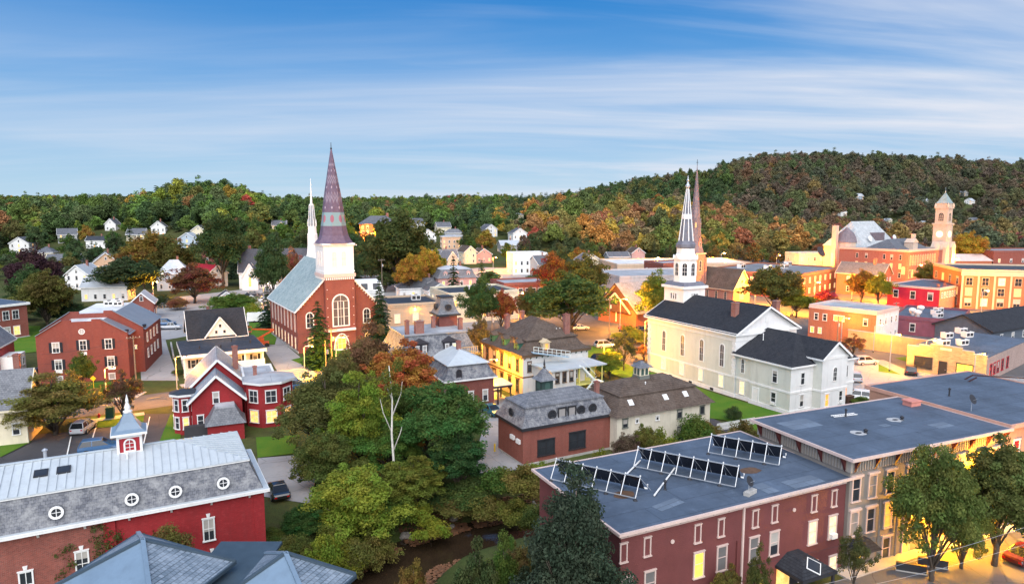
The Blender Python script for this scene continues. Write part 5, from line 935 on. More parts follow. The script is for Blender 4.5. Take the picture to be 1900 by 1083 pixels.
    def array(x, y, n, rz, label):
        """a-frame rack: struts towards the viewer, panels sloping down behind the top rail"""
        p = b.W(x, y); t = thing('solar_array', label, 'solar array', (p.x, p.y, zr), b.ang + rz, 'solar arrays on the flat roof'); pw, top, yt, yb = 1.2, 1.5, 0.95, 2.0; L = n * pw
        MB().box(0, L, -0.035, 0.035, 0.16, 0.22).obj('base_rail', STEEL, t); MB().box(-0.05, L + 0.05, yt - 0.05, yt + 0.03, top - 0.02, top + 0.06).obj('top_rail', STEEL, t); MB().tube([(-0.1, yb + 0.05, 0.25), (L + 0.2, yb + 0.05, 0.25), (L + 0.2, yb + 0.05, 0.6)], 0.07, 6).obj('pipe', WHITE, t)
        ln = math.hypot(yb - yt, top - 0.2); pan = MB().box(0.02, pw - 0.02, 0, ln, -0.06, 0).mesh('solar_panel', PAN.m); tilt = math.atan2(-(top - 0.2), yb - yt)
        for k in range(n): o = put('solar_panel', pan, t, (k * pw, yt + 0.04, top + 0.03)); o.rotation_euler = (tilt, 0, 0)
        for k in range(n + 1):
            x_ = k * pw; MB().beam((x_, yt, top), (x_, 0, 0.18), 0.05).obj('strut', WHITE, t); MB().lathe([(0.06, 0), (0.06, 0.1)], 6).obj('rail_cap', WHITE, t, (x_, yt, top + 0.05))
            if k % 2 == 0: MB().lathe([(0.2, 0.0), (0.05, 0.17)], 6, x_, 0).obj('foot', DARKM, t); MB().beam((x_, yt, top - 0.05), (x_ + 0.5, yb, 0.2), 0.03).obj('brace', STEEL, t)
        return t
    def loc_of(q): v = at(*q, zr) - b.A; c_, s_ = math.cos(b.ang), math.sin(b.ang); return (v.x * c_ + v.y * s_, -v.x * s_ + v.y * c_)
    AR = R(-31 - 25.5)
    array(*loc_of((1022, 892)), 6, AR, 'solar array nearest the round conifer, with six dark panels'); array(*loc_of((1176, 868)), 7, AR, 'longest solar array in the middle of the flat roof'); array(*loc_of((1314, 842)), 5, AR, 'solar array at the back corner by the grey building')
    b.part(MB().tube([(*loc_of((1188, 856)), zr + 0.12), (*loc_of((1158, 886)), zr + 0.12)], 0.07, 6), 'pipe', WHITE); b.part(MB().tube([(*loc_of((1252, 870)), zr + 0.12), (*loc_of((1214, 921)), zr + 0.12)], 0.07, 6), 'pipe', WHITE)
    pt = flatroof('newer_membrane_patch', (0.13, 0.165, 0.215))
    for q, w_, d_, rz in (((1490, 893), 3.4, 1.5, 0), ((1240, 935), 2.6, 1.0, 0.2), ((1420, 905), 1.2, 1.8, 0)): x_, y_ = loc_of(q); b.part(MB().box(-w_ / 2, w_ / 2, -d_ / 2, d_ / 2, 0, 0.008), 'roof_patch', pt, None, (x_, y_, zr), rz)
    stain = paint('rusty_puddle_stain', (0.12, 0.07, 0.045), 0.7, 0.4, 1.5)
    for x, y, r in ((*loc_of((1158, 917)), 1.0), (*loc_of((1392, 872)), 1.0)): b.part(MB().quad(*[(x + r * math.cos(a * 0.524) * rnd.uniform(.8, 1.1), y + 0.7 * r * math.sin(a * 0.524) * rnd.uniform(.8, 1.1), zr + 0.004) for a in range(12)]), 'puddle_stain', stain)
    p = at(1389, 915, zr); d = dish(p.x, p.y, zr, b.ang + 0.3, 'dark satellite dish on pale ballast blocks, maroon building roof', 0.42)
    MB().box(-0.62, -0.02, -0.35, 0.1, 0, 0.3).obj('ballast', CONC, d); MB().box(0.02, 0.62, -0.35, 0.1, 0, 0.3).obj('ballast', CONC, d)
    for i, (x, y) in enumerate(((3.9, 5.6), (7.0, 4.2), (19, 8))): p = b.W(x, y); vent(p.x, p.y, zr, ['dark vent pipe under the nearest solar array', 'short dark vent pipe right of the nearest solar array', 'short dark vent pipe near the grey wall on maroon building roof'][i], 0.6, 0.09)
maroon()
def grey_block():
    b = Bld('grey_block', 'grey taupe three-storey block with bracketed cornice and blue flat roof', 'apartment building', (27.75, 53.9), 23.0); W, D, h = 19.6, 10.4, 9.7; FR = paint('grey_panelled_frieze', (0.34, 0.30, 0.265), 0.75); BRN = paint('red_brown_bracket', (0.10, 0.022, 0.02), 0.7)
    b.wall(0, W, 0, D, -0.8, h, TAUPE); b.cornice(0, W, 0, D, h - 1.25, 1.2, 0.12, FR, 'frieze'); b.part(MB().box(-0.6, W, -0.7, D + 0.5, h + 0.0, h + 0.14), 'roof', ROOFB); b.frame(-0.7, W, -0.8, D + 0.6, h - 0.05, h + 0.2, 0.15, PINKT, 'roof_edge'); b.b = (-0.12, W + 0.12, -0.12, D + 0.12)
    b.brackets('F', 0.3, W - 0.3, 9, h - 1.3, BRN, 0.2, 0.55, 1.2); b.brackets('L', 0.4, D - 0.4, 5, h - 1.3, BRN, 0.2, 0.55, 1.2)
    me = MB().box(-0.03, 0.03, -0.09, 0, 0, 0.95).mesh('frieze_batten', TAUPE)
    for k in range(66): put('frieze_batten', me, b.o, (0.2 + k * 0.295, -0.12, h - 1.2))
    for k in range(34): put('frieze_batten', me, b.o, (-0.12, 0.3 + k * 0.295, h - 1.2), -math.pi / 2)
    b.b = (0, W, 0, D); tp = paint('boarded_opening', (0.30, 0.255, 0.22), 0.8)
    for i, x in enumerate((0.75, 2.65, 4.75, 7.2, 9.5, 11.6, 14, 16.3, 18.5)):
        b.win('F', x, 5.9, 1.0, 2.0, fm=PINKT, blind=tp if i in (1, 4) else None, lit=LITO if i == 8 else None, hood=PINKT, ac=(i == 3)); b.win('F', x, 2.9, 1.0, 2.1, fm=PINKT, blind=tp if i == 0 else None, lit=[None, None, LITO, None, LITO, LIT, None, LITO, None][i], hood=PINKT)
        if i > 1: b.win('F', x, -0.1, 1.0, 2.1, fm=PINKT, lit=[None, None, None, LITY, None, LIT, None, None, LIT][i], hood=PINKT)
    b.part(MB().frus(rect(0.2, 2.5, -1.5, -0.02), 2.0, rect(0.6, 2.1, -0.6, -0.02), 2.6), 'door_canopy', DKSHING); b.door('F', 1.35, 1.0, 2.1, DARKM, -0.3); b.part(MB().box(1.0, 1.7, -0.2, -0.06, 0.8, 1.7), 'entrance_light', LITY)
    for x in (3.6, 5.75): MB().tube([(x, -0.14, -0.6), (x, -0.14, 5.6)], 0.09, 6).obj('downspout', TAUPE, b.o)
    pt = flatroof('newer_membrane_patch', (0.13, 0.165, 0.215))
    for x_, y_, w_, d_ in ((2.6, 8.0, 3.6, 2.2), (14.5, 2.6, 2.2, 1.2), (9.6, 4.6, 1.0, 0.6)): b.part(MB().box(-w_ / 2, w_ / 2, -d_ / 2, d_ / 2, 0, 0.008), 'roof_patch', pt, None, (x_, y_, h + 0.142))
    zr = h + 0.15; pd = paint('pale_dried_puddle', (0.42, 0.42, 0.42), 0.7, 0.2, 2.0)
    for i, (x, y) in enumerate(((5.5, 4.0), (12.0, 5.4))):
        b.part(MB().quad(*[(x + 0.85 * math.cos(a * 0.449) * rnd.uniform(.75, 1.15), y + 0.65 * math.sin(a * 0.449) * rnd.uniform(.75, 1.15), zr + 0.004) for a in range(14)]), 'puddle_mark', pd); MB().quad(*[(x + 0.35 * math.cos(a * 0.785), y + 0.22 * math.sin(a * 0.785), zr + 0.008) for a in range(8)]).obj('roof_drain', DARKM, b.o); p = b.W(x + 0.6, y - 0.25); vent(p.x, p.y, zr, ['low black vent beside the left pale puddle mark on grey block roof', 'low black vent beside the right pale puddle mark on grey block roof'][i], 0.18, 0.12)
    p = b.W(8.5, 8.0); vent(p.x, p.y, zr, 'black vent pipe by the white ladder on grey block roof', 0.6, 0.08); la = thing('roof_ladder', 'white ladder lying flat on the blue roof of the grey block', 'ladder', (*b.W(7.2, 8.2), zr + 0.03), b.ang - 0.1)
    for y in (0, 0.4): MB().box(0, 2.8, y, y + 0.06, 0, 0.07).obj('rail', WHITE, la)
    for k in range(10): MB().box(0.12 + k * 0.28, 0.17 + k * 0.28, 0.061, 0.399, 0.01, 0.05).obj('rung', WHITE, la)
    p = b.W(18.0, 8.2); ht = thing('roof_hatch', 'salmon pink roof hatch near the roof step', 'roof hatch', (p.x, p.y, zr), b.ang); hp = paint('salmon_hatch_paint', (0.62, 0.24, 0.19)); MB().box(-0.7, 0.7, -0.5, 0.5, 0, 0.45).obj('curb', hp, ht); MB().box(-0.8, 0.8, -0.6, 0.6, 0.46, 0.56).obj('lid', hp, ht)
    s = Bld('salmon_building', 'salmon stucco building with blue flat roof at right picture edge', 'apartment building', tuple(b.W(W + 0.05, 0)), 23.0); SA = paint('salmon_stucco', (0.52, 0.27, 0.18), 0.8, 0.1); s.wall(0, 17, 0.1, 14.5, -0.8, 9.9, SA); s.part(MB().box(-0.1, 17.5, -0.5, 15, 9.9, 10.05), 'roof', ROOFB); s.frame(-0.14, 17.5, -0.6, 15.1, 9.75, 10.15, 0.15, paint('salmon_trim', (0.62, 0.33, 0.24)), 'roof_edge')
    s.b = (0, 17, 0.1, 14.5); s.win('F', 2.0, 6.4, 1.0, 1.9, blind=REDW); s.wins('F', (5, 8), (0.2, 3.2, 6.3), w=1, h=1.9); s.part(MB().box(1.2, 6, -1.6, 0.08, 4.6, 4.8), 'canopy', DARKM)
    p = s.W(1.2, 4.0); dish(p.x, p.y, 10.06, 0.5, 'dark satellite dish on the roof beside the roof step', 0.5); p = s.W(4.5, 8.5); vent(p.x, p.y, 10.06, 'black vent pipe on the right-hand blue roof', 0.7, 0.08)
    q0, q1, q2 = at(1757, 728, 8.6), at(1812, 706, 10.2), at(1900, 704, 10.2); an = math.atan2(q1.y - q0.y, q1.x - q0.x); t = thing('timber_stair', 'dark timber stair climbing to the blue roof by the parking lot', 'stairs', (q0.x, q0.y, 0), an); RT = paint('dark_red_timber', (0.05, 0.018, 0.018), 0.8); L_ = (q1 - q0).length; a, c_ = Vector((0, 0, 7.6)), Vector((L_, 0, 9.6)); L2 = L_ + (q2 - q1).length
    for y in (0, 1.1): MB().beam(a + Vector((0, y, 0)), c_ + Vector((0, y, 0)), 0.16, 0.45).obj('stringer', RT, t); MB().beam(a + Vector((0, y, 1)), c_ + Vector((0, y, 1)), 0.12).obj('handrail', RT, t)
    MB().box(L_, L2, 0, 1.2, 9.5, 9.65).obj('landing', RT, t); MB().box(L_, L2, 1.1, 1.2, 10.5, 10.62).obj('landing_rail', RT, t)
    for k in range(12): q = a.lerp(c_, (k + .5) / 12); MB().box(q.x - 0.15, q.x + 0.15, 0.05, 1.05, q.z, q.z + 0.05).obj('tread', RT, t)
    for k in range(5): x = k * L2 / 4; MB().box(x - 0.09, x + 0.09, 0.0, 0.18, 0, 7.4 + min(1, x / L_) * 2.1).obj('post', RT, t)
grey_block()
# ------------------------------------------------------------------ downtown and the houses behind
def hit(px, py):
    dx = (px - 950) / F; dv = (541.5 - py) / F; d = Vector((dx, CT + dv * ST, -ST + dv * CT)); t = 60.0
    while t < 3000:
        p = Vector((0, 0, H)) + d * t
        if p.z <= ground(p.x, p.y): return p
        t += 1.0
    return p
ORB = brickm('orange_brick', (0.36, 0.11, 0.055), (0.30, 0.09, 0.045), (0.36, 0.2, 0.14), stain=0.15); DKB = brickm('dark_red_brick', (0.24, 0.05, 0.035), (0.20, 0.042, 0.03), (0.26, 0.14, 0.11), stain=0.2); TANS = paint('sandstone', (0.58, 0.44, 0.34), 0.85, 0.12); PINKW = paint('pink_clapboard', (0.55, 0.33, 0.30), 0.7, 0.08, bands=0.2); TANW = paint('tan_stucco', (0.58, 0.43, 0.30), 0.8, 0.1)
GREYR = slatem('grey_shingles', (0.085, 0.09, 0.105), (0.135, 0.14, 0.155), moss=0.35); REDR = paint('red_metal_roof', (0.45, 0.03, 0.05), 0.5); PALER = paint('pale_metal_roof', (0.46, 0.49, 0.52), 0.5, 0.1, 0.4, 0.4, 0.1)
def a_frame():
    b = Bld('stone_roof_church', 'low brick church with steep pale shingled roof and white cross', 'church', (31.5, 171.5), 40); PS = slatem('pale_stone_shingles', (0.24, 0.22, 0.21), (0.33, 0.31, 0.30), 0.4, 0.3, moss=0.5); W, D = 30, 13.0
    b.wall(0, W, 0, D, 0, 4.0, ORB); b.ridge(0, W, 0, D, 4.0, 6.4, PS, 'x', over=0.9, trim=paint('brown_fascia', (0.10, 0.055, 0.04)), wallm=paint('brown_boards', (0.11, 0.06, 0.045), bands=0.25)); mb = MB().box(-0.35, -0.15, D / 2 - 0.12, D / 2 + 0.12, 0.5, 7.5).box(-0.35, -0.15, D / 2 - 1.2, D / 2 + 1.2, 5.2, 5.45); mb.obj('cross', WHITE, b.o)
    mb = MB(); mb.beam((-0.9, 1.2, 3.2), (-0.9, D / 2, 8.0), 0.25, 0.4).beam((-0.9, D - 1.2, 3.2), (-0.9, D / 2, 8.0), 0.25, 0.4).obj('porch_rafters', PINKT, b.o); b.part(MB().ext([(1.4, 3.2), (D - 1.4, 3.2), (D / 2, 7.6)], 'x', -0.8, -0.02), 'porch_gable', paint('brown_boards', (0.11, 0.06, 0.045), bands=0.25)); b.wins('F', (6, 10, 14, 18), 0.9, w=1.1, h=2.0, lit=LIT)
a_frame()
def gothic():
    b = Bld('brick_steeple_church', 'brick church with slender purple slate spire behind the white steeple', 'church', (59.2, 222.0), 35); SS = slatem('purple_grey_slate', (0.13, 0.10, 0.115), (0.20, 0.16, 0.175), moss=0.4); tw = 2.5; PB = brickm('pink_brick', (0.40, 0.16, 0.11), (0.34, 0.13, 0.09), (0.42, 0.27, 0.22), stain=0.2)
    b.wall(-tw, tw, -tw, tw, 0, 15.5, PB)
    for q in (-1, 1):
        for p in (-1, 1): MB().box(q * tw - 0.35, q * tw + 0.35, p * tw - 0.35, p * tw + 0.35, 0, 14.0).obj('buttress', PB, b.o)
    b.win('F', 0, 9.6, 1.3, 3.6, 'gothic', fm=TANS, t=0.2); b.win('L', 0, 9.6, 1.3, 3.6, 'gothic', fm=TANS, t=0.2); b.win('F', 0, 3.5, 1.1, 3.0, 'gothic', fm=TANS, t=0.2); b.win('L', 0, 3.5, 1.1, 3.0, 'gothic', fm=TANS, t=0.2); b.cornice(-tw, tw, -tw, tw, 15.1, 0.4, 0.2, TANS); a8 = math.pi / 8
    mb = MB(); sq = lambda h_: [(h_ / max(abs(math.cos(a8 + q * math.pi / 4)), abs(math.sin(a8 + q * math.pi / 4))) * math.cos(a8 + q * math.pi / 4), h_ / max(abs(math.cos(a8 + q * math.pi / 4)), abs(math.sin(a8 + q * math.pi / 4))) * math.sin(a8 + q * math.pi / 4)) for q in range(8)]
    mb.frus(sq(2.8), 15.51, ngon(8, 2.25, 0, 0, a8), 18.5).frus(ngon(8, 2.25, 0, 0, a8), 18.5, ngon(8, 0.08, 0, 0, a8), 43.0); mb.obj('spire', SS, b.o)
    for rz in (0, math.pi / 2, math.pi, -math.pi / 2): d = MB().ext([(-0.8, 0), (0.8, 0), (0.8, 2.6), (0, 4.6), (-0.8, 2.6)], 'y', -2.3, -0.8).obj('gablet', PB, b.o, (0, 0, 16.2), rz); o = put('window', win_mesh('gothic', 0.8, 2.4, TANS, 0.12), d, (0, -2.3, 0.4)); put('pane', pane_mesh('gothic', 0.8, 2.4, GLASS, 0.12), o)
    for rz in (math.pi / 4, -math.pi / 4): d = MB().ext([(-0.45, 0), (0.45, 0), (0.45, 1.6), (0, 3.0), (-0.45, 1.6)], 'y', -1.75, -0.6).obj('lucarne', SS, b.o, (0, 0, 23.5), rz); o = put('window', win_mesh('gothic', 0.55, 1.7, TANS, 0.09), d, (0, -1.75, 0.1)); put('pane', pane_mesh('gothic', 0.55, 1.7, LITO, 0.09), o)
    MB().box(-0.05, 0.05, -0.05, 0.05, 43, 45.2).box(-0.45, 0.45, -0.06, 0.06, 44.2, 44.32).obj('cross', DARKM, b.o)
    b.wall(2.2, 10.5, -14, 6, 0, 5.0, PB); b.ridge(2.2, 10.5, -14, 6, 5.0, 5.6, BROWNSH, 'y', over=0.5, wallm=TANW, trim=TANW); b.win('F', 6.3, 6.3, 1.2, 1.2, 'round', fm=TANS); b.win('F', 6.3, 1.2, 2.2, 3.6, 'gothic', fm=TANS, blind=GREYBL); b.wins('L', (-11, -7.5, -4), 1.2, w=1.0, h=2.6, style='gothic', fm=TANS)
gothic()
def block(name, label, A, ang, W, D, h, wallm, roofm, fw=(), lw=(), fm=None, lits=(None,), par=0.5, pm=None, ww=1.1, wh=1.7, wz=None, cat='building', wr=(), style='dh'):
    """flat-roofed commercial block: fw / lw are counts of window bays, wz the sill heights"""
    b = Bld(name, label, cat, A, ang); b.wall(0, W, 0, D, -0.5, h, wallm); b.flat(0, W, 0, D, h, roofm, par, pm or wallm); b.cornice(0, W, 0, D, h - 0.25, 0.3, 0.12, pm or wallm); b.b = (0, W, 0, D); k = 0
    for face, n, ln in (('F', fw, W), ('L', lw, D), ('R', wr, D)):
        for z in (wz or [1.0 + 3.4 * q for q in range(int((h - 1) // 3.3))]):
            for i in range(n or 0): b.win(face, ln * (i + 0.5) / n, z, ww, wh, style, lit=lits[(k * 7 + i * 3) % len(lits)], fm=fm); k += 1
    return b
OFF = None
block('long_red_block', 'long red downtown block with grey flat roof and lit window row', (93.0, 223.0), 45, 41, 33, 7.6, DKB, flatroof('grey_gravel_roof', (0.20, 0.20, 0.21)), 9, 12, lits=(LIT, OFF, OFF, LITO, OFF), pm=ORB, wz=(1.2, 4.8)); 
b = Bld('brick_gable_house', 'brick house with grey gable roof and red chimney before city hall', 'house', (124.0, 228.0), 42); b.wall(0, 8.5, 0, 15, 0, 7.6, ORB); b.ridge(0, 8.5, 0, 15, 7.6, 3.4, GREYR, 'y', trim=PINKT, wallm=ORB); b.wins('F', (1.6, 4.2, 6.9), (1.2, 4.6), w=1.0, h=1.8); b.wins('L', (2, 5, 8, 11), (1.2, 4.6), w=1.0, h=1.8); b.chimney(4.0, 4.0, 9.4, 3.2, 0.9, 0.9)
def city_hall():
    b = Bld('city_hall', 'large red brick city hall with tall clock tower and arched windows', 'city hall', (160.0, 276.0), 35); W, D, h = 33, 29, 12.4; HB = brickm('city_hall_brick', (0.33, 0.085, 0.06), (0.27, 0.07, 0.05), (0.36, 0.2, 0.16), stain=0.15)
    b.wall(0, W, 0, D, 0, h, HB); b.flat(0, W, 0, D, h, ROOFP, 0.5, TANS); b.cornice(0, W, 0, D, h - 0.3, 0.5, 0.3, TANS); b.b = (0, W, 0, D)
    for i in range(11): b.win('F', 2.0 + i * 2.1, 6.6, 1.2, 4.2, 'arch', fm=TANS, t=0.14, blind=paint('dim_hall_glass', (0.22, 0.12, 0.07), 0.3)); b.win('F', 2.0 + i * 2.1, 1.6, 1.2, 3.2, 'dh', fm=TANS, lit=LIT if i % 4 == 1 else None)
    for i, x in enumerate((3, 6.5, 9.5, 17, 21)):
        for j, z in enumerate((1.5, 5.2, 8.8)): b.win('L', x, z, 1.1, 2.0, fm=PINKT, lit=(LIT if (i * 3 + j) % 3 == 1 else None))
    b.win('L', 1.6, 3.0, 1.4, 3.2, 'arch', fm=TANS, lit=LIT); b.ridge(4, W - 3, 6, 20, h + 0.15, 4.0, GREYR, 'x', 9, W - 9, over=0.3)
    d = b.part(MB().box(13, 17, 4.4, 8, h, h + 3.0).ext([(12.6, h + 3), (17.4, h + 3), (15, h + 4.6)], 'y', 4.2, 8), 'pedimented_dormer', TANS); b.chimney(16.6, 6.2, h, 6.4, 2.0, 1.0, TANS)
    for x in (26, 29): b.part(MB().ext([(x - 1.4, h), (x + 1.4, h), (x, h + 2.6)], 'y', -0.3, 1.2), 'roof_gablet', TANS)
    # clock tower
    tx, ty, s = W + 1.6, 2.6, 2.75; t = MB().box(tx - s, tx + s, ty - s, ty + s, 0, 22.6).obj('clock_tower', TANS, b.o); MB().box(tx - s - 0.4, tx + s + 0.4, ty - s - 0.4, ty + s + 0.4, 22.6, 23.3).obj('tower_cornice', TANS, t); s2 = 2.4; MB().box(tx - s2, tx + s2, ty - s2, ty + s2, 23.3, 29.5).obj('belfry', TANS, t); b.b = (tx - s2, tx + s2, ty - s2, ty + s2)
    for f, c in (('F', tx), ('L', ty)): b.win(f, c, 24.0, 2.6, 4.0, 'arch', fm=TANS, t=0.3); 
    b.b = (tx - s, tx + s, ty - s, ty + s)
    for f, c in (('F', tx), ('L', ty)):
        b.win(f, c, 13.2, 0.7, 1.7, 'plain', fm=TANS); loc, rz = ((tx, ty - s - 0.02, 18.6), 0) if f == 'F' else ((tx - s - 0.02, ty, 18.6), -math.pi / 2); c_ = MB().lathe([(1.3, 0), (1.3, 0.18)], 24).obj('clock_face', glow('clock_glass', (1.0, 0.72, 0.38), 1.2, False), t, loc); c_.rotation_euler = (R(90), 0, rz)
        MB().box(-0.05, 0.05, 0, 1.0, 0.19, 0.22).box(0, 0.75, -0.05, 0.05, 0.225, 0.25).obj('clock_hands', DARKM, c_)
    MB().box(tx - s2 - 0.35, tx + s2 + 0.35, ty - s2 - 0.35, ty + s2 + 0.35, 29.5, 30.1).obj('belfry_cornice', TANS, t)
    for q in (-1, 1):
        for p in (-1, 1): MB().lathe([(0.5, 30.1), (0.5, 31.0), (0.05, 32.0)], 6, tx + q * 2.5, ty + p * 2.5).obj('pinnacle', TANS, t)
    MB().box(tx - 2.2, tx + 2.2, ty - 2.2, ty + 2.2, 30.1, 31.8).obj('tower_attic', TANS, t); MB().frus(rect(tx - 2.4, tx + 2.4, ty - 2.4, ty + 2.4), 31.8, rect(tx - 0.1, tx + 0.1, ty - 0.1, ty + 0.1), 36.4).obj('tower_roof', GREENSL, t); MB().lathe([(0.1, 36.4), (0.25, 36.8), (0.05, 37.1), (0.04, 38.4)], 6, tx, ty).obj('finial', STEEL, t)
    for x in (W - 1.5, W + 4.5): b.part(MB().box(x - 1.6, x + 1.6, -1.2, 5, 0, h + 0.5).ext([(x - 1.8, h + 0.5), (x + 1.8, h + 0.5), (x, h + 3.0)], 'y', -1.4, 5), 'pavilion', TANS)
    q = Bld('auditorium', 'auditorium with large pale green hip roof and purple turret roof behind city hall', 'building', (156, 305), 35); q.wall(0, 30, 0, 18, 0, 13, TANS); q.ridge(0, 30, 0, 18, 13, 10.5, slatem('pale_auditorium_slate', (0.34, 0.36, 0.37), (0.44, 0.46, 0.47), 0.5, 0.4, moss=0.5), 'x', 6, 26, over=0.5)
    q.part(MB().lathe([(5.0, 0), (5.0, 14.5)], 14, 1, 8), 'turret', TANS); q.part(MB().lathe([(5.4, 14.5), (3.0, 18.5), (0.3, 21)], 14, 1, 8), 'turret_roof', slatem('purple_grey_slate', (0.13, 0.10, 0.115), (0.20, 0.16, 0.175))); q.part(MB().box(-6, -4, 9, 11, 0, 22), 'chimney', TANS)
    for x in (8, 30): q.part(MB().lathe([(1.3, 0), (1.3, 0.3)], 16), 'roof_fan', WHITE, None, (x, 1, 16)).rotation_euler = (R(75), 0, 0)
    q.part(MB().box(14, 22, 1.5, 4.5, 13, 18.5), 'roof_monitor', slatem('purple_grey_slate', (0.13, 0.10, 0.115), (0.20, 0.16, 0.175)))
city_hall()
def stone_garage():
    b = Bld('stone_garage', 'tan rough stone garage with stepped parapet and blue roof', 'building', (81.4, 115.0), 40); ST_ = brickm('tan_fieldstone', (0.46, 0.34, 0.20), (0.30, 0.21, 0.12), (0.42, 0.33, 0.22), 0.5, 0.22, 0.4); b.wall(0.3, 26, 0, 12.6, 0, 4.3, brickm('pale_rubble', (0.40, 0.28, 0.24), (0.30, 0.22, 0.2), (0.5, 0.4, 0.35), 0.5, 0.22)); b.part(MB().box(0.31, 26, 0.1, 12.5, 4.3, 4.45), 'roof', ROOFB)
    D = 12.6; pts = [(0, -0.2), (D, -0.2), (D, 4.7), (D - 2, 4.7), (D - 2, 5.1), (D - 3.8, 5.1), (D - 3.8, 5.5), (3.8, 5.5), (3.8, 5.1), (2, 5.1), (2, 4.7), (0, 4.7)]; b.part(MB().ext(pts, 'x', 0, 0.45), 'stepped_front', ST_)
    me = None
    for a, c, z in ((0, 2, 4.7), (2, 3.8, 5.1), (3.8, D - 3.8, 5.5), (D - 3.8, D - 2, 5.1), (D - 2, D, 4.7)): b.part(MB().box(-0.08, 0.55, a, c - 0.01, z, z + 0.12), 'coping', CONC)
    b.b = (0, 26, 0, D); b.win('L', 9.8, 1.0, 3.0, 2.0, 'double', fm=DARKM); b.door('L', 6.6, 1.1, 2.6, DARKM, fm=DARKM); b.win('L', 3.2, 0.6, 2.6, 2.2, 'double', lit=LITY, fm=DARKM); b.part(MB().box(-0.05, 0, 5.4, 7.2, 4.75, 5.15), 'name_board', CREAM); b.wins('F', (2.5, 4.5, 6.5, 9, 12), 1.0, w=1.2, h=2.0, fm=REDW)
    for i, (x, y) in enumerate(((5, 8.5), (7.5, 10.2), (8.2, 6.4), (14, 10.8), (18, 8.5), (22, 10.8))): p = b.W(x, y); ac_unit(p.x, p.y, 4.46, b.ang - 0.4, 'white rooftop unit on the blue roof of the stone garage', 0.95 if i != 1 else 0.7, 'units on the stone garage roof')
stone_garage()
b = block('brick_corner_building', 'brick building with white side wall beside the parking lot', (79.0, 146.6), 40, 12, 15, 7.1, ORB, ROOFP, 0, 0, pm=PINKT); b.part(MB().box(0.02, 12, -0.012, 0, 0, 7.0), 'white_side', paint('white_side_paint', (0.72, 0.68, 0.66))); b.b = (0, 12, 0, 15); b.wins('F', (2, 5, 8, 10.5), (1.0, 4.4), w=0.9, h=1.5); b.wins('L', (2.2, 11.2, 13.2), 4.3, w=1.0, h=1.5); b.win('L', 8.0, 4.6, 2.4, 1.2, 'plain', lit=LITY); b.wins('L', (12.2, 14, 4.5), 1.2, w=0.9, h=1.3, lits=[LIT, LITY, None])
yw = paint('ochre_garden_wall', (0.50, 0.36, 0.17), 0.85, 0.15); o = thing('lot_wall', 'ochre lit boundary wall along the far edge of the parking lot', 'wall', (77.6, 142.0, 0), R(130)); MB().box(-14, 6.5, 0, 0.4, 0, 3.6).obj('masonry', yw, o); MB().box(-14.1, 6.6, -0.06, 0.46, 3.6, 3.75).obj('coping', CONC, o)
b = block('purple_store', 'low dull purple store with lit door behind the stone garage', (102, 153.5), 52, 22, 14, 3.9, paint('dull_purple_stucco', (0.20, 0.07, 0.10), 0.8), ROOFB, 0, 0); b.win('L', 2.6, 0.6, 1.3, 2.3, 'plain', lit=LITO); b.win('L', 9.5, 1.0, 1.2, 1.9, 'dh')
for i, (x, y) in enumerate(((4, 5), (9, 6), (14, 6))): p = b.W(x, y); ac_unit(p.x, p.y, 4.05, 0.4, 'white roof unit on the purple store roof', 1.0, 'units on the purple store roof')
p = b.W(3, 10)
for i, (x, y) in enumerate(((3, 9), (6, 10.5), (12, 9.5))): p = b.W(x, y); t = thing('roof_ventilator', 'round white turbine ventilator on the purple store roof', 'ventilator', (p.x, p.y, 4.02), 0, 'turbine ventilators'); MB().lathe([(0.45, 0), (0.45, 0.8)], 12).obj('collar', STEEL, t); MB().lathe([(0.6, 0.8), (0.85, 1.2), (0.7, 1.65), (0.1, 1.85)], 14).obj('turbine', WHITE, t)
b = Bld('dark_roofed_shed', 'long low building with dark shingled gable roof, right edge', 'building', (104, 146), 30); b.wall(0, 40, 0, 12, 0, 3.4, paint('slate_blue_siding', (0.10, 0.12, 0.15))); b.ridge(0, 40, 0, 12, 3.4, 2.8, DKSHING, 'x', over=0.5, wallm=paint('slate_blue_siding', (0.10, 0.12, 0.15)), trim=DARKM); b.wins('F', (4, 9, 14), 1, w=1.1, h=1.4)
b = block('red_store_building', 'bright red flat-roofed building with pale brick right side', (125, 198.5), 38, 25, 14.5, 6.3, paint('crimson_wall_paint', (0.46, 0.015, 0.045), 0.6), ROOFB, 0, 3, par=0.25, pm=PINKT, ww=1.5, wh=2.3, wz=(2.8,)); b.part(MB().box(0.02, 25, -0.012, 0, 0, 6.2), 'brick_side', brickm('pink_brick', (0.40, 0.16, 0.11))); b.b = (0, 25, 0, 14.5); b.wins('F', [1.8 + 1.9 * k for k in range(12)], 3.6, w=0.9, h=1.6); b.chimney(4, 2, 6.3, 1.0); b.chimney(9, 2, 6.3, 1.0)
b = block('orange_brick_block', 'three-storey orange brick block with pale cornice at right edge', (134, 203), -14, 55, 24, 11.2, brickm('bright_orange_brick', (0.42, 0.12, 0.05), (0.36, 0.10, 0.04), (0.40, 0.2, 0.12), stain=0.1), ROOFD, 13, 4, fm=TANW, lits=(OFF, LIT, OFF, OFF, LITW, OFF), ww=1.9, wh=2.3, wz=(0.9, 4.0, 7.1), style='double', pm=TANW); b.part(MB().box(-0.2, 55.2, -0.25, 0, 9.9, 11.2), 'pale_frieze', TANW)
for k in range(14): MB().box(0.05 + k * 4.22, 0.55 + k * 4.22, -0.14, 0, 0, 9.9).obj('pilaster', b.o.children[0].data.materials[0], b.o)
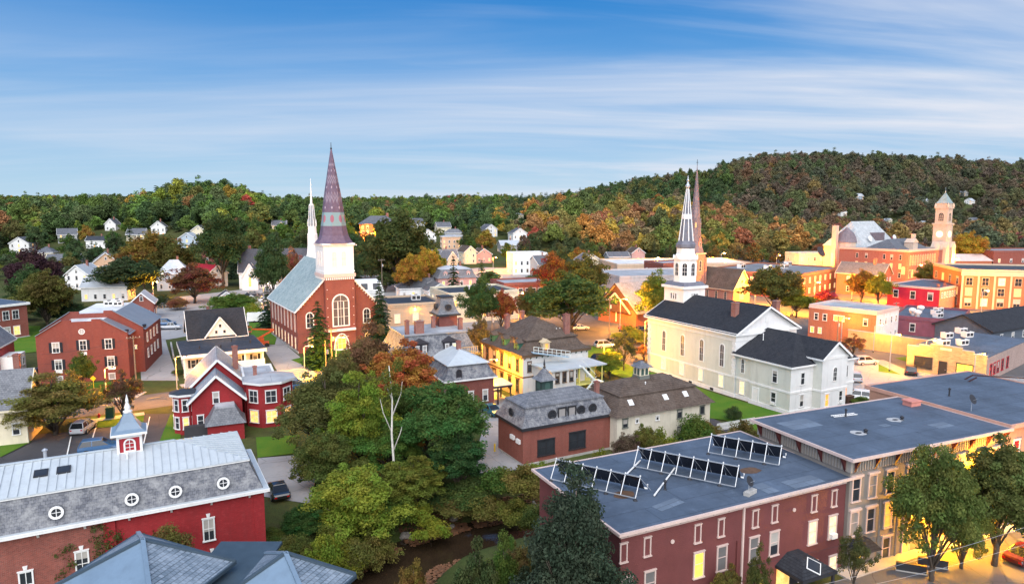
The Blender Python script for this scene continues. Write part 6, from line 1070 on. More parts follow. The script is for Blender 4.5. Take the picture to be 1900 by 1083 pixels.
block('cream_storefront_row', 'cream two-storey storefront row at the foot of the hill', (139, 331), 10, 27, 12, 7.5, CREAM, ROOFP, 8, 2, lits=(LIT, OFF, LITW), wz=(1, 4.3)); block('orange_storefront', 'orange brick storefront beside the cream row below the hill', (168, 330), 8, 22, 12, 6.6, ORB, ROOFP, 7, 0, lits=(LITO, OFF, LIT), wz=(1, 3.9))
block('solar_roof_block', 'red brick block with panelled roof right of the clock tower', (224, 318), 6, 60, 20, 9.5, DKB, flatroof('panelled_grey_roof', (0.24, 0.25, 0.27)), 10, 0, lits=(LIT, OFF, OFF), wz=(4.6,)); b = Bld('pink_roof_hall', 'low hall with pale pink metal roof beside the clock tower', 'building', (204, 316), 4); b.wall(0, 19, 0, 14, 0, 5.5, ORB); b.ridge(0, 19, 0, 14, 5.5, 2.6, paint('pale_pink_roof', (0.60, 0.48, 0.45)), 'x'); b.wins('F', (3, 8, 13), 1.4, w=1.4, h=2)
block('low_tan_row', 'low tan commercial row in front of the red brick block', (205, 268), 2, 70, 14, 4.8, TANW, ROOFW, 9, 0, lits=(LITO, LIT, OFF), wz=(1.4,)); block('pale_flat_warehouse', 'wide pale flat-roofed warehouse behind the stone-roofed church', (36, 228), 14, 34, 26, 6.6, paint('pale_pink_stucco', (0.55, 0.47, 0.44)), ROOFP, 4, 3, wz=(3.0,)); block('tan_flat_warehouse', 'low tan warehouse with white roof under the wooded hill', (44, 285), 8, 60, 30, 6.0, TANW, ROOFW, 5, 2, wz=(2,), lits=(LITO, OFF)); block('brick_block_behind_steeple', 'small red brick block left of the white steeple', (58, 262), 20, 16, 14, 8.2, DKB, ROOFP, 3, 3, lits=(LIT, OFF))
# buildings around the brick church and the middle of the view
b = block('tan_office', 'tan flat-roofed office with dark roof right of the brick church', (-30.8, 168.0), 22, 14, 16, 5.6, TANW, ROOFD, 3, 3, lits=(LITW, OFF), wz=(1.4,), ww=1.5, wh=2.2); p = b.W(8, 8); ac_unit(p.x, p.y, 5.75, 0.3, 'white roof unit on the dark roof of the tan office', 1.2)
b = block('cream_office', 'cream office with dark dentilled roofline beyond the slate mansard tower', (-16.5, 176), 24, 20, 16, 7.4, CREAM, ROOFD, 5, 3, lits=(LITW, OFF, LIT), wz=(1.2, 4.4)); p = b.W(8, 6); ac_unit(p.x, p.y, 7.55, 0.3, 'white roof unit on the cream office roof', 1.1)
b = Bld('pink_mansard_house', 'pink house with dark mansard and small dormers near town centre', 'house', (-24.5, 226), 18); b.wall(0, 13, 0, 11, 0, 6.6, PINKW); b.wins('F', (1.8, 4.6, 8, 11), (1.0, 4.0), w=1, h=1.7, lits=[None, LIT, None]); b.mansard(0, 13, 0, 11, 6.6, 2.8, 1.2, SLATE, over=0.5); b.part(MB().frus(rect(1, 12, 1, 10), 9.41, rect(5, 8, 4, 7), 10.4), 'roof_cap', PALER)
for x in (2.6, 6.5, 10.4): d = MB().box(-0.6, 0.6, 0.1, 1.5, 0, 1.5).ext([(-0.8, 1.5), (0.8, 1.5), (0, 2.1)], 'y', -0.1, 1.6).obj('dormer', PINKW, b.o, (x, 0.2, 6.9)); o = put('window', win_mesh('dh', 0.7, 1.2, WHITE, 0.09), d, (0, 0.1, 0.1)); put('pane', pane_mesh('dh', 0.7, 1.2, GLASS, 0.09), o)
b.chimney(9, 6, 9.9, 1.6)
block('brick_school_wing', 'low brick school wing with a strip of windows', (-2.5, 216), 20, 18, 14, 5.6, DKB, ROOFP, 8, 0, wz=(2.6,), ww=1.6, wh=1.7); b = block('white_mansard_hall', 'white mansard hall with dark dormers behind the brick church', (-48.0, 196), 20, 11, 10, 5.2, WHITE, ROOFW, 3, 0, wz=(1.2,)); b.mansard(0, 11, 0, 10, 5.9, 2.6, 0.8, WHITE, over=0.1)
for x in (2, 5.4, 8.8): MB().box(x - 0.9, x + 0.9, 0.05, 1.0, 6.2, 8.0).obj('dormer', GREYR, b.o)
n_house = [0]
def house(px, py, w, d, h, rise, ang, wm, rm, label, axis='y', name='house', chim=True, lits=(None, None, LIT), ell=None, hipr=False, cat='house', sink=0.6):
    """small frame house whose nearest corner stands at the picture point"""
    P = hit(px, py); b = Bld(name, label, cat, (P.x, P.y), ang, min(P.z, ground(P.x, P.y))); CLEAR.append((P.x + 2, P.y + 4, max(w, d) * 0.9)); [CLEAR.append((P.x * q + w * 0.4, P.y * q, max(w, d) * 0.62 + (6 if 380 < P.y < 600 else 2))) for q in (0.985, 0.965, 0.945, 0.925, 0.905, 0.885, 0.865)]; b.wall(0, w, 0, d, -3.0, h, wm)
    ra = rb = None
    if hipr: a, c = (0, w) if axis == 'x' else (0, d); q = min(w, d) / 2; ra, rb = a + q * .9, c - q * .9
    b.ridge(0, w, 0, d, h, rise, rm, axis, ra, rb, trim=WHITE, wallm=wm); k = n_house[0]; n_house[0] += 1
    for face, ln in (('F', w), ('L', d), ('R', d)):
        n = max(1, int(ln / 2.6))
        for z in [0.9 + 2.8 * q for q in range(max(1, int(h / 2.7)))]:
            for i in range(n): b.win(face, ln * (i + 0.5) / n, z, 0.95, 1.5, lit=lits[(k * 5 + i * 2 + int(z)) % len(lits)]); 
    if axis == 'y' and not hipr and rise > 2.2: b.win('F', w / 2, h + rise * 0.2, 0.85, 1.2)
    if chim: b.chimney(w * 0.6, d * 0.6, h + rise * 0.4, rise * 0.6 + 1.2, 0.7, 0.7)
    if ell: ew, ed, eh = ell; b.wall(-ew, 0, 1.5, 1.5 + ed, -2, eh, wm); b.part(MB().quad((-ew - 0.3, 1.2, eh), (0, 1.2, eh + 1.0), (0, 1.8 + ed, eh + 1.0), (-ew - 0.3, 1.8 + ed, eh)), 'ell_roof', rm); b.wins('L', (1.5 + ed / 2,), 1.0, w=1, h=1.4)
    return b
BLUEP = paint('pale_blue_clapboard', (0.42, 0.50, 0.58), 0.65, 0.06, bands=0.18); PEACH = paint('peach_clapboard', (0.66, 0.42, 0.27), 0.65, 0.06, bands=0.18); GREYP = paint('grey_clapboard', (0.42, 0.42, 0.42), 0.65, 0.06, bands=0.18); REDBARN = DKB
house(243, 594, 5.6, 7.5, 4.6, 2.6, 22, REDBARN, PALER, 'small dark red brick gable house behind the shuttered brick house', 'y', chim=False)
house(152, 560, 13.5, 8, 4.8, 2.6, 12, WHITE, PALER, 'white frame house with long pale metal roof behind maples', 'x', chim=False)
house(122, 538, 8, 12, 5.6, 3.4, 8, WHITE, PALER, 'white gable-fronted house left of the long white one', 'y')
house(188, 530, 11, 9, 4.6, 2.6, 14, WHITE, PALER, 'white house with grey metal roof below the peach gable', 'x', chim=False)
house(176, 516, 9, 11, 7.0, 3.8, 30, PEACH, GREYR, 'peach gable house with skylights in grey roof', 'y'); house(292, 540, 11, 9, 6.4, 4.4, 20, BLUEP, PALER, 'pale blue house with front gable and grey roof', 'x', hipr=True); house(302, 537, 4.5, 5, 6.8, 2.8, 20, BLUEP, PALER, 'projecting pale blue gabled bay house with lit porch', 'y', chim=False, lits=(LIT, None))
house(385, 535, 9, 12, 5.2, 3.2, 60, WHITE, REDR, 'white house with bright red metal roof', 'y'); house(405, 570, 5, 5, 2.8, 1.8, 25, WHITE, ROOFD, 'small white garage with dark roof beside the parking lot', 'y', chim=False, cat='garage', name='garage'); house(448, 582, 5.5, 6, 3.0, 2.2, 30, CREAM, DKSHING, 'cream garage with dark gable behind the bright green hedge', 'y', chim=False, cat='garage', name='garage')
house(66, 490, 8, 9, 6, 2.4, 15, CREAM, GREYR, 'cream square house with low hip roof among left trees', 'x', hipr=True); house(85, 500, 14, 8, 4.0, 3.0, 12, GREYP, GREYR, 'grey low house with wide grey roof among left trees', 'x'); house(160, 462, 12, 7, 5, 2.2, 10, WHITE, ROOFD, 'white long house on the slope behind the golden maple', 'x'); house(195, 428, 7, 8, 4.5, 3.6, 6, WHITE, GREYR, 'white steep-gabled house high on the left slope', 'y', lits=(LIT, None)); house(281, 440, 8, 9, 6.5, 3.4, 18, WHITE, GREYR, 'white two-storey house with porch high on the left slope', 'y', lits=(LITO, None))
house(375, 487, 5, 5, 6.6, 1.4, 15, BRICK, REDW, 'narrow red brick house at the edge of tall left trees', 'x', chim=False); house(355, 440, 8, 7, 4, 3, 10, CREAM, GREYR, 'cream cottage glimpsed left of the tall green tree', 'y', chim=False)
house(505, 428, 9, 8, 3.8, 3.0, 12, CREAM, GREYR, 'cream cottage with grey gables on the bank left of the spire', 'x', lits=(LITY, None)); house(515, 430, 5, 6, 4.0, 2.6, 12, CREAM, GREYR, 'cream gabled front of the cottage on the bank', 'y', chim=False)
house(812, 432, 10, 9, 4.4, 3.2, 20, CREAM, GREYR, 'cream house on the bank with grey roof above centre', 'x'); house(836, 418, 14, 8, 5, 3.4, 14, PINKT, GREYR, 'pale pink house with long grey roof, upper centre', 'x'); house(826, 446, 12, 7, 5, 2.4, 10, GREYP, SLATE, 'dark grey mansard-like house below the pale pink one', 'x', hipr=True); house(820, 462, 12, 9, 7.5, 0.8, 12, PEACH, ROOFP, 'peach flat house with balconies, upper centre', 'x', hipr=True, chim=False)
house(806, 498, 12, 9, 5.2, 3.8, 18, GREYP, SLATE, 'grey house with paired slate gables near the golden birch', 'x'); house(830, 500, 6, 8, 5.0, 3.6, 40, GREYP, SLATE, 'grey gable-fronted house right of the paired gables', 'y', chim=False); house(862, 490, 7, 9, 6.4, 3.0, 30, CREAM, BROWNSH, 'cream narrow house with brown gable near town centre', 'y', chim=False); house(884, 488, 9, 8, 4.6, 3.0, 26, PINKW, BROWNSH, 'pink house with brown gable roof near town centre', 'y')
house(742, 556, 18, 9, 3.8, 2.6, 18, WHITE, GREYR, 'low white house with wide grey hip roof right of the church', 'x', hipr=True, chim=True); house(795, 560, 8, 9, 3.6, 2.2, 22, WHITE, GREYR, 'white gabled wing beside the wide grey hip roof', 'y', chim=False); house(930, 470, 12, 9, 5.0, 2.6, 16, GREYP, PALER, 'grey house with pale metal roof left of the white block', 'x'); house(952, 452, 10, 10, 7.0, 3.2, 20, WHITE, GREYR, 'white house with layered porches, upper centre', 'y')
block('white_tenement', 'white three-storey tenement at the foot of the autumn hill', (0.5, 306), 14, 16, 12, 9.2, WHITE, ROOFP, 6, 3, lits=(LIT, OFF, OFF)); house(1000, 512, 9, 10, 5, 3.6, 30, GREYP, GREYR, 'grey house with wide grey gable before the white tenement', 'x'); house(1080, 500, 10, 9, 4.5, 3.0, 20, CREAM, GREYR, 'cream house with grey roof at the foot of the autumn trees', 'y'); house(1172, 486, 8, 8, 5, 2.8, 16, PINKW, BROWNSH, 'pink gabled house by the flaring lamp', 'y'); house(1130, 492, 11, 9, 4.5, 2.2, 8, GREYP, GREYR, 'grey low house left of the flaring lamp', 'x', chim=False)
house(742, 394, 9, 9, 5, 4.0, 20, WHITE, GREYR, 'white steep house far up on the centre slope', 'y', chim=False); house(780, 404, 8, 8, 3.6, 2.6, 14, paint('teal_roof_wall', (0.5, 0.55, 0.55)), paint('teal_metal_roof', (0.08, 0.28, 0.32), 0.5), 'small house with teal metal roof far up on centre slope', 'x', chim=False); house(808, 402, 9, 8, 3.5, 2.2, 10, CREAM, PALER, 'pale low house far up on the centre slope', 'x', chim=False, lits=(LIT,)); house(852, 386, 10, 8, 4, 2.4, 5, CREAM, GREYR, 'tan lit house far up the centre slope', 'x', chim=False, lits=(LIT, None)); house(955, 415, 8, 9, 8, 1.2, 15, CREAM, ROOFP, 'cream tall house at left edge of the autumn wood', 'x', hipr=True, chim=False); house(1035, 362, 9, 8, 5, 3, 10, WHITE, GREYR, 'white speck of a house on the far centre ridge', 'y', chim=False); house(840, 382, 9, 8, 5, 3, 15, WHITE, GREYR, 'white house among trees near the centre skyline', 'x', chim=False)
for px, py, lab in ((1590, 371, 'pale blue gabled house on the wooded hill, leftmost there'), (1712, 380, 'white small house on the wooded hill left of the clock tower tip'), (1786, 365, 'white house highest on the wooded hill'), (1802, 380, 'white lit house below the highest one on the hill'), (1806, 418, 'dark-roofed house on the hill right of the clock tower'), (1480, 430, 'teal-roofed house at the foot of the wooded hill'), (1510, 425, 'pale house at the foot of the wooded hill, right of teal one'), (1688, 428, 'white house behind the auditorium roof'), (1716, 425, 'pale roofed house just left of the clock tower'), (1790, 436, 'pale house by the yellow tree right of the clock tower'), (1645, 420, 'pale house tucked behind the auditorium ridge')):
    house(px, py, 11 if py < 400 else 9, 9, 5.5, 3.4, rnd.uniform(5, 35), WHITE if 'white' in lab else BLUEP if 'blue' in lab else CREAM, PALER if 'dark' not in lab else SLATE, lab, rnd.choice('xy'), chim=False, lits=(LIT, None, None))
for px, py, lab, wm, rm in ((18, 470, 'white house at the far left edge of the slope', WHITE, GREYR), (108, 452, 'grey house on the left slope above the purple tree', GREYP, GREYR), (235, 452, 'cream house on the left slope between two white ones', CREAM, GREYR), (330, 462, 'pale blue house on the left slope right of the porch house', BLUEP, PALER), (765, 428, 'white house on the bank right of the school', WHITE, GREYR), (900, 440, 'white gabled house above the pink house', WHITE, GREYR), (905, 412, 'peach house up the centre slope', PEACH, BROWNSH), (780, 452, 'white house with dark roof below the school lawn', WHITE, SLATE), (1560, 402, 'white house in a clearing low on the right hill', WHITE, GREYR), (1650, 392, 'cream house in a clearing on the right hill', CREAM, PALER), (1845, 400, 'white house on the right hill near the picture edge', WHITE, GREYR), (1870, 425, 'grey house low on the right hill near the edge', GREYP, GREYR), (1430, 440, 'cream house at the end of the autumn wood', CREAM, GREYR)):
    house(px, py, 10, 9, 5.6, 3.4, rnd.uniform(5, 35), wm, rm, lab, rnd.choice('xy'), chim=False, lits=(LIT, None, None))
# orange-lit school on the bank
P = hit(668, 446); b = Bld('brick_school', 'orange brick school with grey hip roof lit by lamps', 'school', (P.x, P.y), 12, P.z); CLEAR.append((P.x + 12, P.y + 5, 26)); [CLEAR.append((P.x * q + 11, P.y * q, 20)) for q in (0.97, 0.93, 0.89, 0.85, 0.81, 0.77)]; b.wall(0, 24, 0, 16, -4, 11, ORB); b.cornice(0, 24, 0, 16, 10.4, 0.5, 0.4, TANW); b.ridge(0, 24, 0, 16, 11, 4.6, GREYR, 'x', 7, 17, over=1.0); b.wins('F', (2, 5, 10, 12, 14, 19, 22), (1.0, 4.4, 7.6), w=1.3, h=2.0, lits=(LIT, None, LITO, None)); b.wins('L', (3, 7, 11), (1, 4.4, 7.6), w=1.2, h=2.0); b.chimney(18, 11, 13, 4.4, 1.8, 1.4)
# white belfry on the far ridge
P = hit(604, 372); b = Bld('hilltop_belfry', 'small white domed belfry on the ridge left of the spire', 'belfry', (P.x, P.y), 20, P.z); CLEAR.append((P.x, P.y - 6, 12)); b.wall(0, 9, 0, 8, 0, 12, WHITE); b.wall(2, 7, 1.5, 6.5, 12, 19, WHITE); b.part(MB().lathe([(3.2, 19), (3.0, 20.5), (1.8, 22), (0.2, 23.5)], 10, 4.5, 4), 'dome', PALER); b.wins('F', (4.5,), 13.5, w=1.4, h=3, style='arch')
# red-brick school at the left edge
b = Bld('brick_schoolhouse', 'long brick schoolhouse with white window bands at left edge', 'school', (-122, 160), -58); b.wall(-40, 0, 0.3, 14, 0, 7.6, DKB); b.wall(-40.01, 0, 0, 14.01, 0, 0.3, CONC); b.b = (-40, 0, 0.3, 14); b.part(MB().box(-40.5, 0.5, -0.3, 14.5, 7.6, 8.1), 'roof_edge', WHITE); b.part(MB().box(-40, 0, 0.2, 14, 8.1, 8.2), 'roof', ROOFB)
b.o.rotation_euler.z = R(62); b.o.location = (-113, 158, 0); b.ang = R(62)
b.wins('F', [-38.5 + 2.0 * k for k in range(19)], (0.9, 4.6), w=1.4, h=2.0, style='cross', lits=[None, None, LIT, None])
def left_church():
    b = Bld('white_steeple_church', 'white church with dark roof and tall openwork white spire', 'church', (-101, 252), 14); W, D = 25, 12; b.wall(0, W, 0, D, 0, 6.4, WHITE); b.ridge(0, W, 0, D, 6.4, 8.0, slatem('charcoal_slate', (0.04, 0.04, 0.05), (0.07, 0.07, 0.085), moss=0.3), 'x', trim=WHITE, wallm=WHITE); b.wins('F', (8, 11.5, 15, 18.5, 22), 1.6, w=1.2, h=3.4, style='gothic'); b.win('L', 6, 2, 2.4, 6.0, 'gothic', lit=LITY)
    b.wall(1.5, 7, -4, -0.02, 0, 5.0, WHITE); b.ridge(1.5, 7, -4, 1, 5.0, 4.6, SLATE, 'y', trim=WHITE, wallm=WHITE); b.win('F', 4.2, 1.2, 1.1, 3.6, 'gothic', lit=LITY); b.chimney(3.2, 8, 10, 5.5, 1.0, 1.0)
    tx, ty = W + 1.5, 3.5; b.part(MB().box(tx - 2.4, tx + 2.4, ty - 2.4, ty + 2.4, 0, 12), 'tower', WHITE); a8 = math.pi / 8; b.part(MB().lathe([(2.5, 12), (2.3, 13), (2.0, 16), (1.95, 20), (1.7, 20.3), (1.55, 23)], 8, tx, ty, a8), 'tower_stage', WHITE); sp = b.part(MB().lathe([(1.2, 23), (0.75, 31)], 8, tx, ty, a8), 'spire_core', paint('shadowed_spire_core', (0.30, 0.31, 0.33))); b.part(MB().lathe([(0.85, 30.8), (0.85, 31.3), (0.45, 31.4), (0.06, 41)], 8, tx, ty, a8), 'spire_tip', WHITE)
    for k in range(8): a = a8 + k * math.pi / 4; MB().tube([(tx + 1.5 * math.cos(a), ty + 1.5 * math.sin(a), 22.9), (tx + 0.85 * math.cos(a), ty + 0.85 * math.sin(a), 31)], 0.12, 5).obj('spire_rib', WHITE, sp); MB().lathe([(0.14, 22.9), (0.14, 24.6), (0.02, 25.6)], 5, tx + 1.65 * math.cos(a), ty + 1.65 * math.sin(a)).obj('pinnacle', WHITE, sp)
left_church()
# ------------------------------------------------------------------ trees that stand singly
OVAL = P_(broad, 71, 15, 3.5, 0.3, 62000, 0.125, k=420, cr=(0.15, 0.24), top=1.35, ragged=0.08)
def birch():
    mb = MB(); mb.tube([(0, 0, -0.5), (0.15, 0, 3), (0.35, 0.1, 6), (0.2, 0, 9), (0.5, 0, 12)], 0.2, 7, 0.05)
    for q in (((0.2, 0, 4.5), (-0.7, 0.2, 6.2), (-0.9, 0.2, 6.8)), ((0.35, 0, 6.2), (1.3, 0.3, 8.0), (1.6, 0.3, 9.2)), ((0.3, 0, 7.5), (-0.8, 0, 9.5), (-1.0, 0.1, 10.6)), ((0.2, 0, 9), (1.0, 0.2, 10.6), (1.2, 0.2, 11.5))): mb.tube(q, 0.08, 5, 0.02)
    r = random.Random(3); cl = [(r.uniform(-1.4, 1.8), r.uniform(-1, 1), r.uniform(8.5, 12.2), r.uniform(0.35, 0.7)) for _ in range(12)]
    return mb.mesh('trunk', BIRCH, True), leaf_mesh(cl, 1100, 0.14, 5, LEAF), 12, 2.2
BIRCHP = birch()
def tr(proto, px, Y, top, wpx, c, label, name='maple_tree', group=None, base=None, cat='tree'):
    wd_ = Y * CT + (H - 4) * ST; x = (px - 950) / F * wd_; z = ground(x, Y) if base is None else base; h = max(1.0, zat(top, Y) - z); CLEAR.append((x, Y, 3))
    return tree(proto, name, label, x, Y, h * 1.05, wpx * wd_ / F * (0.98 if Y < 100 else 1.1), c, group, z, cat=cat)
tr(NEAR[3], 605, 80, 690, 175, (0.13, 0.14, 0.04), 'broad olive tree at the left of the brook grove'); tr(NEAR[3], 690, 93, 606, 135, (0.19, 0.12, 0.05), 'brownish tree rising tallest in the brook grove'); tr(NEAR[2], 752, 88, 636, 135, (0.46, 0.22, 0.05), 'orange maple at the top of the brook grove'); tr(NEAR[3], 668, 77, 695, 140, (0.19, 0.24, 0.035), 'yellow-green tree in the middle of the brook grove'); tr(NEAR[0], 828, 76, 712, 180, (0.07, 0.165, 0.04), 'dense dark green maple at the right of the brook grove'); tr(NEAR[1], 740, 82, 720, 110, (0.06, 0.11, 0.025), 'green tree behind the white birch trunk')
tr(NEAR[1], 650, 65, 868, 190, (0.22, 0.28, 0.04), 'bright yellow-green tree drooping over the brook bank', base=-3.4); tr(NEAR[2], 765, 69, 850, 130, (0.17, 0.20, 0.03), 'small yellow-green tree right of the drooping one', base=-2.6); tr(BIRCHP, 733, 72, 690, 70, (0.12, 0.14, 0.03), 'white-barked birch with sparse leaves in the brook grove', 'birch_tree', base=-2.0); tr(NEAR[0], 560, 62, 940, 90, (0.055, 0.11, 0.025), 'green tree beside the red carriage house corner', base=-1.5)
tr(NEAR[0], 640, 86, 655, 110, (0.15, 0.14, 0.04), 'olive-brown tree behind the yellow-green one'); tr(NEAR[2], 850, 72, 800, 120, (0.04, 0.10, 0.028), 'lower dark green tree at the right foot of the grove', base=-1.5); tr(NEAR[0], 720, 76, 775, 130, (0.11, 0.18, 0.035), 'mid green tree at the heart of the grove', base=-1.0); tr(NEAR[1], 600, 72, 800, 130, (0.11, 0.15, 0.035), 'green tree below the broad olive tree', base=-1.0); tr(NEAR[2], 790, 80, 745, 90, (0.30, 0.13, 0.03), 'small orange-leaved tree inside the grove'); tr(OVAL, 1062, 41.5, 885, 185, (0.055, 0.085, 0.045), 'dense oval dark green tree before the maroon building', 'pear_tree', base=-2.0); tr(NEAR[0], 1735, 52.0, 832, 150, (0.13, 0.17, 0.045), 'dark green street tree before the grey block'); tr(NEAR[2], 1852, 54.5, 818, 155, (0.15, 0.18, 0.05), 'tall street tree at the right picture edge'); tr(NEAR[3], 1790, 54, 900, 110, (0.17, 0.20, 0.05), 'lower street tree between the two dark ones')
tr(NEAR[3], 98, 88, 695, 175, (0.20, 0.20, 0.05), 'airy olive tree by the left parking lot', 'honeylocust_tree'); tr(THIN, 225, 93, 694, 95, (0.14, 0.095, 0.05), 'sparse brownish small tree by the street', 'crabapple_tree'); tr(MID[0], 152, 109, 660, 42, GREEN, 'small green tree before the shuttered brick house'); tr(MID[1], 86, 168, 505, 90, (0.13, 0.12, 0.03), 'golden-green round maple left of the brick house'); tr(MID[2], 68, 212, 470, 80, PURPLE, 'dark purple tree at the left neighbourhood'); tr(MID[0], 60, 190, 500, 70, DKGREEN, 'dark green tree behind the golden-green maple'); tr(MID[1], 237, 224, 478, 104, (0.06, 0.10, 0.035), 'large dark round tree among white houses'); tr(MID[0], 285, 265, 440, 110, (0.24, 0.15, 0.03), 'golden maple behind the pale blue house'); tr(MID[2], 318, 262, 448, 80, (0.12, 0.12, 0.03), 'olive tree right of the golden maple'); tr(MID[0], 360, 214, 496, 84, (0.17, 0.085, 0.045), 'reddish green maple by the rear lot'); tr(MID[2], 413, 258, 410, 95, DKGREEN, 'tall dark green tree left of the dark church roof'); tr(MID[1], 430, 186, 545, 80, (0.11, 0.19, 0.03), 'bright lime shrub tree beside the white house'); tr(MID[2], 508, 196, 452, 62, DKGREEN, 'slender dark tree left of the brick church'); tr(MID[0], 545, 215, 470, 40, RUST, 'small rust-leaved tree before the dark church roof')
tr(FIRN, 592, 127, 562, 66, (0.028, 0.075, 0.028), 'conifer before the brick church gable', 'fir_tree'); tr(FIRN, 706, 146, 522, 54, (0.03, 0.07, 0.03), 'conifer at the right corner of the brick church', 'fir_tree'); tr(FIRM, 497, 168, 528, 40, PINE, 'small dark conifer left of the church wall', 'fir_tree'); tr(FIRM, 842, 214, 478, 36, (0.05, 0.075, 0.025), 'conifer before the pink mansard house', 'fir_tree')
tr(MID[0], 742, 248, 405, 120, (0.075, 0.11, 0.03), 'large green tree right of the purple spire'); tr(MID[2], 715, 255, 440, 80, DKGREEN, 'dark tree beside the purple spire'); tr(MID[1], 790, 236, 462, 60, YELLOW, 'yellow lit tree near the grey paired gables'); tr(MID[2], 760, 225, 480, 50, GOLD, 'golden tree behind the wide grey hip roof'); tr(MID[0], 892, 160, 525, 64, DKGREEN, 'dark green tree behind the yellow house'); tr(MID[1], 930, 164, 540, 50, (0.30, 0.10, 0.03), 'orange tree beside the dark green one behind yellow house'); tr(MID[1], 1060, 160, 512, 150, (0.07, 0.12, 0.035), 'big round dark tree in the town centre'); tr(MID[0], 1085, 204, 480, 80, (0.14, 0.145, 0.03), 'yellow-green tree behind the big round dark tree'); tr(MID[2], 1026, 212, 478, 62, (0.28, 0.10, 0.03), 'orange tree behind the big round dark tree'); tr(MID[1], 985, 165, 535, 50, OLIVE, 'olive tree left of the big round dark tree'); tr(MID[2], 890, 130, 600, 50, BROWN, 'brown tree between grey mansard and yellow house'); tr(THIN, 1158, 124, 618, 60, (0.07, 0.08, 0.04), 'small olive tree on the churchyard lawn'); tr(THIN, 1195, 132, 640, 40, RUST, 'small rusty tree left of the white church')
tr(MID[0], 1216, 166, 512, 66, (0.13, 0.19, 0.03), 'lime green tree by the steeple base'); tr(MID[1], 1436, 190, 495, 96, (0.13, 0.14, 0.03), 'olive green street tree before the long red block'); tr(MID[2], 1478, 186, 540, 56, LIME, 'lime lit street tree below the olive one'); tr(MID[0], 1530, 196, 540, 46, RED, 'small red maple before the brick corner building'); tr(MID[1], 1600, 216, 502, 52, (0.22, 0.13, 0.03), 'amber street tree before the brick gable house'); tr(MID[2], 1630, 206, 512, 42, LIME, 'lime lit street tree by the red store building'); tr(MID[0], 1722, 246, 490, 44, OLIVE, 'small olive tree before city hall'); tr(THIN, 1584, 135, 622, 54, (0.24, 0.13, 0.05), 'small orange tree in the parking lot island'); tr(MID[1], 1795, 330, 432, 60, YELLOW, 'yellow lit tree right of the clock tower'); tr(MID[2], 1498, 205, 560, 60, LIME, 'low lime lit tree behind the white church roof')
tr(MID[0], 440, 150, 600, 0.1 + 20, GREEN, 'small green tree behind the white porch house'); tr(THIN, 1408, 45, 1020, 70, (0.10, 0.12, 0.03), 'small leafy tree before the maroon wall', base=-1); tr(THIN, 1588, 50, 985, 80, (0.10, 0.11, 0.03), 'small leafy tree beside the entrance canopy')
import re
marks = []
for ax, ay, lab in LAND:
    m_ = re.match(r'(.*?\b(?:house|church|block|building|school|tenement|cottage|belfry|warehouse|row|storefront|hall|garage|auditorium|office|wing|store|gable))\b', lab)
    if m_ and len(m_.group(1).split()) <= 6: marks.append((ax, ay, m_.group(1)))
def near_mark(x, y):
    ax, ay, nm = min(marks, key=lambda q: ((q[0] / q[1] - x / y) * 900) ** 2 + (q[1] - y) ** 2 * 0.35)
    du, dy = (x / y - ax / ay) * F, y - ay
    return ('left of' if du < -22 else 'right of' if du > 22 else 'behind' if dy > 0 else 'before') + ' the ' + nm, abs(dy) > 60
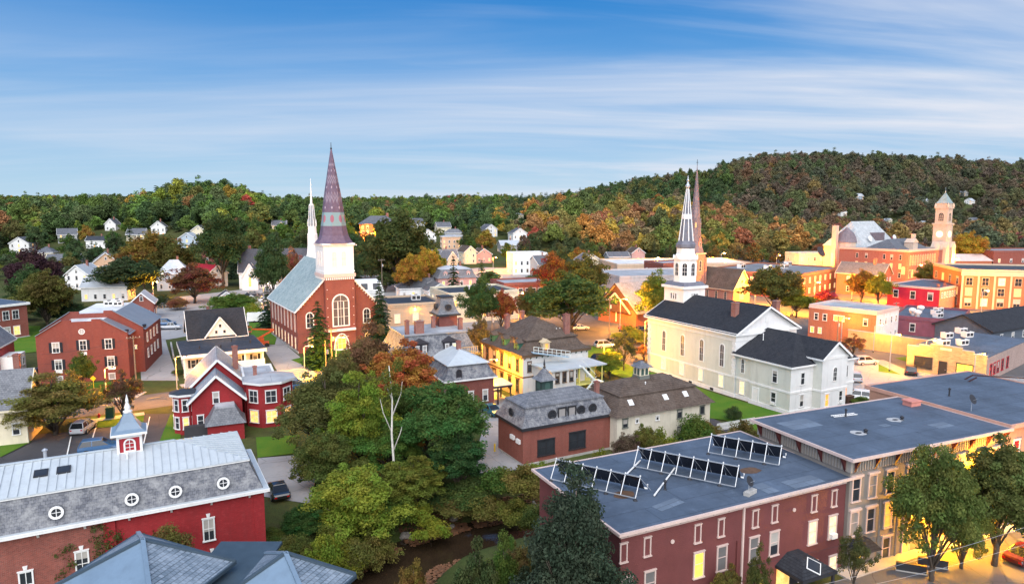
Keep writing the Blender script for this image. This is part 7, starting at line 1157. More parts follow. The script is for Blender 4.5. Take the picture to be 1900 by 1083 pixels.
# shrubs
for i, (px, Y, top, wpx, c, z) in enumerate(((505, 60, 985, 60, GREEN, -0.5), (545, 57, 1000, 80, (0.11, 0.15, 0.03), -1.5), (600, 57, 1000, 90, LIME, -2.5), (885, 71, 885, 90, (0.07, 0.11, 0.03), -1.0), (930, 70, 872, 90, GREEN, -0.5), (975, 69, 868, 90, OLIVE, -0.5), (1000, 72, 862, 60, LIME, 0), (905, 68, 925, 90, OLIVE, -2.5), (960, 66, 930, 80, (0.15, 0.17, 0.03), -2.5), (830, 71, 905, 90, DKGREEN, -2.0), (885, 42, 1010, 110, (0.06, 0.09, 0.03), -3.5), (935, 46, 1000, 100, GREEN, -3), (770, 47, 1045, 90, (0.20, 0.15, 0.035), -4.0), (960, 50, 1010, 90, OLIVE, -2.5), (1000, 45, 1030, 90, (0.05, 0.07, 0.03), -3), (1120, 72, 838, 50, LIME, -0.3), (1160, 75, 805, 60, BROWN, -0.5), (1195, 76, 790, 70, OLIVE, -0.5), (1225, 77, 800, 60, LIME, -0.5), (1290, 84, 775, 70, GREEN, -0.5), (1310, 86, 785, 60, OLIVE, 0), (1255, 80, 815, 70, GREEN, -0.5), (1360, 94, 756, 32, DKGREEN, 0), (1380, 80, 785, 60, OLIVE, 0), (1130, 118, 650, 50, LIME, 0), (310, 50, 985, 90, OLIVE, 2.5), (330, 121, 686, 22, DKGREEN, 0), (1170, 150, 607, 60, LIME, 0), (1220, 150, 612, 60, LIME, 0), (1050, 135, 640, 60, GREEN, 0), (1320, 1.0, 0, 0, GREEN, 0), (20, 178, 555, 90, OLIVE, 0), (120, 176, 560, 90, DKGREEN, 0), (25, 95, 806, 50, RUST, 0), (470, 180, 565, 36, LIME, 0), (1600, 102, 738, 50, GREEN, 0), (300, 205, 548, 40, DKGREEN, 0), (330, 200, 553, 40, RUST, 0), (1000, 64, 940, 70, (0.10, 0.13, 0.03), -2), (800, 65, 960, 70, LIME, -3.2), (480, 62, 1000, 70, DKGREEN, -1), (1095, 46, 1040, 80, DKGREEN, -2), (1350, 47, 1050, 60, OLIVE, -1.5), (640, 58.5, 1020, 80, LIME, -3.8), (700, 61, 1000, 70, OLIVE, -3.8), (690, 64, 955, 90, (0.10, 0.14, 0.03), -3), (720, 66, 925, 100, GREEN, -2.4), (760, 67, 930, 80, LIME, -2.6), (620, 60, 985, 100, (0.15, 0.19, 0.03), -3.0), (660, 59, 1010, 80, OLIVE, -3.6), (840, 69, 930, 90, OLIVE, -2.4), (870, 70, 900, 100, (0.09, 0.13, 0.03), -1.6), (560, 66, 950, 90, GREEN, -0.8), (530, 63, 985, 60, DKGREEN, -1.0))):
    if wpx < 1: continue
    x = (px - 950) / F * (Y * CT + (H - z) * ST); h = max(0.8, zat(top, Y) - z); hue = 'lime' if c == LIME else 'rusty' if c == RUST else 'dark green' if c == DKGREEN else 'olive' if c == OLIVE else 'green' if c == GREEN else 'golden-green'
    where = 'in the brook bed' if z < -2 else 'on the brook bank' if Y < 73 else 'beside the cream barn' if 1100 < px < 1330 and Y < 90 else 'in the churchyard' if 1000 < px < 1400 else 'by the parking lot' if px > 1500 else 'in the left neighbourhood'
    big = h > 5; tree(NEAR[i % 4] if big else BUSH[i % 3], 'bank_tree' if big else 'shrub', ' '.join(f"{hue} leafy {'young tree' if big else 'shrub'} {where} {near_mark(x, Y)[0]}".split()[:14]), x, Y, h * 1.05, wpx * Y / F * 1.08, c, ('young trees ' if big else 'shrubs ') + where, z, cat='tree' if big else 'shrub')
# creeper on the carriage house wall
cb = random.Random(5); cl = []
for cx, w_, z0, z1 in ((11.6, 0.5, 0.2, 4.5), (13.9, 0.5, 2.6, 5.6), (14.8, 0.4, 0, 5.0), (9.5, 1.3, -0.5, 0.8), (17.0, 1.6, 2.2, 4.2)):
    for k in range(14): cl.append((cx + cb.uniform(-w_, w_), -0.1, cb.uniform(z0, z1), 0.34))
me = leaf_mesh(cl, 2600, 0.10, 9, LEAF); o = put('creeper', me, None, (-21.4 - 26 * math.cos(R(28.5)), 56.3 - 26 * math.sin(R(28.5)), 0), R(28.5)); o.color = (0.09, 0.11, 0.03, 1); tag(o, 'green creeper climbing the brick wall of the carriage house', 'creeper')
# ------------------------------------------------------------------ trees of the near slopes, one by one, then the woods as a mass
def wood_tint(x, y):
    return wood_pick(x, y)
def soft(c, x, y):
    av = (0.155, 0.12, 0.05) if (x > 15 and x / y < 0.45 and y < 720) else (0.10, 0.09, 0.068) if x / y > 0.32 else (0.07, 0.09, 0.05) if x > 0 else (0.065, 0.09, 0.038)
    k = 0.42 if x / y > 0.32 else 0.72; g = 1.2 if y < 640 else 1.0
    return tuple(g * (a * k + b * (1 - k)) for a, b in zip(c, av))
def wood_pick(x, y):
    u = x / y; n = noise.noise(Vector((x / 55, y / 55, 3.3))); n2 = noise.noise(Vector((x / 22, y / 22, 9.1)))
    if n > 0.22: return pick([(PINE, 4), (DKGREEN, 4), (GREEN, 1.5)])             # conifer and dark stands
    if u > 0.02 and y < 720 and x > 15: return pick([(ORANGE, 2.2 + 3 * max(0, n2)), (RUST, 3.2), (GOLD, 2.4), (OLIVE, 3), (GREEN, 2.2), ((0.20, 0.17, 0.035), 2.4), (RED, 0.4), (BROWN, 2.5)])
    if u > 0.32: return pick([(BROWN, 3.4), (OLIVE, 3), (DKGREEN, 2.6), (RUST, 0.8 + 2 * max(0, n2)), ((0.15, 0.11, 0.06), 1.8), (GREEN, 1.8), (GOLD, 0.3)])
    if u > 0.0: return pick([(DKGREEN, 4), (PINE, 3), (OLIVE, 1.6), (BROWN, 1)])
    return pick([(DKGREEN, 5), (GREEN, 4.6), (OLIVE, 1.8), (RUST, 0.35), (GOLD, 0.4), (LIME, 0.7), (RED, 0.15), ((0.09, 0.12, 0.045), 2.4)])
WORD = {ORANGE: 'orange', RUST: 'rust-brown', GOLD: 'golden', OLIVE: 'olive', GREEN: 'green', DKGREEN: 'dark green', RED: 'crimson', BROWN: 'brown', PINE: 'deep green'}
CLEAR += [(165, 295, 42), (165, 320, 26), (255, 330, 42), (212, 322, 15), (152, 336, 20), (179, 336, 18), (74, 300, 44), (240, 275, 48), (8, 312, 14), (-90, 262, 20), (-14, 230, 12), (8, 224, 14)]
spots = []
for y in range(232, 640, 9):
    for k in range(-70, 70):
        x = k * 9.0 + rnd.uniform(-2.6, 2.6); yy = y + rnd.uniform(-3, 3)
        if abs(x / yy) > 0.80 or not free(x, yy): continue
        hillside = ground(x, yy) > 2.0
        if not hillside:
            if (x > 25 and yy < 345) or yy < 236 or rnd.random() < (0.80 if -70 < x < 25 else 0.66 if x < 25 else 0.35): continue
        elif yy < 430 and rnd.random() < (0.45 if -110 < x < 10 else 0.22): continue
        spots.append((x, yy))
spots.sort(key=lambda p: p[1])
lower, tries = [], 0
while len(lower) < 90 and tries < 9000:          # low garden trees between the houses of the slopes, not right before a front
    tries += 1; y = rnd.uniform(245, 450); x = rnd.uniform(-0.74, 0.04) * y
    if all(abs(x * ay / y - ax - 3) > 9 or y > ay + 10 or y < ay - 50 for ax, ay, _ in LAND) and all((x - a) ** 2 + (y - b) ** 2 > 70 for a, b in lower) and all((x - ax) ** 2 + (y - ay) ** 2 > 190 for ax, ay, _ in LAND) and not free(x, y): lower.append((x, y))
indiv = spots[:215] + lower; rest = spots[215:]
for x, y in indiv:
    c = wood_tint(x, y); con = (c == PINE) or (c == DKGREEN and rnd.random() < 0.3); g = ground(x, y); side = 'left slope' if x < -60 else 'centre slope' if x < 15 else 'autumn hill behind town'
    if g < 2: side = 'flat streets of the left neighbourhood' if x < -60 else 'flat streets of the town centre'
    sm_ = (x, y) in lower; h = rnd.uniform(11, 18) * (1.15 if con else 1) * (0.8 if sm_ else 0.62 if g < 2 else 1)
    tree(rnd.choice(FIRF) if con else rnd.choice(FAR), 'pine_tree' if con else 'maple_tree', ' '.join(f"{'tall' if h > 15 else 'low' if h < 9 else 'middling'} {WORD.get(c, 'yellow-olive')} {'conifer' if con else 'leafy tree'} {'up the slope ' if near_mark(x, y)[1] else ''}{near_mark(x, y)[0]}".split()[:16]), x, y, h, rnd.uniform(10, 14.5) * (0.72 if con else 1) * (0.75 if sm_ else 0.66 if g < 2 else 1), jit(soft(c, x, y), 0.15), f"trees on the {side}")
bro, fir = [], []
def addw(x, y):
    c = wood_tint(x, y); con = c == PINE or (c == DKGREEN and rnd.random() < 0.35); s = rnd.choice((0.75, 0.95, 1.1, 1.25, 1.5)) * rnd.uniform(0.9, 1.15) * (1.35 if y > 800 else 1.0) * (0.85 if con else 1); k = rnd.uniform(0.85, 1.15)
    (fir if con else bro).append(((x, y, ground(x, y) - 0.5), (s * (1.25 if con else 1.08), s * (1.25 if con else 1.08), s * k * (0.85 if con else 1.0)), rnd.uniform(0, 6.28), jit(soft(c, x, y), 0.18)))
for x, y in rest: addw(x, y)
y = 640.0
while y < 1650:
    st = 10.0 if y < 800 else 13.5; x = -0.82 * y
    while x < 0.86 * y:
        xx, yy = x + rnd.uniform(-st, st) * 0.4, y + rnd.uniform(-st, st) * 0.4
        if free(xx, yy): addw(xx, yy)
        x += st
    y += st
mix_b = []
for i in range(5):
    m = FAR[i][1].copy(); m.materials[0] = LEAFI; mix_b.append(m)
mf = FIRF[0][1].copy(); mf.materials[0] = LEAFI
for i in range(5): wood('woodland', 'distant leafy woods covering the hills behind the town', bro[i::5], mix_b[i])
wood('conifer_woodland', 'distant dark conifers scattered through the hillside woods', fir, mf)
# ------------------------------------------------------------------ vehicles
TYRE = RUBBER; RIM = paint('alloy_rim', (0.5, 0.5, 0.52), 0.35, 0.1, metal=0.7); HEADL = paint('headlight_lens', (0.8, 0.8, 0.78), 0.1); TAILL = paint('tail_light_lens', (0.45, 0.01, 0.01), 0.2)
def car_paint(name, c):
    if name in MATS: return MATS[name]
    g = G(name, 0.28, 0.5); g.b.inputs['Base Color'].default_value = (*c, 1); g.b.inputs['Coat Weight'].default_value = 0.7; g.b.inputs['Coat Roughness'].default_value = 0.08; MATS[name] = g.m; return g.m
def car(px, py, head, kind, cname, c, label, z=0.0, group='parked cars'):
    p = at(px, py, z); t = thing('pickup_truck' if kind == 'pickup' else 'car', label, 'pickup truck' if kind == 'pickup' else 'car', (p.x, p.y, z + 0.06), R(head), group); m = car_paint(cname, c); L, Wd = (5.5, 1.0) if kind == 'pickup' else (4.6, 0.9) if kind == 'sedan' else (4.6, 0.95)
    h = L / 2; mb = MB()
    sec = {'sedan': [(-h, .45, .72), (-h + .12, .3, .86), (-h + 1.0, .25, .92), (h - 1.3, .25, .90), (h - .25, .28, .74), (h, .42, .62)], 'suv': [(-h, .5, .9), (-h + .1, .32, 1.0), (-h + 1, .28, 1.02), (h - 1.2, .28, 1.0), (h - .2, .32, .86), (h, .5, .7)], 'pickup': [(-h, .6, 1.0), (-h + .05, .45, 1.05), (-.3, .4, 1.05), (h - 1.3, .4, 1.08), (h - .2, .42, .98), (h, .55, .85)]}[kind]
    prev = None
    for x, z0, z1 in sec:
        w_ = Wd * (0.86 if abs(x) > h - 0.05 else 0.95 if abs(x) > h - 0.3 else 1); ringp = [(x, -w_ * .92, z0), (x, -w_, (z0 + z1) / 2), (x, -w_ * .9, z1), (x, w_ * .9, z1), (x, w_, (z0 + z1) / 2), (x, w_ * .92, z0)]; i = len(mb.v); mb.v += ringp
        if prev is not None:
            for k in range(6): j = (k + 1) % 6; mb.f.append((prev + k, prev + j, i + j, i + k)); mb.mi.append(0)
        else: mb.f.append(tuple(range(i, i + 6))); mb.mi.append(0)
        prev = i
    mb.f.append(tuple(range(prev, prev + 6))); mb.mi.append(0); body = mb.obj('body', m, t, sm=False)
    cab = {'sedan': (-h + .75, -h + 1.5, h - 2.1, h - 1.25, .9, 1.42), 'suv': (-h + .1, -h + .5, h - 2.0, h - 1.15, 1.0, 1.68), 'pickup': (-.4, -.1, 1.0, 1.6, 1.05, 1.78)}[kind]; a, b_, c2, d, z0, z1 = cab; w0, w1 = Wd * .88, Wd * .68
    MB().quad((b_, -w1, z1), (c2, -w1, z1), (c2, w1, z1), (b_, w1, z1)).frus([(b_ - .05, -w1 - .02), (c2 + .05, -w1 - .02), (c2 + .05, w1 + .02), (b_ - .05, w1 + .02)], z1 - 0.05, [(b_, -w1), (c2, -w1), (c2, w1), (b_, w1)], z1 + 0.01).obj('roof', m, t)
    g = G('car_glass', 0.06, 0.6) if 'car_glass' not in MATS else None
    if g: g.b.inputs['Base Color'].default_value = (0.012, 0.014, 0.018, 1); MATS['car_glass'] = g.m
    cg = MATS['car_glass']; zt = z1 - 0.051; MB().quad((d, -w0, z0), (d, w0, z0), (c2, w1, zt), (c2, -w1, zt)).obj('windscreen', cg, t); MB().quad((a, w0, z0), (a, -w0, z0), (b_, -w1, zt), (b_, w1, zt)).obj('rear_window', cg, t)
    for s in (-1, 1): MB().quad((a, s * w0, z0), (d, s * w0, z0), (c2, s * w1, zt), (b_, s * w1, zt)).obj('side_window', cg, t)
    for s in (-1, 1):
        mbp = MB(); xm = (b_ + c2) / 2
        for xa in (xm,): mbp.beam((xa, s * (w0 + .005), z0), (xa, s * (w1 + .012), zt), 0.09, 0.03)
        mbp.beam((a, s * w0, z0), (b_, s * w1, zt), 0.08).beam((d, s * w0, z0), (c2, s * w1, zt), 0.08); mbp.obj('pillar', m, t)
    if kind == 'pickup': MB().box(-h + .12, -.5, -Wd * .78, Wd * .78, 1.052, 1.06).obj('bed_liner', DARKM, t)
    for x in (-h + .95, h - .95):
        for s in (-1, 1): o = MB().lathe([(0.33, -0.11), (0.33, 0.11)], 14).obj('wheel', TYRE, t, (x, s * (Wd - .06), 0.33)); o.rotation_euler = (R(90), 0, 0); q = MB().lathe([(0.20, -0.125), (0.20, 0.125)], 12).obj('rim', RIM, o)
    for s in (-1, 1): MB().box(h - .16, h - .02, s * Wd * .62 - .17, s * Wd * .62 + .17, sec[-1][2] - .12, sec[-1][2] + .03).obj('headlight', HEADL, t); MB().box(-h - .01, -h + .1, s * Wd * .68 - .12, s * Wd * .68 + .12, sec[0][2] - .18, sec[0][2] - .02).obj('tail_light', TAILL, t)
    return t
W_ = (0.72, 0.72, 0.73); BK = (0.012, 0.012, 0.015); SV = (0.42, 0.43, 0.45); BL = (0.03, 0.10, 0.22); RD = (0.30, 0.01, 0.015)
car(318, 570, 4, 'pickup', 'white_car_paint', W_, 'white pickup truck at the back of the rear lot'); car(308, 604, 10, 'suv', 'blue_car_paint', BL, 'blue car parked in the rear lot behind the silver pickup'); car(315, 611, 8, 'pickup', 'silver_car_paint', SV, 'silver pickup truck parked before the blue car'); car(517, 918, 118, 'sedan', 'black_car_paint', BK, 'black car parked behind the red carriage house'); car(909, 722, -60, 'sedan', 'white_car_paint', W_, 'white sedan beside the yellow house'); car(912, 768, -58, 'sedan', 'teal_car_paint', (0.02, 0.13, 0.17), 'teal blue car in the alley by the dark porch')
car(1606, 676, 10, 'suv', 'silver_car_paint', SV, 'silver car by the lot tree island'); car(1690, 694, 60, 'suv', 'black_car_paint', BK, 'dark car half hidden by the stone garage corner'); car(1728, 716, 176, 'sedan', 'white_car_paint', W_, 'white convertible before the stone garage front'); car(1776, 719, 178, 'sedan', 'red_car_paint', RD, 'dark red car behind the white convertible'); car(1637, 734, 160, 'sedan', 'black_car_paint', BK, 'black sedan at the lot edge, left of the pair'); car(1663, 730, 160, 'sedan', 'navy_car_paint', (0.012, 0.016, 0.03), 'navy sedan at the lot edge, right of the pair'); car(1583, 706, 80, 'suv', 'silver_car_paint', SV, 'grey car partly behind the white church corner'); car(1588, 742, 150, 'suv', 'white_car_paint', W_, 'pale car beside the church shrubs')
car(1903, 1040, 28, 'sedan', 'maroon_car_paint', (0.06, 0.004, 0.006), 'dark red car on the front street at right edge'); car(156, 800, 100, 'suv', 'silver_car_paint', SV, 'silver car under the airy olive tree'); car(186, 838, 25, 'suv', 'blue_car_paint', BL, 'blue car roof behind the red carriage house'); car(1122, 645, 20, 'suv', 'silver_car_paint', SV, 'silver car on the street near the big round tree'); car(1136, 640, 20, 'sedan', 'black_car_paint', BK, 'black car on the street near the big round tree'); car(1165, 613, 20, 'sedan', 'red_car_paint', RD, 'red car on the lit side street'); car(1190, 616, 20, 'sedan', 'black_car_paint', BK, 'black car behind the red one on the side street'); car(1118, 672, 25, 'suv', 'black_car_paint', BK, 'dark car at the churchyard drive'); car(272, 548, 8, 'sedan', 'purple_car_paint', (0.09, 0.03, 0.10), 'purple car before the pale blue house'); car(548, 722, 25, 'suv', 'blue_car_paint', BL, 'blue car right of the octagonal bay'); car(1076, 612, 18, 'sedan', 'white_car_paint', W_, 'white car under the big round tree'); car(470, 548, 15, 'sedan', 'navy_car_paint', (0.012, 0.016, 0.03), 'navy car on the street left of the church'); car(495, 560, 15, 'suv', 'white_car_paint', W_, 'white car on the street left of the church')
p = at(482, 598); t = thing('box_trailer', 'white box trailer beside the brick church', 'trailer', (p.x, p.y, 0), R(15)); MB().box(-3, 2.5, -1.1, 1.1, 0.55, 2.7).obj('box', WHITE, t); MB().box(2.5, 3.6, -0.08, 0.08, 0.5, 0.62).obj('tow_bar', DARKM, t)
for x in (-1.2, -0.2):
    for s in (-1, 1): MB().lathe([(0.35, -0.12), (0.35, 0.12)], 12).obj('wheel', TYRE, t, (x, s * 1.0, 0.35)).rotation_euler = (R(90), 0, 0)
def boom_lift():
    p = at(486, 643); t = thing('boom_lift', 'orange articulated boom lift beside the brick church wall', 'boom lift', (p.x, p.y, 0.02), R(20)); OR = paint('orange_machine_paint', (0.55, 0.09, 0.02), 0.45)
    MB().box(-1.5, 1.5, -0.9, 0.9, 0.55, 1.1).obj('chassis', OR, t); MB().box(-1.3, 0.5, -0.75, 0.75, 1.11, 2.0).box(-1.5, -0.9, -0.8, 0.8, 1.2, 1.9).obj('turntable', OR, t)
    for x in (-1.05, 1.05):
        for s in (-1, 1): MB().lathe([(0.48, -0.18), (0.48, 0.18)], 14).obj('wheel', TYRE, t, (x, s * 0.95, 0.48)).rotation_euler = (R(90), 0, 0)
    MB().beam((-0.6, 0, 1.9), (2.6, 0.2, 3.6), 0.35).obj('lower_boom', OR, t); MB().beam((2.6, 0.2, 3.6), (-1.8, 0.4, 3.9), 0.3).obj('upper_boom', OR, t); b = MB().box(-2.9, -1.9, -0.1, 0.9, 3.3, 3.4).obj('basket', OR, t)
    for x in (-2.87, -1.93):
        for y in (-0.07, 0.87): MB().beam((x, y, 3.4), (x, y, 4.4), 0.05).obj('post', OR, b)
    MB().box(-2.9, -1.9, -0.1, -0.05, 4.35, 4.42).box(-2.9, -1.9, 0.85, 0.9, 4.35, 4.42).obj('rail', OR, b)
boom_lift()
# ------------------------------------------------------------------ poles, wires, lamps, street furniture
def upole(px, py, top, label, arms=1, z=0, Y=None):
    p = at(px, py, z); h = zat(top, p.y) - z; t = thing('utility_pole', label, 'utility pole', (p.x, p.y, z), R(28), 'utility poles'); MB().tube([(0, 0, -0.3), (0, 0, h)], 0.15, 8, 0.1).obj('mast', WOODP, t)
    for k in range(arms): MB().box(-1.1, 1.1, -0.06, 0.06, h - 0.5 - k * 0.8, h - 0.38 - k * 0.8).obj('crossarm', WOODP, t); [MB().lathe([(0.05, 0), (0.07, 0.1), (0.04, 0.18)], 6).obj('insulator', CONC, t, (x, 0, h - 0.38 - k * 0.8)) for x in (-0.95, -0.4, 0.4, 0.95)]
    MB().lathe([(0.22, 0), (0.24, 0.05), (0.24, 0.7), (0.2, 0.75)], 10).obj('transformer', STEEL, t, (0.3, 0.1, h - 2.4)); return Vector((p.x, p.y, z + h - 0.3))
P1 = upole(253, 712, 622, 'pale utility pole at the right corner of the shuttered brick house'); P2 = upole(617, 700, 608, 'utility pole with street lamp before the brick church'); P2b = upole(606, 700, 632, 'shorter pole next to the church lamp pole', 0); P3 = upole(913, 640, 578, 'utility pole behind the yellow house'); P4 = upole(1553, 640, 586, 'utility pole before the brick corner building', 2); P5 = upole(710, 570, 480, 'pale utility pole right of the white belfry', 1); P6 = upole(1130, 640, 552, 'utility pole by the stone-roofed church', 1); P7 = upole(37, 745, 655, 'utility pole at the far left by the drive', 1); P8 = upole(1845, 620, 572, 'pale utility pole behind the purple store', 1); P9 = upole(1660, 610, 560, 'slim pole beside the white side wall', 1)
WIRE = paint('black_wire', (0.03, 0.03, 0.035), 0.6); WIRL = paint('pale_wire', (0.35, 0.36, 0.38), 0.5, metal=0.3)
def wire(a, b, sag, label, r=0.018, m=None, off=(0, 0, 0)):
    a, b = Vector(a) + Vector(off), Vector(b) + Vector(off); o = MB().tube([a.lerp(b, k / 10) - Vector((0, 0, sag * 4 * (k / 10) * (1 - k / 10))) for k in range(11)], r, 5).obj('overhead_wire', m or WIRE); return tag(o, label, 'wire', 'overhead wires')
wire(P7, P1, 0.8, 'overhead wire crossing before the shuttered brick house'); wire(P7, P1, 0.8, 'lower overhead wire crossing before the shuttered brick house', off=(0, 0, -1.6)); wire(P1, P2, 1.2, 'overhead wire from brick house pole to church pole'); wire(P1, P2, 1.4, 'lower overhead wire from brick house pole to church pole', off=(0, 0, -1.3)); wire(P2, P3, 1.2, 'overhead wire from church pole to yellow house pole'); wire(P3, P6, 1.0, 'overhead wire from yellow house pole to stone-roofed church'); wire(P4, P9, 0.6, 'overhead wire over the parking lot'); wire(P9, P8, 0.8, 'overhead wire above the purple store')
def ptz(px, py, Y): z = zat(py, Y); return Vector(((px - 950) / F * (Y * CT + (H - z) * ST), Y, z))
for i, (a, b) in enumerate((((1500, 1090, 40), (1960, 958, 50)), ((1590, 1090, 40), (1960, 990, 48)), ((1390, 1050, 44), (1960, 905, 56)))): wire(ptz(*a), ptz(*b), 0.25, ['pale cable crossing the front street, upper of the pair', 'pale cable crossing the front street, lower of the pair', 'thin dark cable before the street trees'][i], 0.014 if i < 2 else 0.009, WIRL if i < 2 else WIRE)
SOD = glow('sodium_lamp', (1.0, 0.55, 0.16), 40, False)
def lamp(px, py, hgt, power, label, col=(1.0, 0.50, 0.13), rz=0.0, kind='street', zz=None, r=0.35):
    gl = 3.2 if 'flaring' in label else 1.6 if py < 600 else 1.0
    P = hit(px, py) if zz is None else Vector((*at(px, py, zz), zz)); t = thing('street_lamp', label, 'street lamp', P, rz, 'lit street lamps'); mb = MB().tube([(0, 0, 0), (0, 0, hgt - 0.3), (0.25, 0, hgt), (1.3, 0, hgt + 0.1)], 0.09, 7, 0.05); mb.obj('pole', STEEL, t); MB().lathe([(0.16, 0), (0.12, 0.5)], 8).obj('base', DARKM, t)
    MB().box(1.1, 1.8, -0.16, 0.16, hgt + 0.06, hgt + 0.2).obj('lamp_head', DARKM, t); MB().lathe([(0.05 * gl, -0.16 * gl), (0.14 * gl, -0.06 * gl), (0.14 * gl, 0.0)], 10, 1.45, 0).obj('lamp_glass', SOD, t, (0, 0, hgt + 0.05))
    l = bpy.data.lights.new('lamp_light', 'POINT'); l.energy = power; l.color = col; l.shadow_soft_size = r; lo = bpy.data.objects.new('lamp_light', l); COL.objects.link(lo); lo.parent = t; lo.location = (1.45, 0, hgt - 0.35); return t
YE = (1.0, 0.43, 0.012)
for px, py, hg, pw, lab in ((625, 702, 7.5, 2600, 'lit lamp on the street before the brick church'), (566, 704, 6, 1500, 'lit lamp at the church driveway'), (200, 768, 7, 1300, 'lit lamp by the street near the brown small tree'), (330, 742, 7, 900, 'lit lamp by the street left of the red house'), (895, 700, 7, 1500, 'lit lamp between grey mansard and yellow house'), (1120, 700, 6, 1200, 'lit lamp by the yellow rear stairs'), (1195, 668, 8, 5000, 'lit lamp at the street corner left of the white church'), (1150, 615, 8, 5200, 'lit lamp before the stone-roofed church'), (1060, 575, 8, 3800, 'lit lamp behind the big round dark tree'), (960, 590, 7, 2600, 'lit lamp beyond the yellow house'), (820, 600, 6, 1100, 'lit lamp before the cream office'), (760, 608, 5, 600, 'lit lamp beside the tan office'), (1400, 568, 8, 5200, 'lit lamp left of the olive street tree'), (1470, 585, 7, 4200, 'lit lamp under the lime lit street tree'), (1510, 565, 7, 4200, 'lit lamp by the red maple'), (1580, 558, 8, 6000, 'lit lamp before the brick gable house'), (1630, 560, 7, 5000, 'lit lamp beside the red store building'), (1700, 530, 8, 6000, 'lit lamp at the front of city hall'), (1770, 515, 8, 4000, 'lit lamp at the foot of the clock tower'), (1337, 505, 9, 9000, 'brightest flaring lamp behind the steeples'), (1215, 506, 7, 5200, 'orange flaring lamp at the foot of the autumn hill'), (1300, 540, 7, 4200, 'lit lamp beside the brick steeple'), (1440, 505, 8, 3800, 'lit lamp before the cream storefront row'), (1520, 508, 8, 5200, 'lit lamp before the orange storefront'), (1820, 585, 7, 2600, 'lit lamp before the orange brick block'), (1900, 600, 7, 2600, 'lit lamp at the right end of the orange brick block'), (1650, 690, 7, 2200, 'lit lamp in the middle of the parking lot'), (1715, 690, 6, 600, 'lit lamp by the stone garage door'), (1560, 640, 6, 420, 'lit lamp before the brick corner building'), (1620, 655, 6, 600, 'lit lamp along the ochre lot wall'), (1805, 722, 6, 500, 'lit lamp at the stone garage corner'), (655, 450, 6, 3800, 'lit lamp at left of the brick school'), (690, 450, 6, 4800, 'lit lamp at right of the brick school'), (790, 515, 7, 3000, 'lit lamp near the yellow lit tree'), (915, 505, 7, 3000, 'lit lamp right of the pink mansard house'), (955, 500, 7, 3000, 'lit lamp by the low brick school wing'), (1790, 460, 7, 4200, 'lit lamp by the yellow tree beside the clock tower'), (1620, 470, 7, 1500, 'lit lamp behind the long red block'), (490, 560, 6, 1800, 'lit lamp on the street left of the church'), (285, 556, 6, 1500, 'lit lamp before the pale blue house'), (520, 440, 5, 800, 'lit lamp by the cream cottage on the bank'), (1715, 1062, 6, 1400, 'lit street lamp hidden by the street trees'), (1590, 1055, 4.5, 900, 'lit lamp by the entrance canopy'), (1795, 1022, 6.5, 2000, 'lit street lamp on the front street at right'), (905, 735, 6, 1000, 'lit lamp in the drive left of the yellow house')):
    lamp(px, py, hg, pw * (4.4 if py < 600 else 2.6), lab, YE if px in (895, 625, 566, 1120, 1805, 1795, 1715, 905, 1590) else (1.0, 0.36, 0.02))
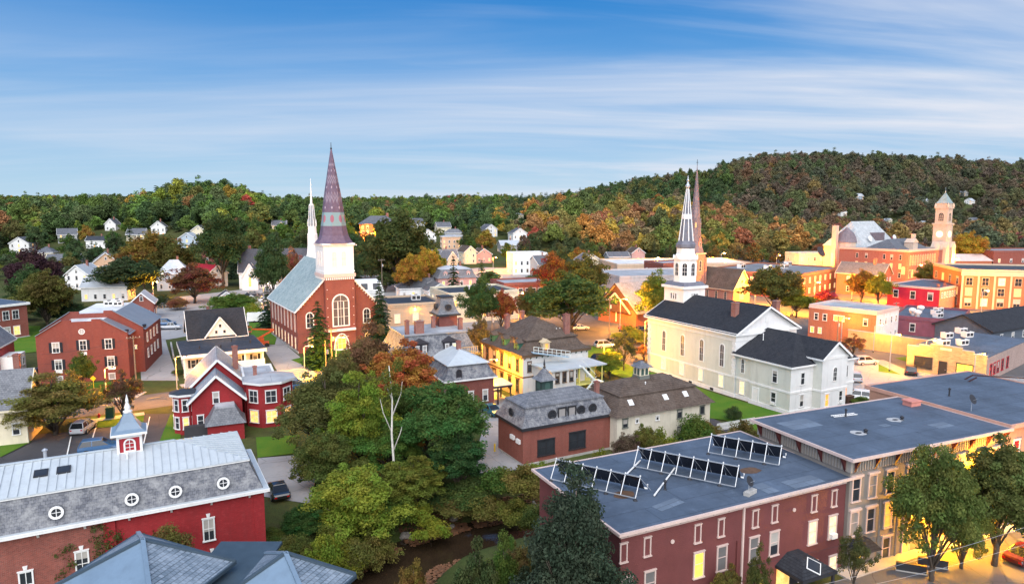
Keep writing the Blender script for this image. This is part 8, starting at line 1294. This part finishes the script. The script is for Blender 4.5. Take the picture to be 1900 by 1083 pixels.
def misc():
    p = at(205, 776); t = thing('utility_cabinet', 'dark green utility cabinet by the sidewalk', 'cabinet', (p.x, p.y, 0), R(20)); gm = paint('dark_green_cabinet', (0.01, 0.06, 0.04), 0.5); MB().box(-0.5, 0.5, -0.4, 0.4, 0.05, 1.6).box(-0.55, 0.55, -0.45, 0.45, 1.6, 1.68).obj('cabinet', gm, t); MB().box(-0.46, 0.46, -0.43, -0.4, 0.15, 1.5).obj('door', gm, t)
    p = at(175, 730); t = thing('street_sign', 'tall yellow street sign before the brick house', 'sign', (p.x, p.y, 0), R(15)); ym = paint('yellow_sign', (0.75, 0.50, 0.02), 0.5); MB().tube([(0, 0, 0), (0, 0, 2.6)], 0.04, 6).obj('post', ym, t); MB().ext([(-0.45, 2.55), (0, 2.1), (0.45, 2.55), (0, 3.0)], 'y', -0.03, -0.01).obj('plate', ym, t)
    p = at(184, 776); t = thing('fire_hydrant', 'small red fire hydrant by the sidewalk', 'hydrant', (p.x, p.y, 0)); MB().lathe([(0.16, 0), (0.13, 0.1), (0.13, 0.55), (0.17, 0.58), (0.1, 0.72), (0.03, 0.8)], 10).obj('barrel', REDW, t); MB().box(-0.22, 0.22, -0.06, 0.06, 0.38, 0.5).obj('nozzles', REDW, t)
    p = at(1622, 748); t = thing('board_fence', 'white board fence between the blue roof and the parking lot', 'fence', (p.x, p.y, 0), R(16)); bm_ = MB().box(0, 0.28, -0.02, 0.02, 0.1, 1.7).mesh('board', WHITE); pm_ = MB().box(-0.06, 0.06, -0.06, 0.06, 0, 1.8).mesh('post', WHITE)
    for k in range(34): put('board', bm_, t, (k * 0.3, 0, 0))
    for k in range(5): put('post', pm_, t, (k * 2.5, 0.1, 0))
    p = at(1460, 832); t = thing('picket_fence', 'white picket fence behind the cream barn', 'fence', tuple(at(1330, 800)) + (0,), R(25)); bm_ = MB().box(0, 0.09, -0.02, 0.02, 0.05, 1.1).mesh('picket', WHITE)
    for k in range(40): put('picket', bm_, t, (k * 0.17, 0, 0))
    for z in (0.3, 0.8): MB().box(0, 6.8, 0.021, 0.06, z, z + 0.08).obj('rail', WHITE, t)
    t = thing('wooden_crate', 'dark brown wooden bin beside the white church corner', 'bin', (*at(1572, 752), 0), R(28)); dw = paint('dark_brown_wood', (0.07, 0.035, 0.025)); MB().box(0, 1.5, 0, 1.0, 0, 1.3).obj('box', dw, t); MB().box(-0.06, 1.56, -0.06, 1.06, 1.3, 1.38).obj('lid', dw, t)
    for i, (px, py) in enumerate(((1730, 1052), (1690, 1062))): t = thing('street_barrier', ['dark low barrier on the front sidewalk, right one', 'dark low barrier on the front sidewalk, left one'][i], 'barrier', (*at(px, py), 0.1), R(-20)); MB().box(-1.1, 1.1, -0.15, 0.15, 0, 0.7).obj('panel', DARKM, t); MB().box(-1.15, 1.15, -0.22, 0.22, 0.0, 0.08).obj('foot', CONC, t)
    p = at(1620, 510); dd = dish(118, 262, 7.9, 0.6, 'large dark satellite dish on the long red block roof', 2.2); 
    for i, (x, y) in enumerate(((92, 245), (100, 250), (106, 262), (84, 250))): ac_unit(x, y, 7.75, 0.7, 'white roof unit on the long red block', 1.4, 'units on the long red block roof')
    t = thing('retaining_wall', 'concrete retaining wall along the drive of the white porch house', 'wall', (*at(316, 640), 0), R(-62)); MB().box(0, 16, 0, 0.3, 0, 0.7).obj('masonry', CONC, t)
    for i in range(7): t = thing('bollard', 'small yellow bollard at the alley edge', 'bollard', (*at(918 + i * 0.1, 838 + i * 0.1), 0), 0) if i == 0 else t
    MB().lathe([(0.1, 0), (0.1, 1.0), (0.05, 1.08)], 8).obj('post', paint('yellow_sign', (0.75, 0.50, 0.02)), t)
misc()

# look-alikes are told apart by how far off they stand
same = {}
for o in COL.objects:
    if o.parent is None and o.get('label') and o.get('kind') is None and o.name.split('.')[0] != 'boulder': same.setdefault(o['label'], []).append(o)
ORD = ['nearest', 'second nearest', 'third nearest', 'fourth nearest', 'fifth nearest', 'sixth nearest', 'seventh nearest', 'eighth nearest']
for lab, os_ in same.items():
    if 1 < len(os_) <= 8:
        for k, o in enumerate(sorted(os_, key=lambda q: q.location.y)): o['label'] = ' '.join((ORD[k] + ' ' + lab).split()[:16])
